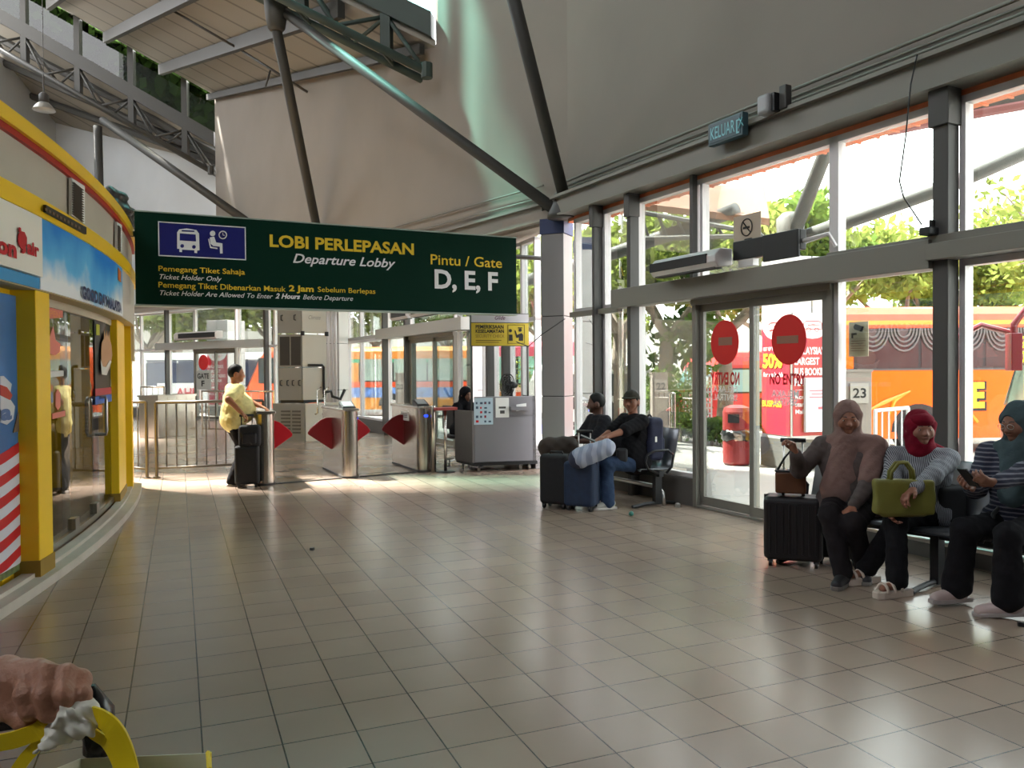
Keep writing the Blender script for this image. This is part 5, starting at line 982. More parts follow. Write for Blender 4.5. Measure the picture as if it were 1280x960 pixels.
# number pillars
M_pil = mat('beige_plaster_pillar', (150, 138, 128), .8, 0, .06, 3)
def numpillar(num, pxa, pxb, D, ytop, plate, label):
    a = P(pxa, 470, D); b_ = P(pxb, 470, D); pl = Plane(a, b_); h = pl.hit(pxa, ytop)[1]; t_ = thing('number_pillar', label, 'pillar', (a.x, a.y, 0)); m = MB(); m.pbox(pl, 0, pl.L, 0, h, -.3, 0); obj('pillar_block', m, M_pil, t_, bevel=.01)
    m = MB(); m.pbox(pl, -.01, pl.L + .01, h - .03, h, -.31, .01); obj('cap', m, M_pil, t_); xa, ya, xb, yb = plate; ua, z0 = pl.hit(xa, yb); ub_, z1 = pl.hit(xb, ya); m = MB(); m.pbox(pl, ua, ub_, z0, z1, 0, .02); p_ = obj('number_plate', m, mat('pale_number_plate', (172, 163, 152), .6), t_)
    m = MB(); w_ = ub_ - ua; lettering(m, num, pl.pt(ua + w_ * .14, z0 + (z1 - z0) * .28, .023), pl.u, pl.v, w_ * .72, (z1 - z0) * .46, .02); obj('number', m, M_ink, p_)
numpillar('22', 815.5, 835, 16.8, 465.5, (818, 474, 834, 492), 'beige concrete pillar numbered 22 outside the window'); numpillar('23', 1057.5, 1090, 9.7, 462, (1062, 479, 1085, 504), 'beige concrete pillar numbered 23 behind the woman in the pink headscarf'); numpillar('20', 494, 506.5, 23.5, 466, (495, 477, 505, 490), 'beige concrete pillar numbered 20 seen through the centre window')
railing('white steel ramp railing outside, right of pillar 23', P(1094, 470, 9.9).xy.to_3d(), P(1135, 470, 10.6).xy.to_3d(), 4, h=1.03, m_=M_white)
railing('slim steel railing beside pillar 22 outside', P(836, 470, 16.2).xy.to_3d(), P(843, 470, 15.2).xy.to_3d(), 1, h=1.1, m_=M_ss)
# bin
q = G(921, 580); t_ = thing('litter_bin', 'round red litter bin with a black bag folded over its middle outside the door', 'bin', q); M_bin = mat('red_bin', (122, 34, 32), .4, 0, .1, 4); m = MB(); m.lathe(q, [(.20, 0), (.225, .03), (.225, .45), (.225, .5)], 28); obj('lower_body', m, M_bin, t_, smooth=False); m = MB(); m.lathe(q, [(.225, .5), (.225, .86), (.20, .93), (.10, .97)], 28); up_ = obj('upper_body', m, M_bin, t_)
m = MB(); random.seed(3); m.lathe(q, [(.228, .40), (.25, .42), (.245, .47), (.262, .50), (.24, .54), (.228, .56)], 26); [setattr(v, 'x', v.x + random.uniform(-.012, .012)) or setattr(v, 'z', v.z + random.uniform(-.02, .02)) for v in m.v]; obj('bin_bag', m, mat('black_bin_bag', (26, 27, 27), .25), t_, smooth=True)
m = MB(); vd = -Vector((q.x, q.y, 0)).normalized(); m.obox(q + vd * .222 + Vector((-.05, 0, .76)), Vector((vd.y, -vd.x, 0)), (0, 0, 1), vd, .09, .07, .008); obj('bin_opening', m, M_ink, up_)
# columns with red bus-ticket posters
def postercol(edge, du, w_, h, label, full=True, yb=.62, yt=2.05):
    du = Vector((du[0], du[1], 0)).normalized(); dn = Vector((-du.y, du.x, 0)); e = Vector((edge.x, edge.y, 0)); t_ = thing('poster_column', label, 'column', e + (du + dn) * w_ / 2); m = MB(); m.obox(e + (du + dn) * w_ / 2 + Vector((0, 0, h / 2)), du, dn, (0, 0, 1), w_ / 2, w_ / 2, h / 2); cl = obj('cladding', m, M_col, t_, bevel=.01)
    m = MB(); [m.obox(e + (du + dn) * w_ / 2 + Vector((0, 0, z)), du, dn, (0, 0, 1), w_ / 2 + .002, w_ / 2 + .002, .006) for z in (1.1, 2.3)]; m.obox(e + du * w_ * .5 - dn * .003 + Vector((0, 0, (h + yt) / 2)), du, dn, (0, 0, 1), .006, .003, (h - yt) / 2); obj('panel_joint', m, M_post, t_)
    for k, (pd, nrm) in enumerate(((du, -dn), (-dn, -du))):
        # each poster: red sheet with a white dome at the top
        o0 = e if k == 0 else e + dn * w_; mid = o0 + pd * w_ / 2 + nrm * .004
        def pp_(x, z, o_=0): return o0 + pd * (w_ * x) + nrm * (.008 + o_) + Vector((0, 0, z))
        m = MB(); m.prism([pp_(.03, yb), pp_(.97, yb), pp_(.97, yt), pp_(.03, yt)], nrm * .003); sh = obj('poster', m, mat('poster_red', (172, 34, 56), .5, 0, .06, 2), t_, label='red poster')
        hh = yt - yb; m = MB(); m.prism([pp_(.03, yt, .004), pp_(.97, yt, .004)][::-1] + [pp_(.5 - .47 * math.cos(a * .2618), yt - hh * .05 - hh * .16 * math.sin(a * .2618), .004) for a in range(13)], nrm * .003); obj('poster_dome', m, M_wink, sh)
        m = MB(); q2 = lambda x, z: pp_(x, z, .01); bz = yt - hh * .13; m.tube([q2(.28, bz), q2(.28, bz + .09), q2(.34, bz + .12), q2(.66, bz + .12), q2(.72, bz + .09), q2(.72, bz)], .006, 5, closed=True); [m.tube([q2(cx + .05 * math.cos(a * .785), bz - .01 + .03 * math.sin(a * .785)) for a in range(8)], .005, 5, closed=True) for cx in (.4, .6)]; lettering(m, 'redBus', pp_(.34, bz + .045, .010), pd, (0, 0, 1), w_ * .33, .035, .01); obj('bus_logo', m, M_rink, sh)
        if full:
            m = MB(); my = MB()
            if k == 0:
                for i, (s, wd) in enumerate((("MALAYSIA'S", .74), ('LARGEST', .6), ('BUS BOOKING', .84), ('PLATFORM', .64))): lettering(m, s, pp_(.06, yt - hh * (.335 + .085 * i), .012), pd, (0, 0, 1), w_ * wd, hh * .055, .03)
                for i, (s, wd) in enumerate((('Routes', .42), ('starting from', .7), ('Malacca', .45))): lettering(m, s, pp_(.08, yt - hh * (.70 + .06 * i), .012), pd, (0, 0, 1), w_ * wd, hh * .036, .01)
                m.obox(pp_(.5, yt - hh * .625, .012), pd, (0, 0, 1), nrm, w_ * .42, .003, .001)
            else:
                lettering(m, 'GET UP TO', pp_(.1, yt - hh * .30, .012), pd, (0, 0, 1), w_ * .4, hh * .03, .01); lettering(my, '50%', pp_(.08, yt - hh * .44, .012), pd, (0, 0, 1), w_ * .66, hh * .11, .04); lettering(m, 'for each ride', pp_(.1, yt - hh * .52, .012), pd, (0, 0, 1), w_ * .7, hh * .04, 0); lettering(my, 'BUSPASS', pp_(.06, yt - hh * .77, .012), pd, (0, 0, 1), w_ * .66, hh * .05, .02); obj('yellow_lettering', my, M_yink, sh)
            obj('white_lettering', m, M_wink, sh)
    m = MB(); m.obox(e + (du + dn) * w_ / 2 + Vector((0, 0, yb / 2 - .03)), du, dn, (0, 0, 1), w_ / 2 + .012, w_ / 2 + .012, yb / 2 - .03); obj('plinth', m, mat('grey_stone_plinth', (84, 83, 80), .5, 0, .2, 6), t_)
    return t_
e1_ = P(989, 470, 12.3); postercol(e1_, (.95, .3), .76, 3.3, 'clad column with red bus-booking posters behind the no-entry door', yb=.52, yt=2.42)
nbx = thing('notice_box', 'white notice box fixed low on the red poster column', 'box', e1_ + Vector((.4, .1, .9))); du_ = Vector((.95, .3, 0)).normalized(); dn_ = Vector((-du_.y, du_.x, 0)); e0 = Vector((e1_.x, e1_.y, 0)); m = MB(); m.obox(e0 + du_ * .46 - dn_ * .06 + Vector((0, 0, 1.0)), du_, dn_, (0, 0, 1), .26, .03, .42); bx2 = obj('panel', m, mat('pale_notice_box', (206, 214, 222), .5), nbx, bevel=.01); m = MB(); [m.obox(e0 + du_ * .46 - dn_ * .092 + Vector((0, 0, z)), du_, dn_, (0, 0, 1), .2 - .04 * (i % 2), .001, .008) for i, z in enumerate((1.22, 1.17, 1.12))]; m.obox(e0 + du_ * .46 - dn_ * .092 + Vector((0, 0, .95)), du_, dn_, (0, 0, 1), .04, .001, .02); obj('print', m, mat('rose_print', (200, 90, 110), .5), bx2)
postercol(P(259, 470, 29.5), (.93, -.36), .95, 3.5, 'poster column seen beyond the Gate F door', full=True, yb=.4, yt=2.42)
pc = P(741, 470, 13.2); c_t, _c = column('pale clad outdoor column just right of the dark corner column', (P(728, 470, 13.0).x, 13.0), (.97, .25), .42, 3.7, M_col, nm='column'); m = MB(); m.obox(_c + Vector((0, 0, 3.62)), (.97, .25, 0), (-.25, .97, 0), (0, 0, 1), .215, .215, .1); obj('cap_band', m, _M['dark_blue_paint'], c_t)
# outdoor roof struts and eave
nd = P(988, 302, 12.6)
M_pipe = mat('grey_outdoor_pipe', (82, 81, 77), .6)
def ostrut(lab, pts, r, nm='canopy_strut'): m = MB(); m.tube(pts, r, 12); return tag(obj(nm, m, M_pipe, smooth=True), lab, 'strut')
ostrut('grey outdoor pipe strut leaning up to the right above the poster column', [nd, P(1036, 180, 11.6), P(1060, 120, 11.2)], .11); ostrut('long grey outdoor pipe rising to the right behind the upper glass', [nd + Vector((0, .1, 0)), P(1183, 233, 11.3), P(1290, 186, 10.9), P(1420, 120, 10.4)], .11); ostrut('grey outdoor pipe sloping down left behind the upper glass', [P(920, 262, 14), P(852, 288, 15), P(766, 317, 16), P(660, 350, 18)], .13)
m = MB(); m.lathe(nd - Vector((0, 0, .1)), [(.16, 0), (.2, .1), (.22, .45), (.12, .55)], 14); tag(obj('strut_shoe', m, M_pipe, smooth=True), 'grey steel shoe on top of the poster column', 'steel node')
ev = thing('eave', 'brown outdoor eave with a small truss seen through the upper panes', 'eave', P(870, 280, 15)); M_eave = mat('brown_eave_board', (124, 84, 58), .6)
m = MB(); a, b_ = P(800, 262, 15), P(962, 282, 13.6); a2, b2 = P(806, 240, 17), P(955, 238, 16); m.hexa([a, b_, b2, a2] + [v + Vector((0, 0, .12)) for v in (a, b_, b2, a2)]); obj('soffit', m, M_eave, ev)
m = MB(); a3, b3 = P(690, 268, 16), P(1010, 215, 11.8)
for off in (0, .5): m.tube([P(800, 265, 15) - Vector((0, 0, off)), P(950, 292 - 10 * off, 13.4) - Vector((0, 0, off * .2))], .045, 6)
for i in range(7): t0 = i / 6; a = P(800, 265, 15).lerp(P(950, 292, 13.4), t0); m.tube([a, a + Vector((.15, 0, -.45 + .3 * t0))], .03, 5)
obj('eave_truss', m, M_pipe, ev)
m = MB(); q0 = P(1216, 150, 9.6); m.hexa([P(1048, 178, 10.5), P(1216, 120, 9.2), P(1420, 60, 8), P(1420, 20, 8)] + [v + Vector((0, 0, .08)) for v in (P(1048, 178, 10.5), P(1216, 120, 9.2), P(1420, 60, 8), P(1420, 20, 8))]);
ev2 = thing('eave', 'grey underside of the outdoor eave at the top right of the glass', 'eave', P(1240, 115, 8)); m = MB(); pts_ = [P(1110, 165, 9.5), P(1216, 143, 8.8), P(1300, 128, 8.2), P(1300, 60, 8.2), P(1190, 104, 9.0)]; m.prism(pts_, Vector((0, 0, .1))); obj('soffit', m, mat('grey_eave', (96, 94, 90), .6), ev2); m = MB(); m.tube(pts_[:3], .05, 6); obj('eave_edge', m, _M['maroon_mirror'] if False else mat('dull_pink_edge', (170, 110, 110), .6), ev2)
# hedge, screen, lamp post
M_bark = mat('grey_brown_bark', (132, 118, 104), .9, 0, .25, 5)
def leafmat(name, c):
    m = bpy.data.materials.new(name); m.use_nodes = True; t = m.node_tree; t.nodes.clear(); o_ = t.nodes.new('ShaderNodeOutputMaterial'); mx = t.nodes.new('ShaderNodeMixShader'); df = t.nodes.new('ShaderNodeBsdfDiffuse'); tl = t.nodes.new('ShaderNodeBsdfTranslucent'); nz = t.nodes.new('ShaderNodeTexNoise'); tcn = t.nodes.new('ShaderNodeTexCoord'); r = t.nodes.new('ShaderNodeValToRGB')
    nz.inputs['Scale'].default_value = 1.3; a = rgb(c); r.color_ramp.elements[0].position = .35; r.color_ramp.elements[1].position = .65; r.color_ramp.elements[0].color = tuple(v * .55 for v in a[:3]) + (1,); r.color_ramp.elements[1].color = tuple(min(1, v * 1.35) for v in a[:3]) + (1,)
    t.links.new(tcn.outputs['Object'], nz.inputs['Vector']); t.links.new(nz.outputs['Fac'], r.inputs[0]); t.links.new(r.outputs[0], df.inputs[0]); t.links.new(r.outputs[0], tl.inputs[0]); mx.inputs[0].default_value = .6; t.links.new(df.outputs[0], mx.inputs[1]); t.links.new(tl.outputs[0], mx.inputs[2]); t.links.new(mx.outputs[0], o_.inputs[0]); return m
LM = [leafmat('yellow_green_leaves', (134, 146, 72)), leafmat('mid_green_leaves', (100, 122, 56)), leafmat('deep_green_leaves', (52, 72, 34))]
def leaves(cl, n, size, rng):
    cl = np.array(cl); w_ = cl[:, 3] ** 3; idx = rng.choice(len(cl), n, p=w_ / w_.sum()); d = rng.normal(size=(n, 3)); d /= np.linalg.norm(d, axis=1)[:, None]; r = rng.random(n) ** .4; c = cl[idx, :3] + d * (cl[idx, 3] * r)[:, None] * np.array([1, 1, .75]); a = rng.normal(size=(n, 3)); a /= np.linalg.norm(a, axis=1)[:, None]; b_ = np.cross(a, rng.normal(size=(n, 3))); b_ /= np.linalg.norm(b_, axis=1)[:, None]; s = size * (.6 + .8 * rng.random(n))[:, None]
    V = np.stack([c - a * s, c + b_ * s * .5, c + a * s, c - b_ * s * .5], 1).reshape(-1, 3); return V, np.arange(4 * n).reshape(-1, 4)
def leafobj(name, V, Q, m_, parent):
    me = bpy.data.meshes.new(name); V = V - np.array(_LOC[parent.name]); me.vertices.add(len(V)); me.vertices.foreach_set('co', V.astype(np.float32).ravel()); me.loops.add(len(Q) * 4); me.loops.foreach_set('vertex_index', Q.ravel().astype(np.int32)); me.polygons.add(len(Q)); me.polygons.foreach_set('loop_start', np.arange(len(Q), dtype=np.int32) * 4); me.update(calc_edges=True); me.materials.append(m_); o = bpy.data.objects.new(name, me); COL.objects.link(o); o.parent = parent; _LOC[o.name] = _LOC[parent.name]; return o
def tree(label, base, H, cr, seed, lm, nl, size=.16, zlow=.35, name='tree', spread=1.0, dens=1.0):
    rng = np.random.default_rng(seed); base = Vector(base); base.z = GZ; t_ = thing(name, label, 'tree', base, 'leafy trees around the bus park'); tips = []; mt_ = MB(); mb_ = MB()
    top = base + Vector((0, 0, H * zlow)); mt_.tube([base, base + Vector((rng.normal() * .08, 0, H * zlow * .5)), top], [H * .032, H * .026, H * .022], 8)
    def br(p, d, L, r, lv):
        p2 = p + d * L + Vector(rng.normal(size=3) * L * .12); mb_.tube([p, (p + p2) / 2 + Vector(rng.normal(size=3) * L * .05), p2], [r, r * .75, r * .5], 5, caps=False)
        if lv >= 2: tips.append((*((p + p2) / 2), L * .55)); tips.append((*p2, L * .7))
        if lv < 3:
            for _ in range(3): nd_ = (d + Vector(rng.normal(size=3) * .55)); nd_.z = nd_.z * .8 + .18; nd_.normalize(); br(p2, nd_, L * .66, r * .55, lv + 1)
    for i in range(5):
        a = i * 1.2566 + rng.random(); br(top, Vector((math.cos(a) * .75 * spread, math.sin(a) * .75 * spread, .75)).normalized(), cr * .52, H * .014, 1)
    obj('trunk', mt_, M_bark, t_, smooth=True); obj('branches', mb_, M_bark, t_, smooth=True); V, Q = leaves(tips, int(nl * .8), size, rng); leafobj('foliage', V, Q, lm, t_); return t_
def T_(px, D): v = P(px, 470, D); return (v.x, v.y, 0)
for i, (px, D, H, cr, lm, nl, lab) in enumerate((
    (1135, 27, 8.4, 3.6, 0, 9000, 'bright green bushy tree above the orange coach, left of the thick dark post'), (1330, 25, 9.5, 4.6, 0, 3200, 'sparse pale-branched tree at the right edge above the orange coach'), (1010, 25, 8.6, 3.8, 0, 7000, 'light green tree behind the poster column'),
    (905, 23, 8.2, 3.8, 1, 9500, 'green tree behind the left sliding door leaf'), (835, 21, 7.8, 3.4, 0, 6500, 'light green tree behind pillar 22'), (775, 24, 8.6, 3.2, 0, 3800, 'thin-leaved tree right of the pale outdoor column'), (685, 30, 8.2, 3.6, 0, 7000, 'green tree beyond the white van'),
    (560, 42, 8.6, 4.6, 1, 7000, 'tree beyond the frosted centre door'), (470, 44, 9.6, 5.0, 0, 8000, 'tree above the orange and teal bus'), (345, 46, 9.6, 5.0, 0, 9000, 'tree above the vermilion bus at left'), (262, 44, 9, 4.6, 0, 8000, 'tree behind the Gate F air curtain'), (185, 45, 9.4, 4.8, 0, 9000, 'bright tree at far left above the white-roofed bus'),
    (1225, 30, 8.4, 3.8, 0, 3500, 'airy tree just right of the thick dark post'), (960, 34, 9.4, 4.2, 1, 6000, 'mid green tree further back behind the doors'), (635, 46, 8.6, 4.4, 1, 6000, 'distant tree behind the security sign'))):
    tree(lab, T_(px, D), H, cr, 11 + i, LM[lm], nl, size=.15 if D < 35 else .2)
for px, D, H, cr, lab in ((-60, 58, 46, 18, 'tall dark tree glimpsed at the far left end of the clerestory glass'), (140, 52, 40, 15, 'tall dark tree glimpsed through the middle of the clerestory glass'), (210, 62, 42, 17, 'tall dark tree glimpsed through the clerestory glass, right part'), (60, 60, 46, 18, 'tall dark tree glimpsed through the clerestory glass, left part')): tree(lab, T_(px, D), H, cr, abs(px), LM[2], 11000, size=.55, zlow=.3)
# low hedge, planter, perforated screen
def bushes(lab, px, D, w_, h, n, lm, seed):
    rng = np.random.default_rng(seed); o0 = Vector(T_(px, D)); o0.z = GZ; t_ = thing('shrub', lab, 'shrub', o0); cl = [(o0.x + rng.uniform(-w_, w_), o0.y + rng.uniform(-.3, .3), GZ + h * (.3 + .5 * rng.random()), h * .35) for _ in range(10)]; V, Q = leaves(cl, n, .06, rng); leafobj('foliage', V, Q, LM[lm], t_); m = MB(); [m.tube([o0 + Vector((c[0] - o0.x, c[1] - o0.y, 0)), Vector(c[:3])], .015, 5) for c in cl]; obj('stems', m, M_bark, t_)
bushes('low yellow-green hedge right of pillar 22', 868, 21, .9, .8, 3000, 0, 1); bushes('small green shrub behind the red litter bin', 893, 20, .5, .75, 2000, 1, 2); bushes('leafy shrub with orange flowers on the pillar numbered 22', 828, 19, .4, 2.2, 1500, 1, 3); bushes('broad hedge beyond the white van', 672, 27, 2.0, 2.4, 3500, 0, 4)
sc_ = thing('perforated_screen', 'white perforated screen outside between pillar 22 and the door', 'screen', T_(872, 22.5)); a, b_ = Vector(T_(857, 22.5)), Vector(T_(889, 22.5)); pl = Plane(a, b_); m = MB()
for i in range(9):
    u = pl.L * i / 8; m.pbox(pl, u - .02, u + .02, GZ, 1.7, 0, .03)
for k in range(14): z = GZ + .08 + k * .15; m.pbox(pl, 0, pl.L, z - .02, z + .02, 0, .03)
obj('lattice', m, M_white, sc_)
m = MB(); m.cyl(Vector(T_(777, 19)) + Vector((0, 0, GZ)), Vector(T_(777, 19)) + Vector((0, 0, 6)), .06, 10); tag(obj('lamp_post', m, M_ss, smooth=True), 'slim pale pole outside above the man in the cap', 'pole')
m = MB(); m.box((-40, 70, GZ), (60, 72, 5.5)); tag(obj('building', m, mat('far_pale_wall', (200, 196, 188), .8, 0, .1, .3)), 'long pale building far beyond the bus park', 'building')
# ================================================================ people
def N(v): v = np.array(v, float); return v / (np.linalg.norm(v) + 1e-9)
def ik(a, b_, l1, l2, pole):
    a, b_ = np.array(a, float), np.array(b_, float); d = b_ - a; L = np.linalg.norm(d); L = min(L, (l1 + l2) * .998); d = N(b_ - a); x = (l1 * l1 - l2 * l2 + L * L) / (2 * L); h = math.sqrt(max(l1 * l1 - x * x, 1e-6)); p = np.array(pole, float); p = N(p - d * (p @ d)); return a + d * x + p * h, a + d * L
def frame(f, up=(0, 0, 1)):
    f = N(f); r = N(np.cross(f, up)); u = np.cross(r, f); return r, f, u     # right, forward, up
def handp(w_, d, n, side, s=1.0, curl=.5, spread=1.0, grip=False, thumb=None):
    """palm + 5 separate fingers. w_ wrist, d finger direction, n palm-facing direction, side +1 when the thumb is along cross(d,n)"""
    w_ = np.array(w_, float); d = N(d); n = N(np.array(n, float) - d * (np.array(n, float) @ d)); t = np.cross(d, n) * side; pr = []
    pr.append(rc(w_, w_ + d * .045 * s, .023 * s, .026 * s, (n, .62))); 
    for k in (-.022, 0, .022): pr.append(rc(w_ + d * .03 * s + t * k * .6 * s, w_ + d * .085 * s + t * k * s, .017 * s, .014 * s, (n, .8)))
    lens = [(.042, .026, .020), (.046, .029, .022), (.043, .027, .021), (.033, .021, .018)]
    for i, (l3) in enumerate(lens):
        o = (1.5 - i) * .0195 * s; p = w_ + d * (.088 - abs(1.2 - i) * .004) * s + t * o; dd = N(d + t * (1.5 - i) * .07 * spread); a = 0
        for j, l in enumerate(l3):
            a += curl * (.75, 1.0, .7)[j]; q = p + (dd * math.cos(a) + n * math.sin(a)) * l * s; pr.append(rc(p, q, (.0098 - .0009 * j) * s, (.0092 - .0010 * j) * s)); p = q
    p = w_ + d * .022 * s + t * .022 * s; q = p + N(d * .7 + t * .75 + n * .25) * .038 * s; r = q + N(d * .85 + t * (.1 if grip else .45) + n * (.75 if grip else .3)) * .030 * s; e = r + N(d * .8 + t * (-.3 if grip else .1) + n * (.7 if grip else .3)) * .024 * s
    pr += [rc(p, q, .016 * s, .0125 * s), rc(q, r, .012 * s, .0108 * s), rc(r, e, .0105 * s, .009 * s)]
    return pr
SK = {}
def person(name, label, hip, fwd, head_dir, sk=(150, 104, 78), size=1.0, w_=1.0, lean=.12, sit=True, feet=None, hands=None, top=None, bottom=None, hs=.0085, hcurl=(.5, .5), hn=None, hd=None, sleeve='long', shoe=None, torso=.50, kneepole=None, elbp=None, legs=None, headlift=0, belly=0.0, skirt=False, seated_h=None, toes=None):
    """joints from hip point, facing, foot targets (ankles) and hand targets (wrists), all in hall coordinates"""
    hip = np.array(hip, float); R, Fw, U = frame((fwd[0], fwd[1], 0)); s = size; tdir = N(U + Fw * lean); chest = hip + tdir * torso * .62 * s; neck = hip + tdir * torso * s; hr, hf, hu = frame(head_dir); head = neck + N(tdir * .8 + Fw * .12 + U * .3) * (.165 + headlift) * s
    sh = {1: neck - tdir * .045 * s + R * .175 * w_ ** .5 * s, -1: neck - tdir * .045 * s - R * .175 * w_ ** .5 * s}
    hp = {1: hip + R * .09 * s * w_ ** .5, -1: hip - R * .09 * s * w_ ** .5}; tdw = w_
    body = []; L = {}
    for sd in (1, -1):
        an = np.array(feet[sd], float); kp_ = (kneepole[sd] if kneepole else Fw + U * .8); kn, an2 = ik(hp[sd], an, .43 * s, .42 * s, kp_); wr = np.array(hands[sd], float); eb, wr2 = ik(sh[sd], wr, .28 * s, .25 * s, (elbp[sd] if elbp else -U + R * .5 * sd - Fw * .2)); L[sd] = dict(k=kn, a=an2, e=eb, w=wr2)
    def torsop(g):   # g grows the surface for clothing
        q = [rc(hp[-1], hp[1], (.098 * tdw + g) * s, None, (Fw, .95)), rc(hip + U * .03, chest, (.128 * tdw + belly * .3 + g) * s, (.132 * tdw + g) * s, (Fw, .80)), rc(chest - R * .07 * s, chest + R * .07 * s, (.112 * tdw + g) * s, None, (Fw, .85)), rc(sh[-1] * .8 + neck * .2 - tdir * .03, sh[1] * .8 + neck * .2 - tdir * .03, (.062 + g) * s, None), rc(neck - tdir * .03, sh[1], (.055 + g) * s, (.052 + g) * s), rc(neck - tdir * .03, sh[-1], (.055 + g) * s, (.052 + g) * s)]
        if belly: q.append(el(hip + tdir * .17 * s + Fw * (.05 + belly * .5) * s, ((.15 * tdw + belly * .4 + g) * s,) * 3))
        return q
    def armp(sd, g, upto=1.0):
        l = L[sd]; q = [rc(sh[sd], l['e'], (.050 * w_ ** .5 + g) * s, (.040 * w_ ** .5 + g) * s)]
        if upto > .5: q.append(rc(l['e'], l['e'] + (l['w'] - l['e']) * min(1, (upto - .5) * 2), (.041 * w_ ** .5 + g) * s, (.027 + g * .9) * s))
        return q
    def legp(sd, g, flare=0.0, upto=1.0):
        l = L[sd]; an = l['k'] + (l['a'] - l['k']) * upto
        return [rc(hp[sd], l['k'], (.088 * w_ ** .7 + g) * s, (.058 * w_ ** .5 + g) * s), rc(l['k'], an, (.057 * w_ ** .5 + g) * s, (.036 + g + flare) * s)]
    hc = head
    sh_ = s * 1.09
    def headp():
        f, r, u = hf, hr, hu
        q = [el(hc + u * .025 * sh_ - f * .008 * sh_, np.array((.074, .092, .098)) * sh_, np.stack([r, f, u], 1)), rc(hc - u * .01 * sh_ + f * .03 * sh_, hc - u * .062 * sh_ + f * .048 * sh_, .058 * sh_, .034 * sh_, (r, 1.0)), rc(hc + u * .012 * sh_ + f * .082 * sh_, hc - u * .02 * sh_ + f * .101 * sh_, .008 * sh_, .014 * sh_), rc(hc - u * .024 * sh_ + f * .09 * sh_ + r * .012 * sh_, hc - u * .024 * sh_ + f * .09 * sh_ - r * .012 * sh_, .008 * sh_), rc(hc - u * .046 * sh_ + f * .086 * sh_ + r * .016 * sh_, hc - u * .046 * sh_ + f * .086 * sh_ - r * .016 * sh_, .0075 * sh_), rc(hc + u * .022 * sh_ + f * .078 * sh_ + r * .034 * sh_, hc + u * .024 * sh_ + f * .084 * sh_ + r * .010 * sh_, .009 * sh_), rc(hc + u * .022 * sh_ + f * .078 * sh_ - r * .034 * sh_, hc + u * .024 * sh_ + f * .084 * sh_ - r * .010 * sh_, .009 * sh_), el(hc - u * .018 * sh_ + f * .055 * sh_ + r * .038 * sh_, .03 * sh_), el(hc - u * .018 * sh_ + f * .055 * sh_ - r * .038 * sh_, .03 * sh_), rc(hc - u * .072 * sh_ + f * .07 * sh_, hc - u * .074 * sh_ + f * .072 * sh_, .018 * sh_)]
        for sd in (1, -1): q.append(el(hc + r * .078 * sh_ * sd - f * .005 * sh_ - u * .005 * sh_, np.array((.012, .022, .034)) * sh_, np.stack([r, f, u], 1)))
        q.append(rc(hc - u * .04 * s - f * .02 * s, neck - tdir * .02 * s, .050 * s, .056 * s)); return q
    root = thing(name, label, 'person', (hip[0], hip[1], 0)); m_sk = mat('skin_%d_%d' % (sk[0], sk[2]), sk, .5, 0, .05, 8, spec=.35)
    body = torsop(-.004) + armp(1, 0) + armp(-1, 0) + legp(1, -.004) + legp(-1, -.004) + headp(); HP = {}
    for sd in (1, -1):
        l = L[sd]; dd = hd[sd] if hd and sd in hd else N(N(l['w'] - l['e']) + Fw * .2); nn = hn[sd] if hn and sd in hn else -U; HP[sd] = handp(l['w'], dd, nn, -sd if True else sd, s * .98, hcurl[0 if sd == 1 else 1]); body += HP[sd]
        tdv = N(np.array(toes[sd], float)) if toes else Fw; body += [rc(l['a'] - U * .02 * s, l['a'] - U * (.035) * s + tdv * .13 * s, .033 * s, .024 * s), rc(l['a'], l['a'] - tdv * .03 * s - U * .03 * s, .036 * s, .03 * s)]
    sobj('body', body, m_sk, root, hs, .03)
    # eyes, brows, lips as small children of the body's root
    eye = []; 
    for sd in (1, -1):
        ec = hc + hu * .008 * sh_ + hf * .0835 * sh_ + hr * .031 * sh_ * sd; m = MB(); m.lathe(Vector(ec - hf * .010), [(.001, 0), (.010, .004), (.0125, .008), (.010, .0125), (.003, .0145)], 12, up=Vector(hf)); o_ = obj('eye', m, mat('eye_white', (170, 165, 160), .3), root, smooth=True); m = MB(); m.lathe(Vector(ec + hf * .0035), [(.0065, 0), (.003, .002)], 10, up=Vector(hf)); obj('iris', m, M_ink, o_)
        m = MB(); m.tube([Vector(hc + hu * (.030 + .004 * k_) * sh_ + hf * (.088 - .006 * j) * sh_ + hr * sd * (.014 + .013 * j) * sh_) for j, k_ in enumerate((0, 1, 0))], .0035 * sh_, 6); obj('eyebrow', m, M_ink, root, smooth=True)
    m = MB(); m.tube([Vector(hc - hu * .0455 * sh_ + hf * (.093 - .006 * abs(j)) * sh_ + hr * j * .011 * sh_) for j in (-2, -1, 0, 1, 2)], .0038 * sh_, 6); obj('lips', m, mat('lip_colour', (118, 66, 60), .5), root, smooth=True)
    J = dict(R=R, F=Fw, U=U, hip=hip, chest=chest, neck=neck, head=hc, hr=hr, hf=hf, hu=hu, sh=sh, hp=hp, L=L, s=s * 1.09, tdir=tdir, torsop=torsop, armp=armp, legp=legp, root=root, headp=headp, HP=HP, hs=hs)
    if bottom: 
        c_, fl, up_ = bottom; pr = [rc(hp[-1], hp[1], (.108 * tdw) * s), rc(hip, hip + tdir * .08 * s, .13 * tdw * s, .128 * tdw * s, (Fw, .85))] + legp(1, .012, fl, up_) + legp(-1, .012, fl, up_)
        if skirt: kk = (L[1]['k'] + L[-1]['k']) / 2; aa = (L[1]['a'] + L[-1]['a']) / 2; pr += [rc(hip, kk, .13 * s, .12 * s), rc(kk, L[1]['a'] * .75 + L[-1]['a'] * .25, .10 * s, .085 * s), rc(kk, L[-1]['a'] * .75 + L[1]['a'] * .25, .10 * s, .085 * s)]
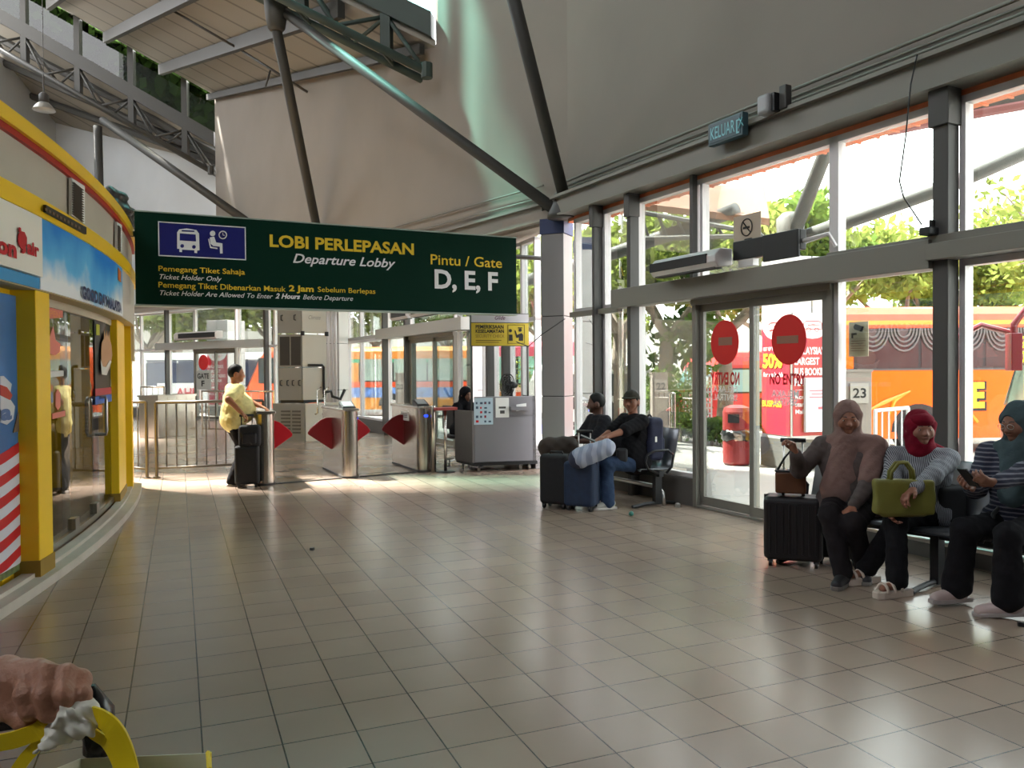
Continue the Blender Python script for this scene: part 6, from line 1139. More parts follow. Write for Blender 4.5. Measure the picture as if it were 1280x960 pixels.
        sobj('trousers' if not skirt else 'long_skirt', pr, c_, root, hs * 1.1, .04, fold=lambda x, y, z: .0035 * np.sin(x * 60 + z * 22) * np.sin(z * 45 + y * 30))
    if top:
        c_, gr = top; upto = {'long': .96, 'short': .38, 'half': .5}[sleeve]; pr = torsop(gr) + [rc(hp[-1] + U * .02, hp[1] + U * .02, (.119 * tdw) * s + gr * .6), rc(hip + U * .04, hip + tdir * .16 * s, (.138 * tdw + belly * .3) * s + gr * .6, (.136 * tdw + belly * .3) * s + gr * .6, (Fw, .88))]
        for sd in (1, -1):
            if upto > .5: pr += armp(sd, gr, upto)
            else: e_ = sh[sd] + (L[sd]['e'] - sh[sd]) * upto * 2; pr.append(rc(sh[sd], e_, (.054 * w_ ** .5 + gr) * s, (.055 * w_ ** .5 + gr) * s))
        sobj('shirt' if sleeve != 'long' else 'long_sleeved_top', pr, c_, root, hs * 1.1, .035, fold=lambda x, y, z: .003 * np.sin(x * 70 + z * 30) * np.sin(z * 55 + y * 40))
    if shoe:
        for sd in (1, -1):
            c_, sole = shoe; a = L[sd]['a']; tdv = N(np.array(toes[sd], float)) if toes else Fw; rr = np.cross(tdv, U); gz = a - U * .055 * s; fl_ = lambda p: p
            sobj('shoe', [rc(a - tdv * .05 * s - U * .02 * s, a - tdv * .03 * s - U * .045 * s, .042 * s, .040 * s), rc(a - U * .03 * s, a + tdv * .15 * s - U * .050 * s, .046 * s, .036 * s, (rr, 1.1))], c_, root, hs, .03)
            m = MB(); fs_ = [( -.10, .036), (-.02, .040), (.08, .046), (.15, .044), (.195, .025)]; lo = [Vector(a + tdv * x * s + rr * y_ * s - U * .085 * s) for x, y_ in fs_] + [Vector(a + tdv * x * s - rr * y_ * s - U * .085 * s) for x, y_ in fs_[::-1]]; m.prism(lo, Vector(U * .028 * s)); obj('sole', m, sole, root, bevel=.006)
    return J
def hijab(J, m_, drape=.12, open_=.0, long=.26, shoulders=True, label=None, k=.03):
    s, h, f, r, u = J['s'], J['head'], J['hf'], J['hr'], J['hu']; T_ = np.stack([r, f, u], 1)
    pr = [el(h + u * .03 * s - f * .022 * s, np.array((.094, .106, .112)) * s, T_), rc(h - u * .05 * s - f * .035 * s, J['neck'] + J['U'] * .02 * s, .088 * s, .095 * s), rc(h - u * .075 * s + f * .035 * s, h - u * .085 * s + f * .01 * s, .052 * s)]
    for sd in (1, -1): pr.append(rc(h + u * .04 * s + f * .028 * s + r * .058 * s * sd, h - u * .075 * s + f * .035 * s + r * .035 * s * sd, .034 * s, .032 * s))
    if shoulders:
        for sd in (1, -1): pr.append(rc(J['neck'], J['sh'][sd] * .75 + J['neck'] * .25, .085 * s, .068 * s))
        pr.append(rc(J['neck'] + J['F'] * .05 * s, J['chest'] + J['F'] * (.07) * s - J['tdir'] * (long - .2) * s, .085 * s, .098 * s, (J['F'], .85)))
    face = el(h - u * .010 * s + f * .095 * s, np.array((.056, .075, .078)) * s, T_); hcx = h
    def cut(x, y, z):
        X = np.stack(np.broadcast_arrays(x, y, z), -1).astype(np.float32); d = _sd(face, X); return -d
    return sobj('headscarf', pr, m_, J['root'], J['hs'], k, cut=cut, label=label, fold=lambda x, y, z: .003 * np.sin(x * 50 - z * 60) * np.sin(y * 45 + z * 20))
def hair(J, m_, style='short'):
    s, h, f, r, u = J['s'], J['head'], J['hf'], J['hr'], J['hu']; T_ = np.stack([r, f, u], 1)
    pr = [el(h + u * .035 * s - f * .014 * s, np.array((.083, .099, .102)) * s, T_)]
    def cut(x, y, z):
        X = np.stack(np.broadcast_arrays(x, y, z), -1).astype(np.float32) - h.astype(np.float32); a = X @ f.astype(np.float32); b_ = X @ u.astype(np.float32); return np.maximum((a - .050 * s) * .85 - (b_ - .062 * s) * .45, -(b_ + .035 * s - a * .45) * .9) 
    return sobj('hair', pr, m_, J['root'], J['hs'], .02, cut=cut, fold=lambda x, y, z: .002 * np.sin(x * 190) * np.sin(y * 170) * np.sin(z * 180))
M_hair = mat('black_hair', (20, 17, 16), .6, spec=.3); M_sole = mat('pale_sole', (196, 190, 184), .6); M_blackc = cloth('black_cloth', (24, 23, 26))
def v3(p): return np.array((p[0], p[1], p[2]), float)
def PW(px, py, D): return v3(P(px, py, D))

# --- man in the yellow T-shirt leaning at the left turnstile
c = G(290, 606); fw = np.array((.80, .58, 0)); mh = v3((c.x, c.y, .88)) + np.array((.02, .02, 0)); hd_ = np.array((.9, .30, -.05))
Rm, Fm, Um = frame(fw)
J = person('person', 'standing man in a yellow T-shirt and black trousers beside black luggage', mh, fw, hd_, (172, 116, 84), .985, 1.18, .06, False,
    feet={1: v3((c.x, c.y, .085)) + Rm * .12 - Fm * .02, -1: v3((c.x, c.y, .085)) - Rm * .12 + Fm * .10}, hands={1: PW(302, 516, 10.75), -1: PW(329, 510, 11.15)}, top=(cloth('lemon_tshirt', (226, 214, 150)), .016), bottom=(M_blackc, .035, 1.0), sleeve='short', shoe=(M_blackc, M_sole), belly=.07, hs=.010, kneepole={1: Fm, -1: Fm}, hn={1: (0, 0, -1), -1: (0, 0, -1)}, hcurl=(.9, .4), elbp={1: -Fm - Um * .4 + Rm * .6, -1: -Um - Rm * .4})
hair(J, M_hair)
# --- guard in black behind the counter
gh = v3((-.87, 13.33, .56)); fw = N((.75, -.65, 0)); Rg, Fg, Ug = frame(fw)
J = person('person', 'seated guard in black clothes and headscarf behind the grey counter', gh, fw, (.7, -.7, -.25), (120, 84, 66), .93, 1.0, .22, feet={1: gh + Fg * .42 + Rg * .1 - Ug * .46, -1: gh + Fg * .40 - Rg * .1 - Ug * .46}, hands={1: gh + Fg * .42 + Rg * .14 + Ug * .27, -1: gh + Fg * .42 - Rg * .12 + Ug * .27}, top=(M_blackc, .02), bottom=(M_blackc, .03, 1.0), shoe=(M_blackc, M_dark), hs=.012)
hijab(J, M_blackc)
# --- man in cap on the left bench
SE = .50
def seated(hipxy, f): R_, F_, U_ = frame(f); return v3((hipxy[0], hipxy[1], SE)), R_, F_, U_
h2, R2, F2, U2 = seated((1.40, 9.20), N((-.92, -.40, 0)))
J = person('person', 'seated man in a cap, black T-shirt and jeans with a pillow on his lap', h2, F2, (-.50, -.86, -.02), (150, 102, 80), 1.0, 1.18, .02, feet={-1: v3(G(757, 637)) + np.array((0, 0, .085)) + np.array((.03, .02, 0)), 1: v3(G(747, 632)) + np.array((.02, .25, .085))}, hands={1: PW(741, 556, 8.9), -1: PW(745, 552, 8.65)}, top=(M_blackc, .016), bottom=(cloth('blue_denim', (52, 68, 94)), .03, 1.0), sleeve='half', shoe=(mat('pale_trainer', (170, 168, 160), .6), M_sole), belly=.05, hs=.009, hcurl=(.7, .7), torso=.52)
hair(J, M_hair); s_, h_, f_, r_, u_ = J['s'], J['head'], J['hf'], J['hr'], J['hu']; TT = np.stack([r_, f_, u_], 1); M_cap = cloth('dark_olive_cap', (56, 54, 46))
def ccut(x, y, z): X = np.stack(np.broadcast_arrays(x, y, z), -1).astype(np.float32) - h_.astype(np.float32); return -(X @ u_.astype(np.float32) - .045)
sobj('cap', [el(h_ + u_ * .042, (.093, .108, .102), TT)], M_cap, J['root'], .008, .02, cut=ccut); sobj('cap_peak', [rc(h_ + u_ * .058 + f_ * .08 - r_ * .04, h_ + u_ * .058 + f_ * .08 + r_ * .04, .05, None, (u_, .14)), rc(h_ + u_ * .052 + f_ * .12 - r_ * .02, h_ + u_ * .052 + f_ * .12 + r_ * .02, .05, None, (u_, .14))], M_cap, J['root'], .006, .02)
m = MB(); m.tube([Vector(J['hip'] + J['tdir'] * .48 - R2 * .12 + F2 * .05), Vector(J['hip'] + J['tdir'] * .3 + F2 * .17), Vector(J['hip'] + J['tdir'] * .1 + R2 * .16 + F2 * .12)], .012, 6); obj('bag_strap', m, M_dark, J['root'], smooth=True)
o_ = sobj('waist_bag', [bx(h2 + U2 * .10 - R2 * .08 + F2 * .22, (.03, .09, .05), .03, None)], mat('black_bag_fabric', (34, 34, 38), .7, 0, .2, 20), None, .01, .01); tag(o_, 'small black waist bag in front of the man in the cap', 'bag')
# --- man in black, further along the bench
h1, R1, F1, U1 = seated((1.10, 9.82), N((-.93, -.36, 0)))
J = person('person', 'seated man in dark clothes in profile, beyond the man in the cap', h1, F1, (-.97, .05, -.12), (88, 62, 52), .97, 1.1, .10, feet={1: h1 + F1 * .55 + R1 * .12 - U1 * .43, -1: h1 + F1 * .5 - R1 * .12 - U1 * .43}, hands={1: h1 + F1 * .42 + R1 * .1 + U1 * .22, -1: h1 + F1 * .42 - R1 * .1 + U1 * .20}, top=(cloth('charcoal_shirt', (40, 40, 44)), .016), bottom=(M_blackc, .02, 1.0), sleeve='half', shoe=(M_blackc, M_dark), hs=.011)
hair(J, M_hair)
# --- three women on the right bench (from far to near)
def wn(px, D, f): v = P(px, 470, D); return seated((v.x, v.y), f)
hA, RA, FA, UA = wn(1062, 6.12, N((-.62, -.78, 0))); M_rose = cloth('dusty_rose_scarf', (124, 98, 92), .1, 8)
J = person('person', 'seated woman in a dusty pink headscarf holding a suitcase handle', hA, FA, (-.28, -.93, -.10), (140, 92, 72), 1.0, 1.18, .05, feet={1: v3(G(1056, 733)) + np.array((0, .03, .085)), -1: v3(G(1078, 727)) + np.array((.04, .05, .085))}, hands={1: PW(994, 566, 5.98), -1: PW(1066, 634, 5.78)}, top=(cloth('taupe_top', (88, 78, 76)), .02), bottom=(cloth('dark_trousers', (34, 30, 32)), .02, .97), shoe=(mat('dark_shoe', (36, 32, 36), .6), mat('mid_sole', (110, 104, 100), .6)), hs=.0075, hcurl=(1.0, .5), hd={1: N((-.3, -.2, .75)), -1: N((-.75, -.5, -.35))}, hn={1: N((-.9, -.3, -.2)), -1: (0, 0, -1)}, elbp={1: -UA * 1.0 + RA * .5, -1: -UA - RA * .4}, torso=.50, toes={1: FA, -1: FA + RA * -.3})
hijab(J, M_rose, long=.26); s_ = J['s']
pr = [rc(J['neck'] + J['F'] * .05, J['chest'] + J['F'] * .09 + RA * .06 - UA * .18, .095, .13, (J['F'], .75)), rc(J['sh'][-1] + UA * .01, J['L'][-1]['e'] + UA * .02, .085, .075), rc(J['neck'], J['sh'][-1], .09, .085)]
sobj('scarf_drape', pr, M_rose, J['root'], .008, .04, fold=lambda x, y, z: .004 * np.sin(x * 60 - z * 50) * np.sin(y * 50 + z * 10))
m = MB(); w0 = J['L'][-1]['w']; m.tube([Vector(w0 + N(J['L'][-1]['e'] - w0) * .03 + (RA * math.cos(a * .5236) + np.cross(RA, N(J['L'][-1]['e'] - w0)) * math.sin(a * .5236)) * .032) for a in range(12)], .006, 6, closed=True); obj('bracelet', m, M_chrome, J['root'], smooth=True)
hB, RB, FB, UB = wn(1152, 5.82, N((-.60, -.80, 0))); M_strip = stripes('striped_shirt_cloth', (70, 72, 80), (150, 152, 158), 30, 'X', .9)
J = person('person', 'seated woman in a red headscarf and striped shirt with a lime bag', hB, FB, (-.10, -1.0, -.02), (140, 94, 76), .98, 1.05, .06, feet={1: v3(G(1122, 748)) + np.array((.02, .05, .10)), -1: v3(G(1086, 731)) + np.array((.0, .05, .10))}, hands={1: PW(1115, 640, 5.45), -1: PW(1118, 632, 5.25)}, top=(M_strip, .02), bottom=(M_blackc, .025, .97), shoe=None, hs=.0075, hcurl=(.6, .6), hd={1: N((-.2, -.3, -1)), -1: N((-.9, -.4, -.5))}, hn={1: N((.3, -.9, 0)), -1: N((.2, -.2, -1))}, elbp={1: -UB + RB * .9, -1: -UB * .7 - RB * .8 + FB * .2}, torso=.455, toes={1: N((-.93, -.36, 0)), -1: N((-.93, -.30, 0))}, kneepole={1: FB * 1.0 + UB * .8 + RB * .05, -1: FB + UB * .8 - RB * .1})
M_redh = cloth('crimson_scarf', (112, 14, 34), .12, 10); hijab(J, M_redh, shoulders=False); s_ = J['s']
sobj('scarf_tail', [rc(J['neck'] - FB * .06 + UB * .05, J['neck'] - FB * .12 - RB * .16 - UB * .02, .05, .035), el(J['head'] + J['hu'] * .07 + J['hf'] * .01, (.088, .10, .06), np.stack([J['hr'], J['hf'], J['hu']], 1))], M_redh, J['root'], .008, .03)
M_sand = mat('beige_sandal', (192, 176, 164), .6)
for sd in (1, -1):
    a = J['L'][sd]['a']; tdv = N((-.93, -.33, 0)); rr = np.cross(tdv, UB); m = MB(); fs_ = [(-.11, .038), (-.03, .040), (.07, .048), (.15, .046), (.19, .026)]; lo = [Vector(a + tdv * x + rr * y_ - UB * .10) for x, y_ in fs_] + [Vector(a + tdv * x - rr * y_ - UB * .10) for x, y_ in fs_[::-1]]; m.prism(lo, Vector((0, 0, .05))); so_ = obj('sandal_sole', m, M_sand, J['root'], bevel=.008, label='chunky beige sandal sole')
    for x0, wdt in ((.12, .04), (.06, .042), (.0, .045)): m = MB(); m.tube([Vector(a + tdv * x0 + rr * (.048 * math.cos(t_)) - UB * .06 + UB * (.058 * math.sin(t_))) for t_ in [math.pi * j / 8 for j in range(9)]], .011, 6); obj('strap', m, M_sand, so_, smooth=True)
    m = MB(); m.tube([Vector(a - tdv * .02 + (rr * math.cos(j * .5236) + tdv * math.sin(j * .5236)) * .046 + UB * .0) for j in range(12)], .01, 6, closed=True); obj('strap', m, M_sand, so_, smooth=True)
hC, RC, FC, UC = wn(1276, 5.25, N((-.80, -.60, 0))); M_teal = cloth('dark_teal_scarf', (66, 80, 84), .1, 8); M_knit = stripes('striped_knit_sleeve', (34, 36, 54), (100, 100, 110), 11, 'Z', .95, 1.5, duty=.72)
J = person('person', 'seated woman in a grey-green headscarf and striped knit top using a phone', hC, FC, (-.93, -.30, -.22), (128, 88, 72), 1.0, 1.12, .02, feet={1: v3(G(1186, 757)) + np.array((.06, .02, .105)), -1: v3(G(1252, 774)) + np.array((.05, .02, .10))}, hands={1: PW(1216, 607, 5.1), -1: PW(1226, 612, 4.85)}, top=(M_knit, .022), bottom=(M_blackc, .045, .93), shoe=(mat('pink_grey_trainer', (176, 156, 152), .6), mat('pale_grey_sole', (150, 140, 138), .6)), hs=.0075, hcurl=(.7, .8), hd={1: N((-.9, -.3, .1)), -1: N((-.9, -.1, .15))}, hn={1: N((.1, -.6, .8)), -1: N((.1, .7, .7))}, torso=.52, elbp={1: -UC + RC * .3, -1: -UC - RC * .3}, toes={1: N((-.97, -.2, 0)), -1: N((-.8, .35, -.12)) * -1 * -1})
hijab(J, M_teal, long=.30)
m = MB(); [m.tube([Vector(J['head'] + J['hu'] * .008 + J['hf'] * .112 + J['hr'] * sd * .034 + (J['hr'] * math.cos(a * .5236) * .024 + J['hu'] * math.sin(a * .5236) * .017)) for a in range(12)], .0022, 4, closed=True) for sd in (1, -1)]; obj('glasses', m, M_chrome, J['root'])
ph = PW(1190, 590, 5.0); hx = (J['L'][1]['w'] + J['L'][-1]['w']) / 2 + N((-1, -.3, .15)) * .13; t_ = thing('mobile_phone', 'thin mobile phone in the hands of the woman at the right edge', 'phone', Vector(hx)); m = MB(); m.obox(Vector(hx) + Vector((0, 0, .03)), (-.55, -.1, .65), (-.3, .95, 0), (.8, .2, .6), .075, .037, .005); obj('casing', m, M_dark, t_, bevel=.003); m = MB(); m.obox(Vector(hx) + Vector((.004, .001, .034)), (-.55, -.1, .65), (-.3, .95, 0), (.8, .2, .6), .068, .033, .005); obj('screen', m, mat('phone_screen', (90, 96, 104), .15), t_)
# lime bag on the lap of the woman in red
q = (J and 1); bb = PW(1133, 622, 5.42); bf = N((-.1, -1, 0)); Tb = np.stack([np.cross(bf, (0, 0, 1)), bf, (0, 0, 1)], 1); M_lime = mat('lime_fabric', (108, 104, 40), .6, 0, .1, 8)
lb = thing('tote_bag', 'lime green tote bag on the lap of the woman in the red headscarf', 'bag', Vector(bb) - Vector((0, 0, .16))); sobj('bag_body', [bx(bb + np.array((.0, .04, .0)), (.175, .03, .10), .02, Tb), rc(bb + np.array((-.13, .04, -.11)), bb + np.array((.13, .04, -.11)), .03)], M_lime, lb, .01, .02, fold=lambda x, y, z: .004 * np.sin(x * 40) * np.sin(z * 35))
for dy in (0, .07): m = MB(); m.tube([Vector(bb) + Vector((x, .03 + dy * .6, z)) for x, z in ((-.09, .10), (-.085, .17), (-.04, .23), (.02, .235), (.06, .18), (.07, .10))], .012, 8); obj('handle', m, M_lime, lb, smooth=True)
# ---------------------------------------------------------------- luggage
def suitcase(label, base, f, wd, dp, h, m_, handle=None, hm=None, ribs=0, hh=.4, nm='suitcase', pull=.0):
    R_, F_, U_ = [Vector(x) for x in frame((f[0], f[1], 0))]; b0 = Vector((base[0], base[1], 0)); t_ = thing(nm, label, 'suitcase', b0); m = MB(); m.obox(b0 + U_ * (.05 + h / 2), R_, F_, U_, wd / 2, dp / 2, h / 2); sh_ = obj('shell', m, m_, t_, bevel=.045, seg=4, smooth=False)
    if ribs:
        for sg_ in (1, -1):
            m = MB()
            for i in range(ribs):
                x = -wd / 2 + .05 + (wd - .1) * i / (ribs - 1)
                m.obox(b0 + R_ * x + F_ * sg_ * (dp / 2) + U_ * (.05 + h / 2), R_, F_, U_, .008, .006, h / 2 - .055)
            obj('ribs', m, m_, t_, bevel=.004)
    m = MB(); m.obox(b0 + U_ * (.05 + h / 2), R_, F_, U_, wd / 2 + .002, .004, h / 2 + .002); obj('zip_line', m, M_dark, t_, bevel=.04)
    for a in (-1, 1):
        for c_ in (-1, 1): q = b0 + R_ * a * (wd / 2 - .05) + F_ * c_ * (dp / 2 - .04); m = MB(); m.cyl(q + U_ * .03 - R_ * .012, q + U_ * .03 + R_ * .012, .03, 14); m.obox(q + U_ * .055, R_, F_, U_, .02, .02, .015); obj('wheel', m, M_dark, t_)
    m = MB(); q = b0 + U_ * (.05 + h); m.tube([q - R_ * .08, q - R_ * .07 + U_ * .025, q + R_ * .07 + U_ * .025, q + R_ * .08], .012, 8); obj('carry_handle', m, M_dark, t_, smooth=True)
    if handle:
        q = b0 + U_ * (.05 + h) - F_ * (dp / 2 - .03) * (1 if pull == 0 else pull); m = MB(); [m.tube([q + R_ * s_ * .07, q + R_ * s_ * .07 + U_ * hh], .008, 8) for s_ in (-1, 1)]; th = obj('trolley_tube', m, hm or M_chrome, t_, smooth=True); m = MB(); m.tube([q + R_ * s_ + U_ * hh for s_ in (-.095, 0, .095)], .017, 10); obj('grip', m, M_dark, th, smooth=True)
    return t_, b0, R_, F_, U_
M_sc = mat('black_suitcase_shell', (28, 24, 26), .45, spec=.4); M_blues = mat('navy_suitcase_fabric', (30, 46, 72), .7, 0, .15, 20); M_lug = mat('black_luggage_fabric', (24, 24, 27), .75, 0, .2, 25)
sb = G(990, 712); suitcase('tall ribbed black suitcase standing beside the woman in the pink headscarf', (sb.x + .07, sb.y + .17), N((-.35, -.93, 0)), .44, .28, .50, M_sc, True, ribs=8, hh=.44, pull=-.2)
hb = PW(988, 612, 6.1); t_ = thing('handbag', 'small brown handbag resting on top of the ribbed black suitcase', 'bag', Vector((sb.x + .04, sb.y + .16, .57))); cc = Vector((sb.x + .04, sb.y + .14, .66)); m = MB(); m.obox(cc, (.93, -.35, 0), (.35, .93, 0), (0, 0, 1), .115, .06, .085); obj('bag_body', m, mat('brown_leather', (92, 52, 26), .5, 0, .15, 10), t_, bevel=.015); m = MB(); m.obox(cc + Vector((0, 0, .09)), (.93, -.35, 0), (.35, .93, 0), (0, 0, 1), .12, .065, .008); obj('flap', m, M_dark, t_, bevel=.006); m = MB(); m.tube([cc + Vector((-.1, .02, .09)), cc + Vector((-.05, .0, .19)), cc + Vector((.0, .0, .25)), cc + Vector((.02, .0, .2)), cc + Vector((.07, -.02, .09))], .009, 8); obj('strap', m, M_dark, t_, smooth=True)
m = MB(); m.obox(cc + Vector((.02, 0, .102)), (.93, -.3, .06), (.35, .93, 0), (0, 0, 1), .045, .03, .004); tag(obj('paper', m, M_paper), 'white folded paper on top of the brown handbag', 'paper')
sp2 = suitcase('second dark suitcase half hidden behind the knees of the woman in pink', (sb.x + .44, sb.y + .22), N((-.35, -.93, 0)), .34, .24, .46, M_lug)
bs = G(723, 640); suitcase('navy blue suitcase upright in front of the man in the cap', (bs.x + .05, bs.y + .13), N((-.45, -.89, 0)), .36, .24, .50, M_blues, True, hh=.32, pull=1); suitcase('black suitcase just left of the navy one by the bench', (bs.x - .22, bs.y + .30), N((-.45, -.89, 0)), .34, .24, .56, M_lug)
q = PW(694, 562, 9.3); o_ = sobj('holdall', [rc(q + np.array((-.08, .05, .02)), q + np.array((.16, .05, .03)), .12), el(q + np.array((.02, .03, -.06)), (.14, .12, .12))], mat('dark_brown_holdall', (52, 42, 34), .8, 0, .25, 10), None, .012, .06, fold=lambda x, y, z: .006 * np.sin(x * 40) * np.sin(z * 50)); tag(o_, 'dark brown bundled bag piled on the black suitcase by the column', 'bag')
q = PW(726, 572, 8.72); q2 = PW(758, 560, 8.66); M_pill = stripes('pale_blue_pillow_print', (150, 160, 182), (176, 184, 200), 3, 'X', .8, 6); pw = thing('pillow', 'pale blue rolled pillow lying across the lap of the man in the cap', 'pillow', Vector(q)); sobj('cushion', [rc(q, q2, .115, .10)], M_pill, pw, .01, .03, fold=lambda x, y, z: .005 * np.sin(x * 50 + y * 20) * np.sin(z * 40)); sobj('dark_end', [el(q + N(q - q2) * .04, (.10, .10, .108))], mat('navy_pillow_end', (44, 50, 72), .8), pw, .01, .02)
m = MB(); q = Vector(PW(735, 548, 8.75)); m.obox(q, (.8, .1, -.35), (.1, .9, .1), (.3, 0, .9), .09, .045, .006); tag(obj('tablet', m, M_dark, bevel=.003), 'dark tablet with a pale edge held by the man in the cap', 'tablet')
# backpack behind the man in the cap
q = h2 - F2 * .26 + U2 * .27 + np.array((-.06, -.12, 0)); TB = np.stack([R2, F2, U2], 1); M_nb = mat('navy_backpack_fabric', (34, 38, 64), .75, 0, .2, 18); t_ = thing('backpack', 'navy backpack with a top loop on the bench behind the man in the cap', 'backpack', Vector(q) - Vector((0, 0, .25))); sobj('main_compartment', [bx(q, (.10, .05, .19), .055, TB)], M_nb, t_, .009, .02); sobj('front_pocket', [bx(q + R2 * -.0 - F2 * .10 - U2 * .09, (.07, .02, .07), .03, TB)], M_nb, t_, .009, .02)
q_ = q; m = MB(); m.tube([Vector(q_ + U2 * .21 + R2 * (.05 * math.cos(t__)) + U2 * .06 * math.sin(t__)) for t__ in [math.pi * j / 8 for j in range(9)]], .011, 8); obj('top_loop', m, M_dark, t_, smooth=True); m = MB(); [m.tube([Vector(q_ + R2 * x + U2 * .2 + F2 * .09), Vector(q_ + R2 * x + F2 * .125 + U2 * .05), Vector(q_ + R2 * x * 1.2 - U2 * .2 + F2 * .09)], .014, 6) for x in (-.07, .07)]; obj('strap', m, M_dark, t_, smooth=True); m = MB(); m.obox(Vector(q_ - R2 * .155 + F2 * .02), Vector(U2), Vector(F2), Vector(R2), .03, .012, .006); obj('buckle', m, M_chrome, t_)
# standing man's suitcase and backpack
ms = G(309, 608); mb0 = Vector((ms.x + .02, ms.y - .05, 0)); suitcase('black wheeled suitcase beside the man in the yellow T-shirt', (mb0.x, mb0.y), N((.3, -.95, 0)), .32, .24, .52, M_lug, True, hm=M_dark, hh=.40, pull=1)
q = np.array((mb0.x + .04, mb0.y + .0, .70)); TM = np.stack(frame((.3, -.95, 0)), 1); t_ = thing('backpack', 'black backpack resting on the suitcase of the man in yellow', 'backpack', Vector(q) - Vector((0, 0, .16))); sobj('main_compartment', [bx(q, (.10, .06, .10), .045, TM)], mat('worn_black_fabric', (34, 34, 38), .8, 0, .2, 15), t_, .010, .02); sobj('front_pocket', [bx(q + np.array((.02, -.09, -.03)), (.07, .015, .05), .025, TM)], _M['worn_black_fabric'], t_, .010, .02); m = MB(); m.tube([Vector(q + np.array((-.08, -.07, .12))), Vector(q + np.array((-.02, -.13, .02))), Vector(q + np.array((.06, -.11, -.12)))], .012, 6); obj('strap', m, M_dark, t_, smooth=True)
# dark trainers' litter bag and bag beside the lime one
q = PW(1182, 625, 5.75); o_ = sobj('shoulder_bag', [bx(q + np.array((0, 0, -.02)), (.07, .08, .10), .03, None)], M_lug, None, .01, .02); tag(o_, 'dark shoulder bag on the seat between the red-scarfed woman and her neighbour', 'bag')
# ---------------------------------------------------------------- foreground: hand on a trolley handle, yellow-handled bag
def PF(px, py, D=.82): return v3(P(px, py, D))
fg = thing('trolley_suitcase', 'black trolley handle of a suitcase held at the bottom left corner', 'suitcase', Vector(PF(60, 1300, .84))); Dh = .82
A_, B_ = PF(-42, 898), PF(112, 876, .86); m = MB(); m.tube([Vector(A_ + np.array((-.02, 0, -.10))), Vector(A_ + np.array((-.005, 0, -.02))), Vector(A_), Vector(A_ * .3 + B_ * .7), Vector(B_), Vector(PF(121, 890, .86)), Vector(PF(124, 925, .86)), Vector(PF(122, 940, .86))], [.017, .018, .018, .018, .018, .018, .016, .015], 14); gp_ = obj('grip', m, mat('glossy_black_grip', (18, 18, 20), .25), fg, smooth=True)
for px, lab in ((121, 0), (-40, 1)):
    a = PF(px, 935, .86); m = MB(); m.tube([Vector(a), Vector((a[0], a[1], .62))], .009, 12); obj('trolley_tube', m, M_chrome, fg, smooth=True)
R_, F_, U_ = frame(N(B_ - A_)); mid = (PF(121, 935, .86) + PF(-40, 935, .86)) / 2
m = MB(); m.obox(Vector((mid[0], mid[1] + .02, .34)), (1, .1, 0), (-.1, 1, 0), (0, 0, 1), .2, .12, .28); obj('shell', m, M_sc, fg, bevel=.04, seg=4)
for sx_ in (-.15, .15):
    for sy in (-.08, .08): m = MB(); q = Vector((mid[0] + sx_, mid[1] + .02 + sy, .03)); m.cyl(q - Vector((.012, 0, 0)), q + Vector((.012, 0, 0)), .03, 14); m.obox(q + Vector((0, 0, .03)), (1, 0, 0), (0, 1, 0), (0, 0, 1), .015, .015, .015); obj('wheel', m, M_dark, fg)
# the hand and forearm, sleeve-less, reaching in from the left
W0 = PF(-15, 858, .80); fwd_ = N(PF(60, 865, .80) - W0); hnp = thing('person', "person at the bottom left edge, only the hand and forearm gripping the trolley handle", 'person', (W0[0] - .45, W0[1] - .1, 0))
prs = [rc(W0 - fwd_ * .30 + np.array((0, -.08, -.05)), W0 - fwd_ * .02, .044, .031, None), rc(W0 - fwd_ * .30 + np.array((0, -.08, -.05)), W0 + np.array((-.52, -.16, .20)), .044, .055)]
ax_ = N(B_ - A_); up_ = np.array((0, 0, 1.)); nr = N(np.array((0, -1., .0)) + up_ * .25)
# back of the hand, four separate curled fingers, thumb
k0 = [PF(34, 846, .79), PF(58, 842, .79), PF(81, 843, .795), PF(101, 850, .80)]
for i, kn in enumerate(k0): prs.append(rc(W0 + fwd_ * .02 + up_ * (.012 - .008 * i), kn, .021, .0105))
prs += [rc(k0[0], k0[3], .009, .009), rc(W0 + fwd_ * .01, (k0[1] + k0[2]) / 2 - fwd_ * .02, .026, .014, (nr, .7))]
fing = [(k0[0], PF(31, 868, .772), PF(37, 888, .772), PF(46, 893, .785)), (k0[1], PF(56, 869, .772), PF(59, 891, .775), PF(66, 895, .79)), (k0[2], PF(80, 869, .775), PF(82, 889, .778), PF(88, 892, .79)), (k0[3], PF(104, 868, .785), PF(106, 881, .785), PF(110, 884, .80))]
for i, (a, b_, c_, d) in enumerate(fing): s_ = (1.0, 1.03, .98, .86)[i]; prs += [rc(a, b_, .0098 * s_, .0092 * s_), rc(b_, c_, .0090 * s_, .0084 * s_), rc(c_, d, .0084 * s_, .0074 * s_)]
prs += [rc(W0 + fwd_ * .02, PF(14, 884, .79), .018, .013), rc(PF(14, 884, .79), PF(34, 900, .785), .0125, .0115), rc(PF(34, 900, .785), PF(54, 903, .79), .0115, .0092)]
M_hand = mat('warm_hand_skin', (172, 122, 98), .5, 0, .12, 40, bump=.25, bscale=120); sobj('hand_and_forearm', prs, M_hand, hnp, .0020, .0045, fold=lambda x, y, z: .0006 * np.sin(x * 260 + z * 90))
m = MB()
for (a, b_, c_, d), s_ in zip(fing, (1, 1, 1, .85)):
    nn_ = N(np.array((0, -1, 0.))); m.lathe(Vector(d + nn_ * .0062), [(.0062 * s_, 0), (.0055 * s_, .0014), (.002, .0018)], 10, up=Vector(nn_))
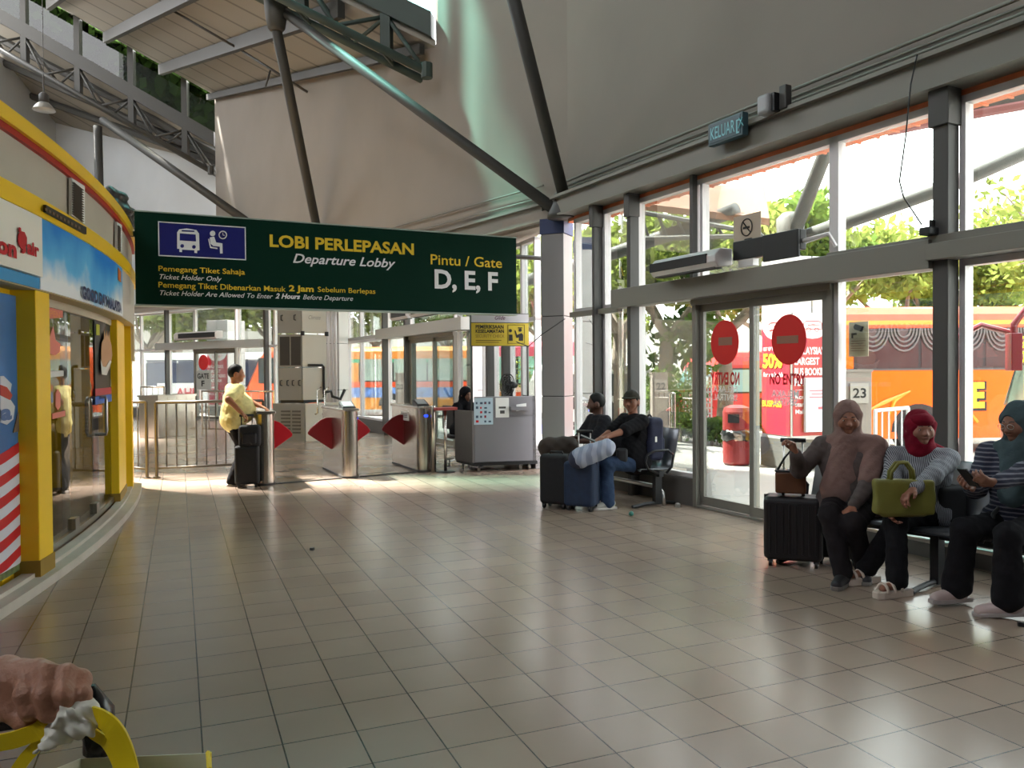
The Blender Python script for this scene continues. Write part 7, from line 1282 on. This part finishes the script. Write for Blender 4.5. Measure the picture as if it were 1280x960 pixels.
# gift bag with yellow ribbon handles and white tissue
M_yr = mat('yellow_ribbon', (230, 200, 16), .5, 0, .06, 12); M_cream = mat('cream_bag_paper', (206, 202, 178), .7, 0, .05, 6); tb = thing('gift_bag', 'cream bag with yellow ribbon handles and white tissue at the bottom left', 'bag', Vector(PF(150, 1400, .80)))
def ribbon(name, pts, wd, parent, m_=M_yr, wdir=None):
    m = MB(); P_ = [v3(p) for p in pts]; 
    from mathutils.geometry import interpolate_bezier
    Q_ = []
    for i in range(len(P_) - 1):
        a = P_[max(i - 1, 0)]; b_ = P_[i]; c_ = P_[i + 1]; d = P_[min(i + 2, len(P_) - 1)]
        for t in np.linspace(0, 1, 7)[: None if i == len(P_) - 2 else -1]: Q_.append(.5 * (2 * b_ + (c_ - a) * t + (2 * a - 5 * b_ + 4 * c_ - d) * t * t + (3 * b_ - a - 3 * c_ + d) * t ** 3))
    vs = []; n_ = len(Q_)
    for i, q in enumerate(Q_):
        tt = N(Q_[min(i + 1, n_ - 1)] - Q_[max(i - 1, 0)]); wd_ = N(np.cross(tt, (0, 1, .15))) if wdir is None else wdir; w2 = wd[i * (len(wd) - 1) // (n_ - 1)] if isinstance(wd, (list, tuple)) else wd; nrm_ = N(np.cross(tt, wd_)) * .0012
        vs += [Vector(q - wd_ * w2 - nrm_), Vector(q + wd_ * w2 - nrm_), Vector(q + wd_ * w2 + nrm_), Vector(q - wd_ * w2 + nrm_)]
    m.add(vs, [(i * 4 + j, i * 4 + (j + 1) % 4, i * 4 + 4 + (j + 1) % 4, i * 4 + 4 + j) for i in range(n_ - 1) for j in range(4)] + [(3, 2, 1, 0), tuple((n_ - 1) * 4 + j for j in range(4))]); return obj(name, m, m_, parent, smooth=False)
ribbon('ribbon_handle', [PF(66, 893, .785), PF(50, 912, .775), PF(20, 924, .77), PF(-20, 936, .77), PF(-60, 980, .77)], .0085, tb)
ribbon('ribbon_handle', [PF(64, 897, .79), PF(52, 925, .78), PF(30, 950, .775), PF(8, 985, .775)], .006, tb)
ribbon('ribbon_handle', [PF(100, 892, .785), PF(124, 897, .775), PF(142, 912, .77), PF(155, 940, .77), PF(166, 985, .77)], .010, tb)
ribbon('ribbon_handle', [PF(98, 898, .795), PF(116, 916, .785), PF(135, 930, .78), PF(150, 960, .78), PF(156, 1000, .78)], .006, tb)
rng_ = np.random.default_rng(5); pt_ = []
for i in range(20):
    a = PF(64 + rng_.uniform(-4, 50), 878 + rng_.uniform(0, 40), .775 + rng_.uniform(-.006, .015)); dr = rng_.normal(size=3) * .014; pt_.append(rc(a, a + dr, .0085, .005, (rng_.normal(size=3), .35)))
pt_ += [rc(PF(88, 872, .785), PF(86, 895, .78), .005, .008), rc(PF(112, 882, .785), PF(100, 905, .78), .009, .012), rc(PF(70, 915, .78), PF(60, 928, .78), .010, .006)]
o_ = sobj('tissue_bow', pt_, mat('white_tissue', (232, 228, 214), .7, 0, .05, 20), tb, .0022, .006, fold=lambda x, y, z: .0022 * np.sin(x * 330 + z * 200) * np.sin(z * 290 + y * 220), label='crumpled white tissue tied to the handles')
a, b_, c_, d = [Vector(PF(x, y, D)) for x, y, D in ((66, 962, .76), (100, 948, .84), (260, 941, .84), (262, 962, .74))]; dn3 = Vector((0, 0, -.36)); m = MB(); 
m.add([a, b_, c_, d, a + dn3, b_ + dn3, c_ + dn3, d + dn3], [(0, 1, 5, 4), (1, 2, 6, 5), (2, 3, 7, 6), (3, 0, 4, 7), (4, 5, 6, 7)]); bg_ = obj('bag_body', m, M_cream, tb); sm = bg_.modifiers.new('paper', 'SOLIDIFY'); sm.thickness = .002
m = MB(); m.tube([c_ + Vector((.001, 0, .0)), c_ + dn3], .003, 6); m.tube([d, d + dn3], .003, 6); m.tube([c_, d], .0025, 6); obj('yellow_edge', m, M_yr, tb)
# repeats share a group phrase
GROUPS = {'roof_beam': 'beams under the metal roof', 'roof_strut': 'pipe struts of the roof', 'roof_truss': 'roof trusses', 'strut_node': 'steel strut nodes', 'column': 'clad columns', 'poster_column': 'columns with red posters', 'drain_pipe': 'thin pipes beside the white column', 'air_curtain': 'air curtains over the doors', 'air_conditioner': 'stacked air conditioners', 'railing': 'steel railings', 'bus': 'buses parked outside', 'motorcycle': 'motorcycles parked outside', 'number_pillar': 'numbered concrete pillars outside', 'canopy_strut': 'pipe struts of the outdoor canopy', 'eave': 'outdoor eaves', 'shrub': 'shrubs outside', 'suitcase': 'suitcases in the hall', 'backpack': 'backpacks', 'floor_rail': 'chrome floor rails', 'bench': 'steel row benches', 'person': 'people in the hall', 'threshold_bar': 'floor threshold bars', 'loose_cable': 'loose black cables', 'junction_box': 'junction boxes on the beam', 'notice_paper': 'papers taped to the counter', 'paper_scrap': 'floor litter'}
for o in list(S.objects):
    b_ = o.name.split('.')[0]
    if o.parent is None and b_ in GROUPS and 'group' not in o and o.get('kind') is None: o['group'] = GROUPS[b_]
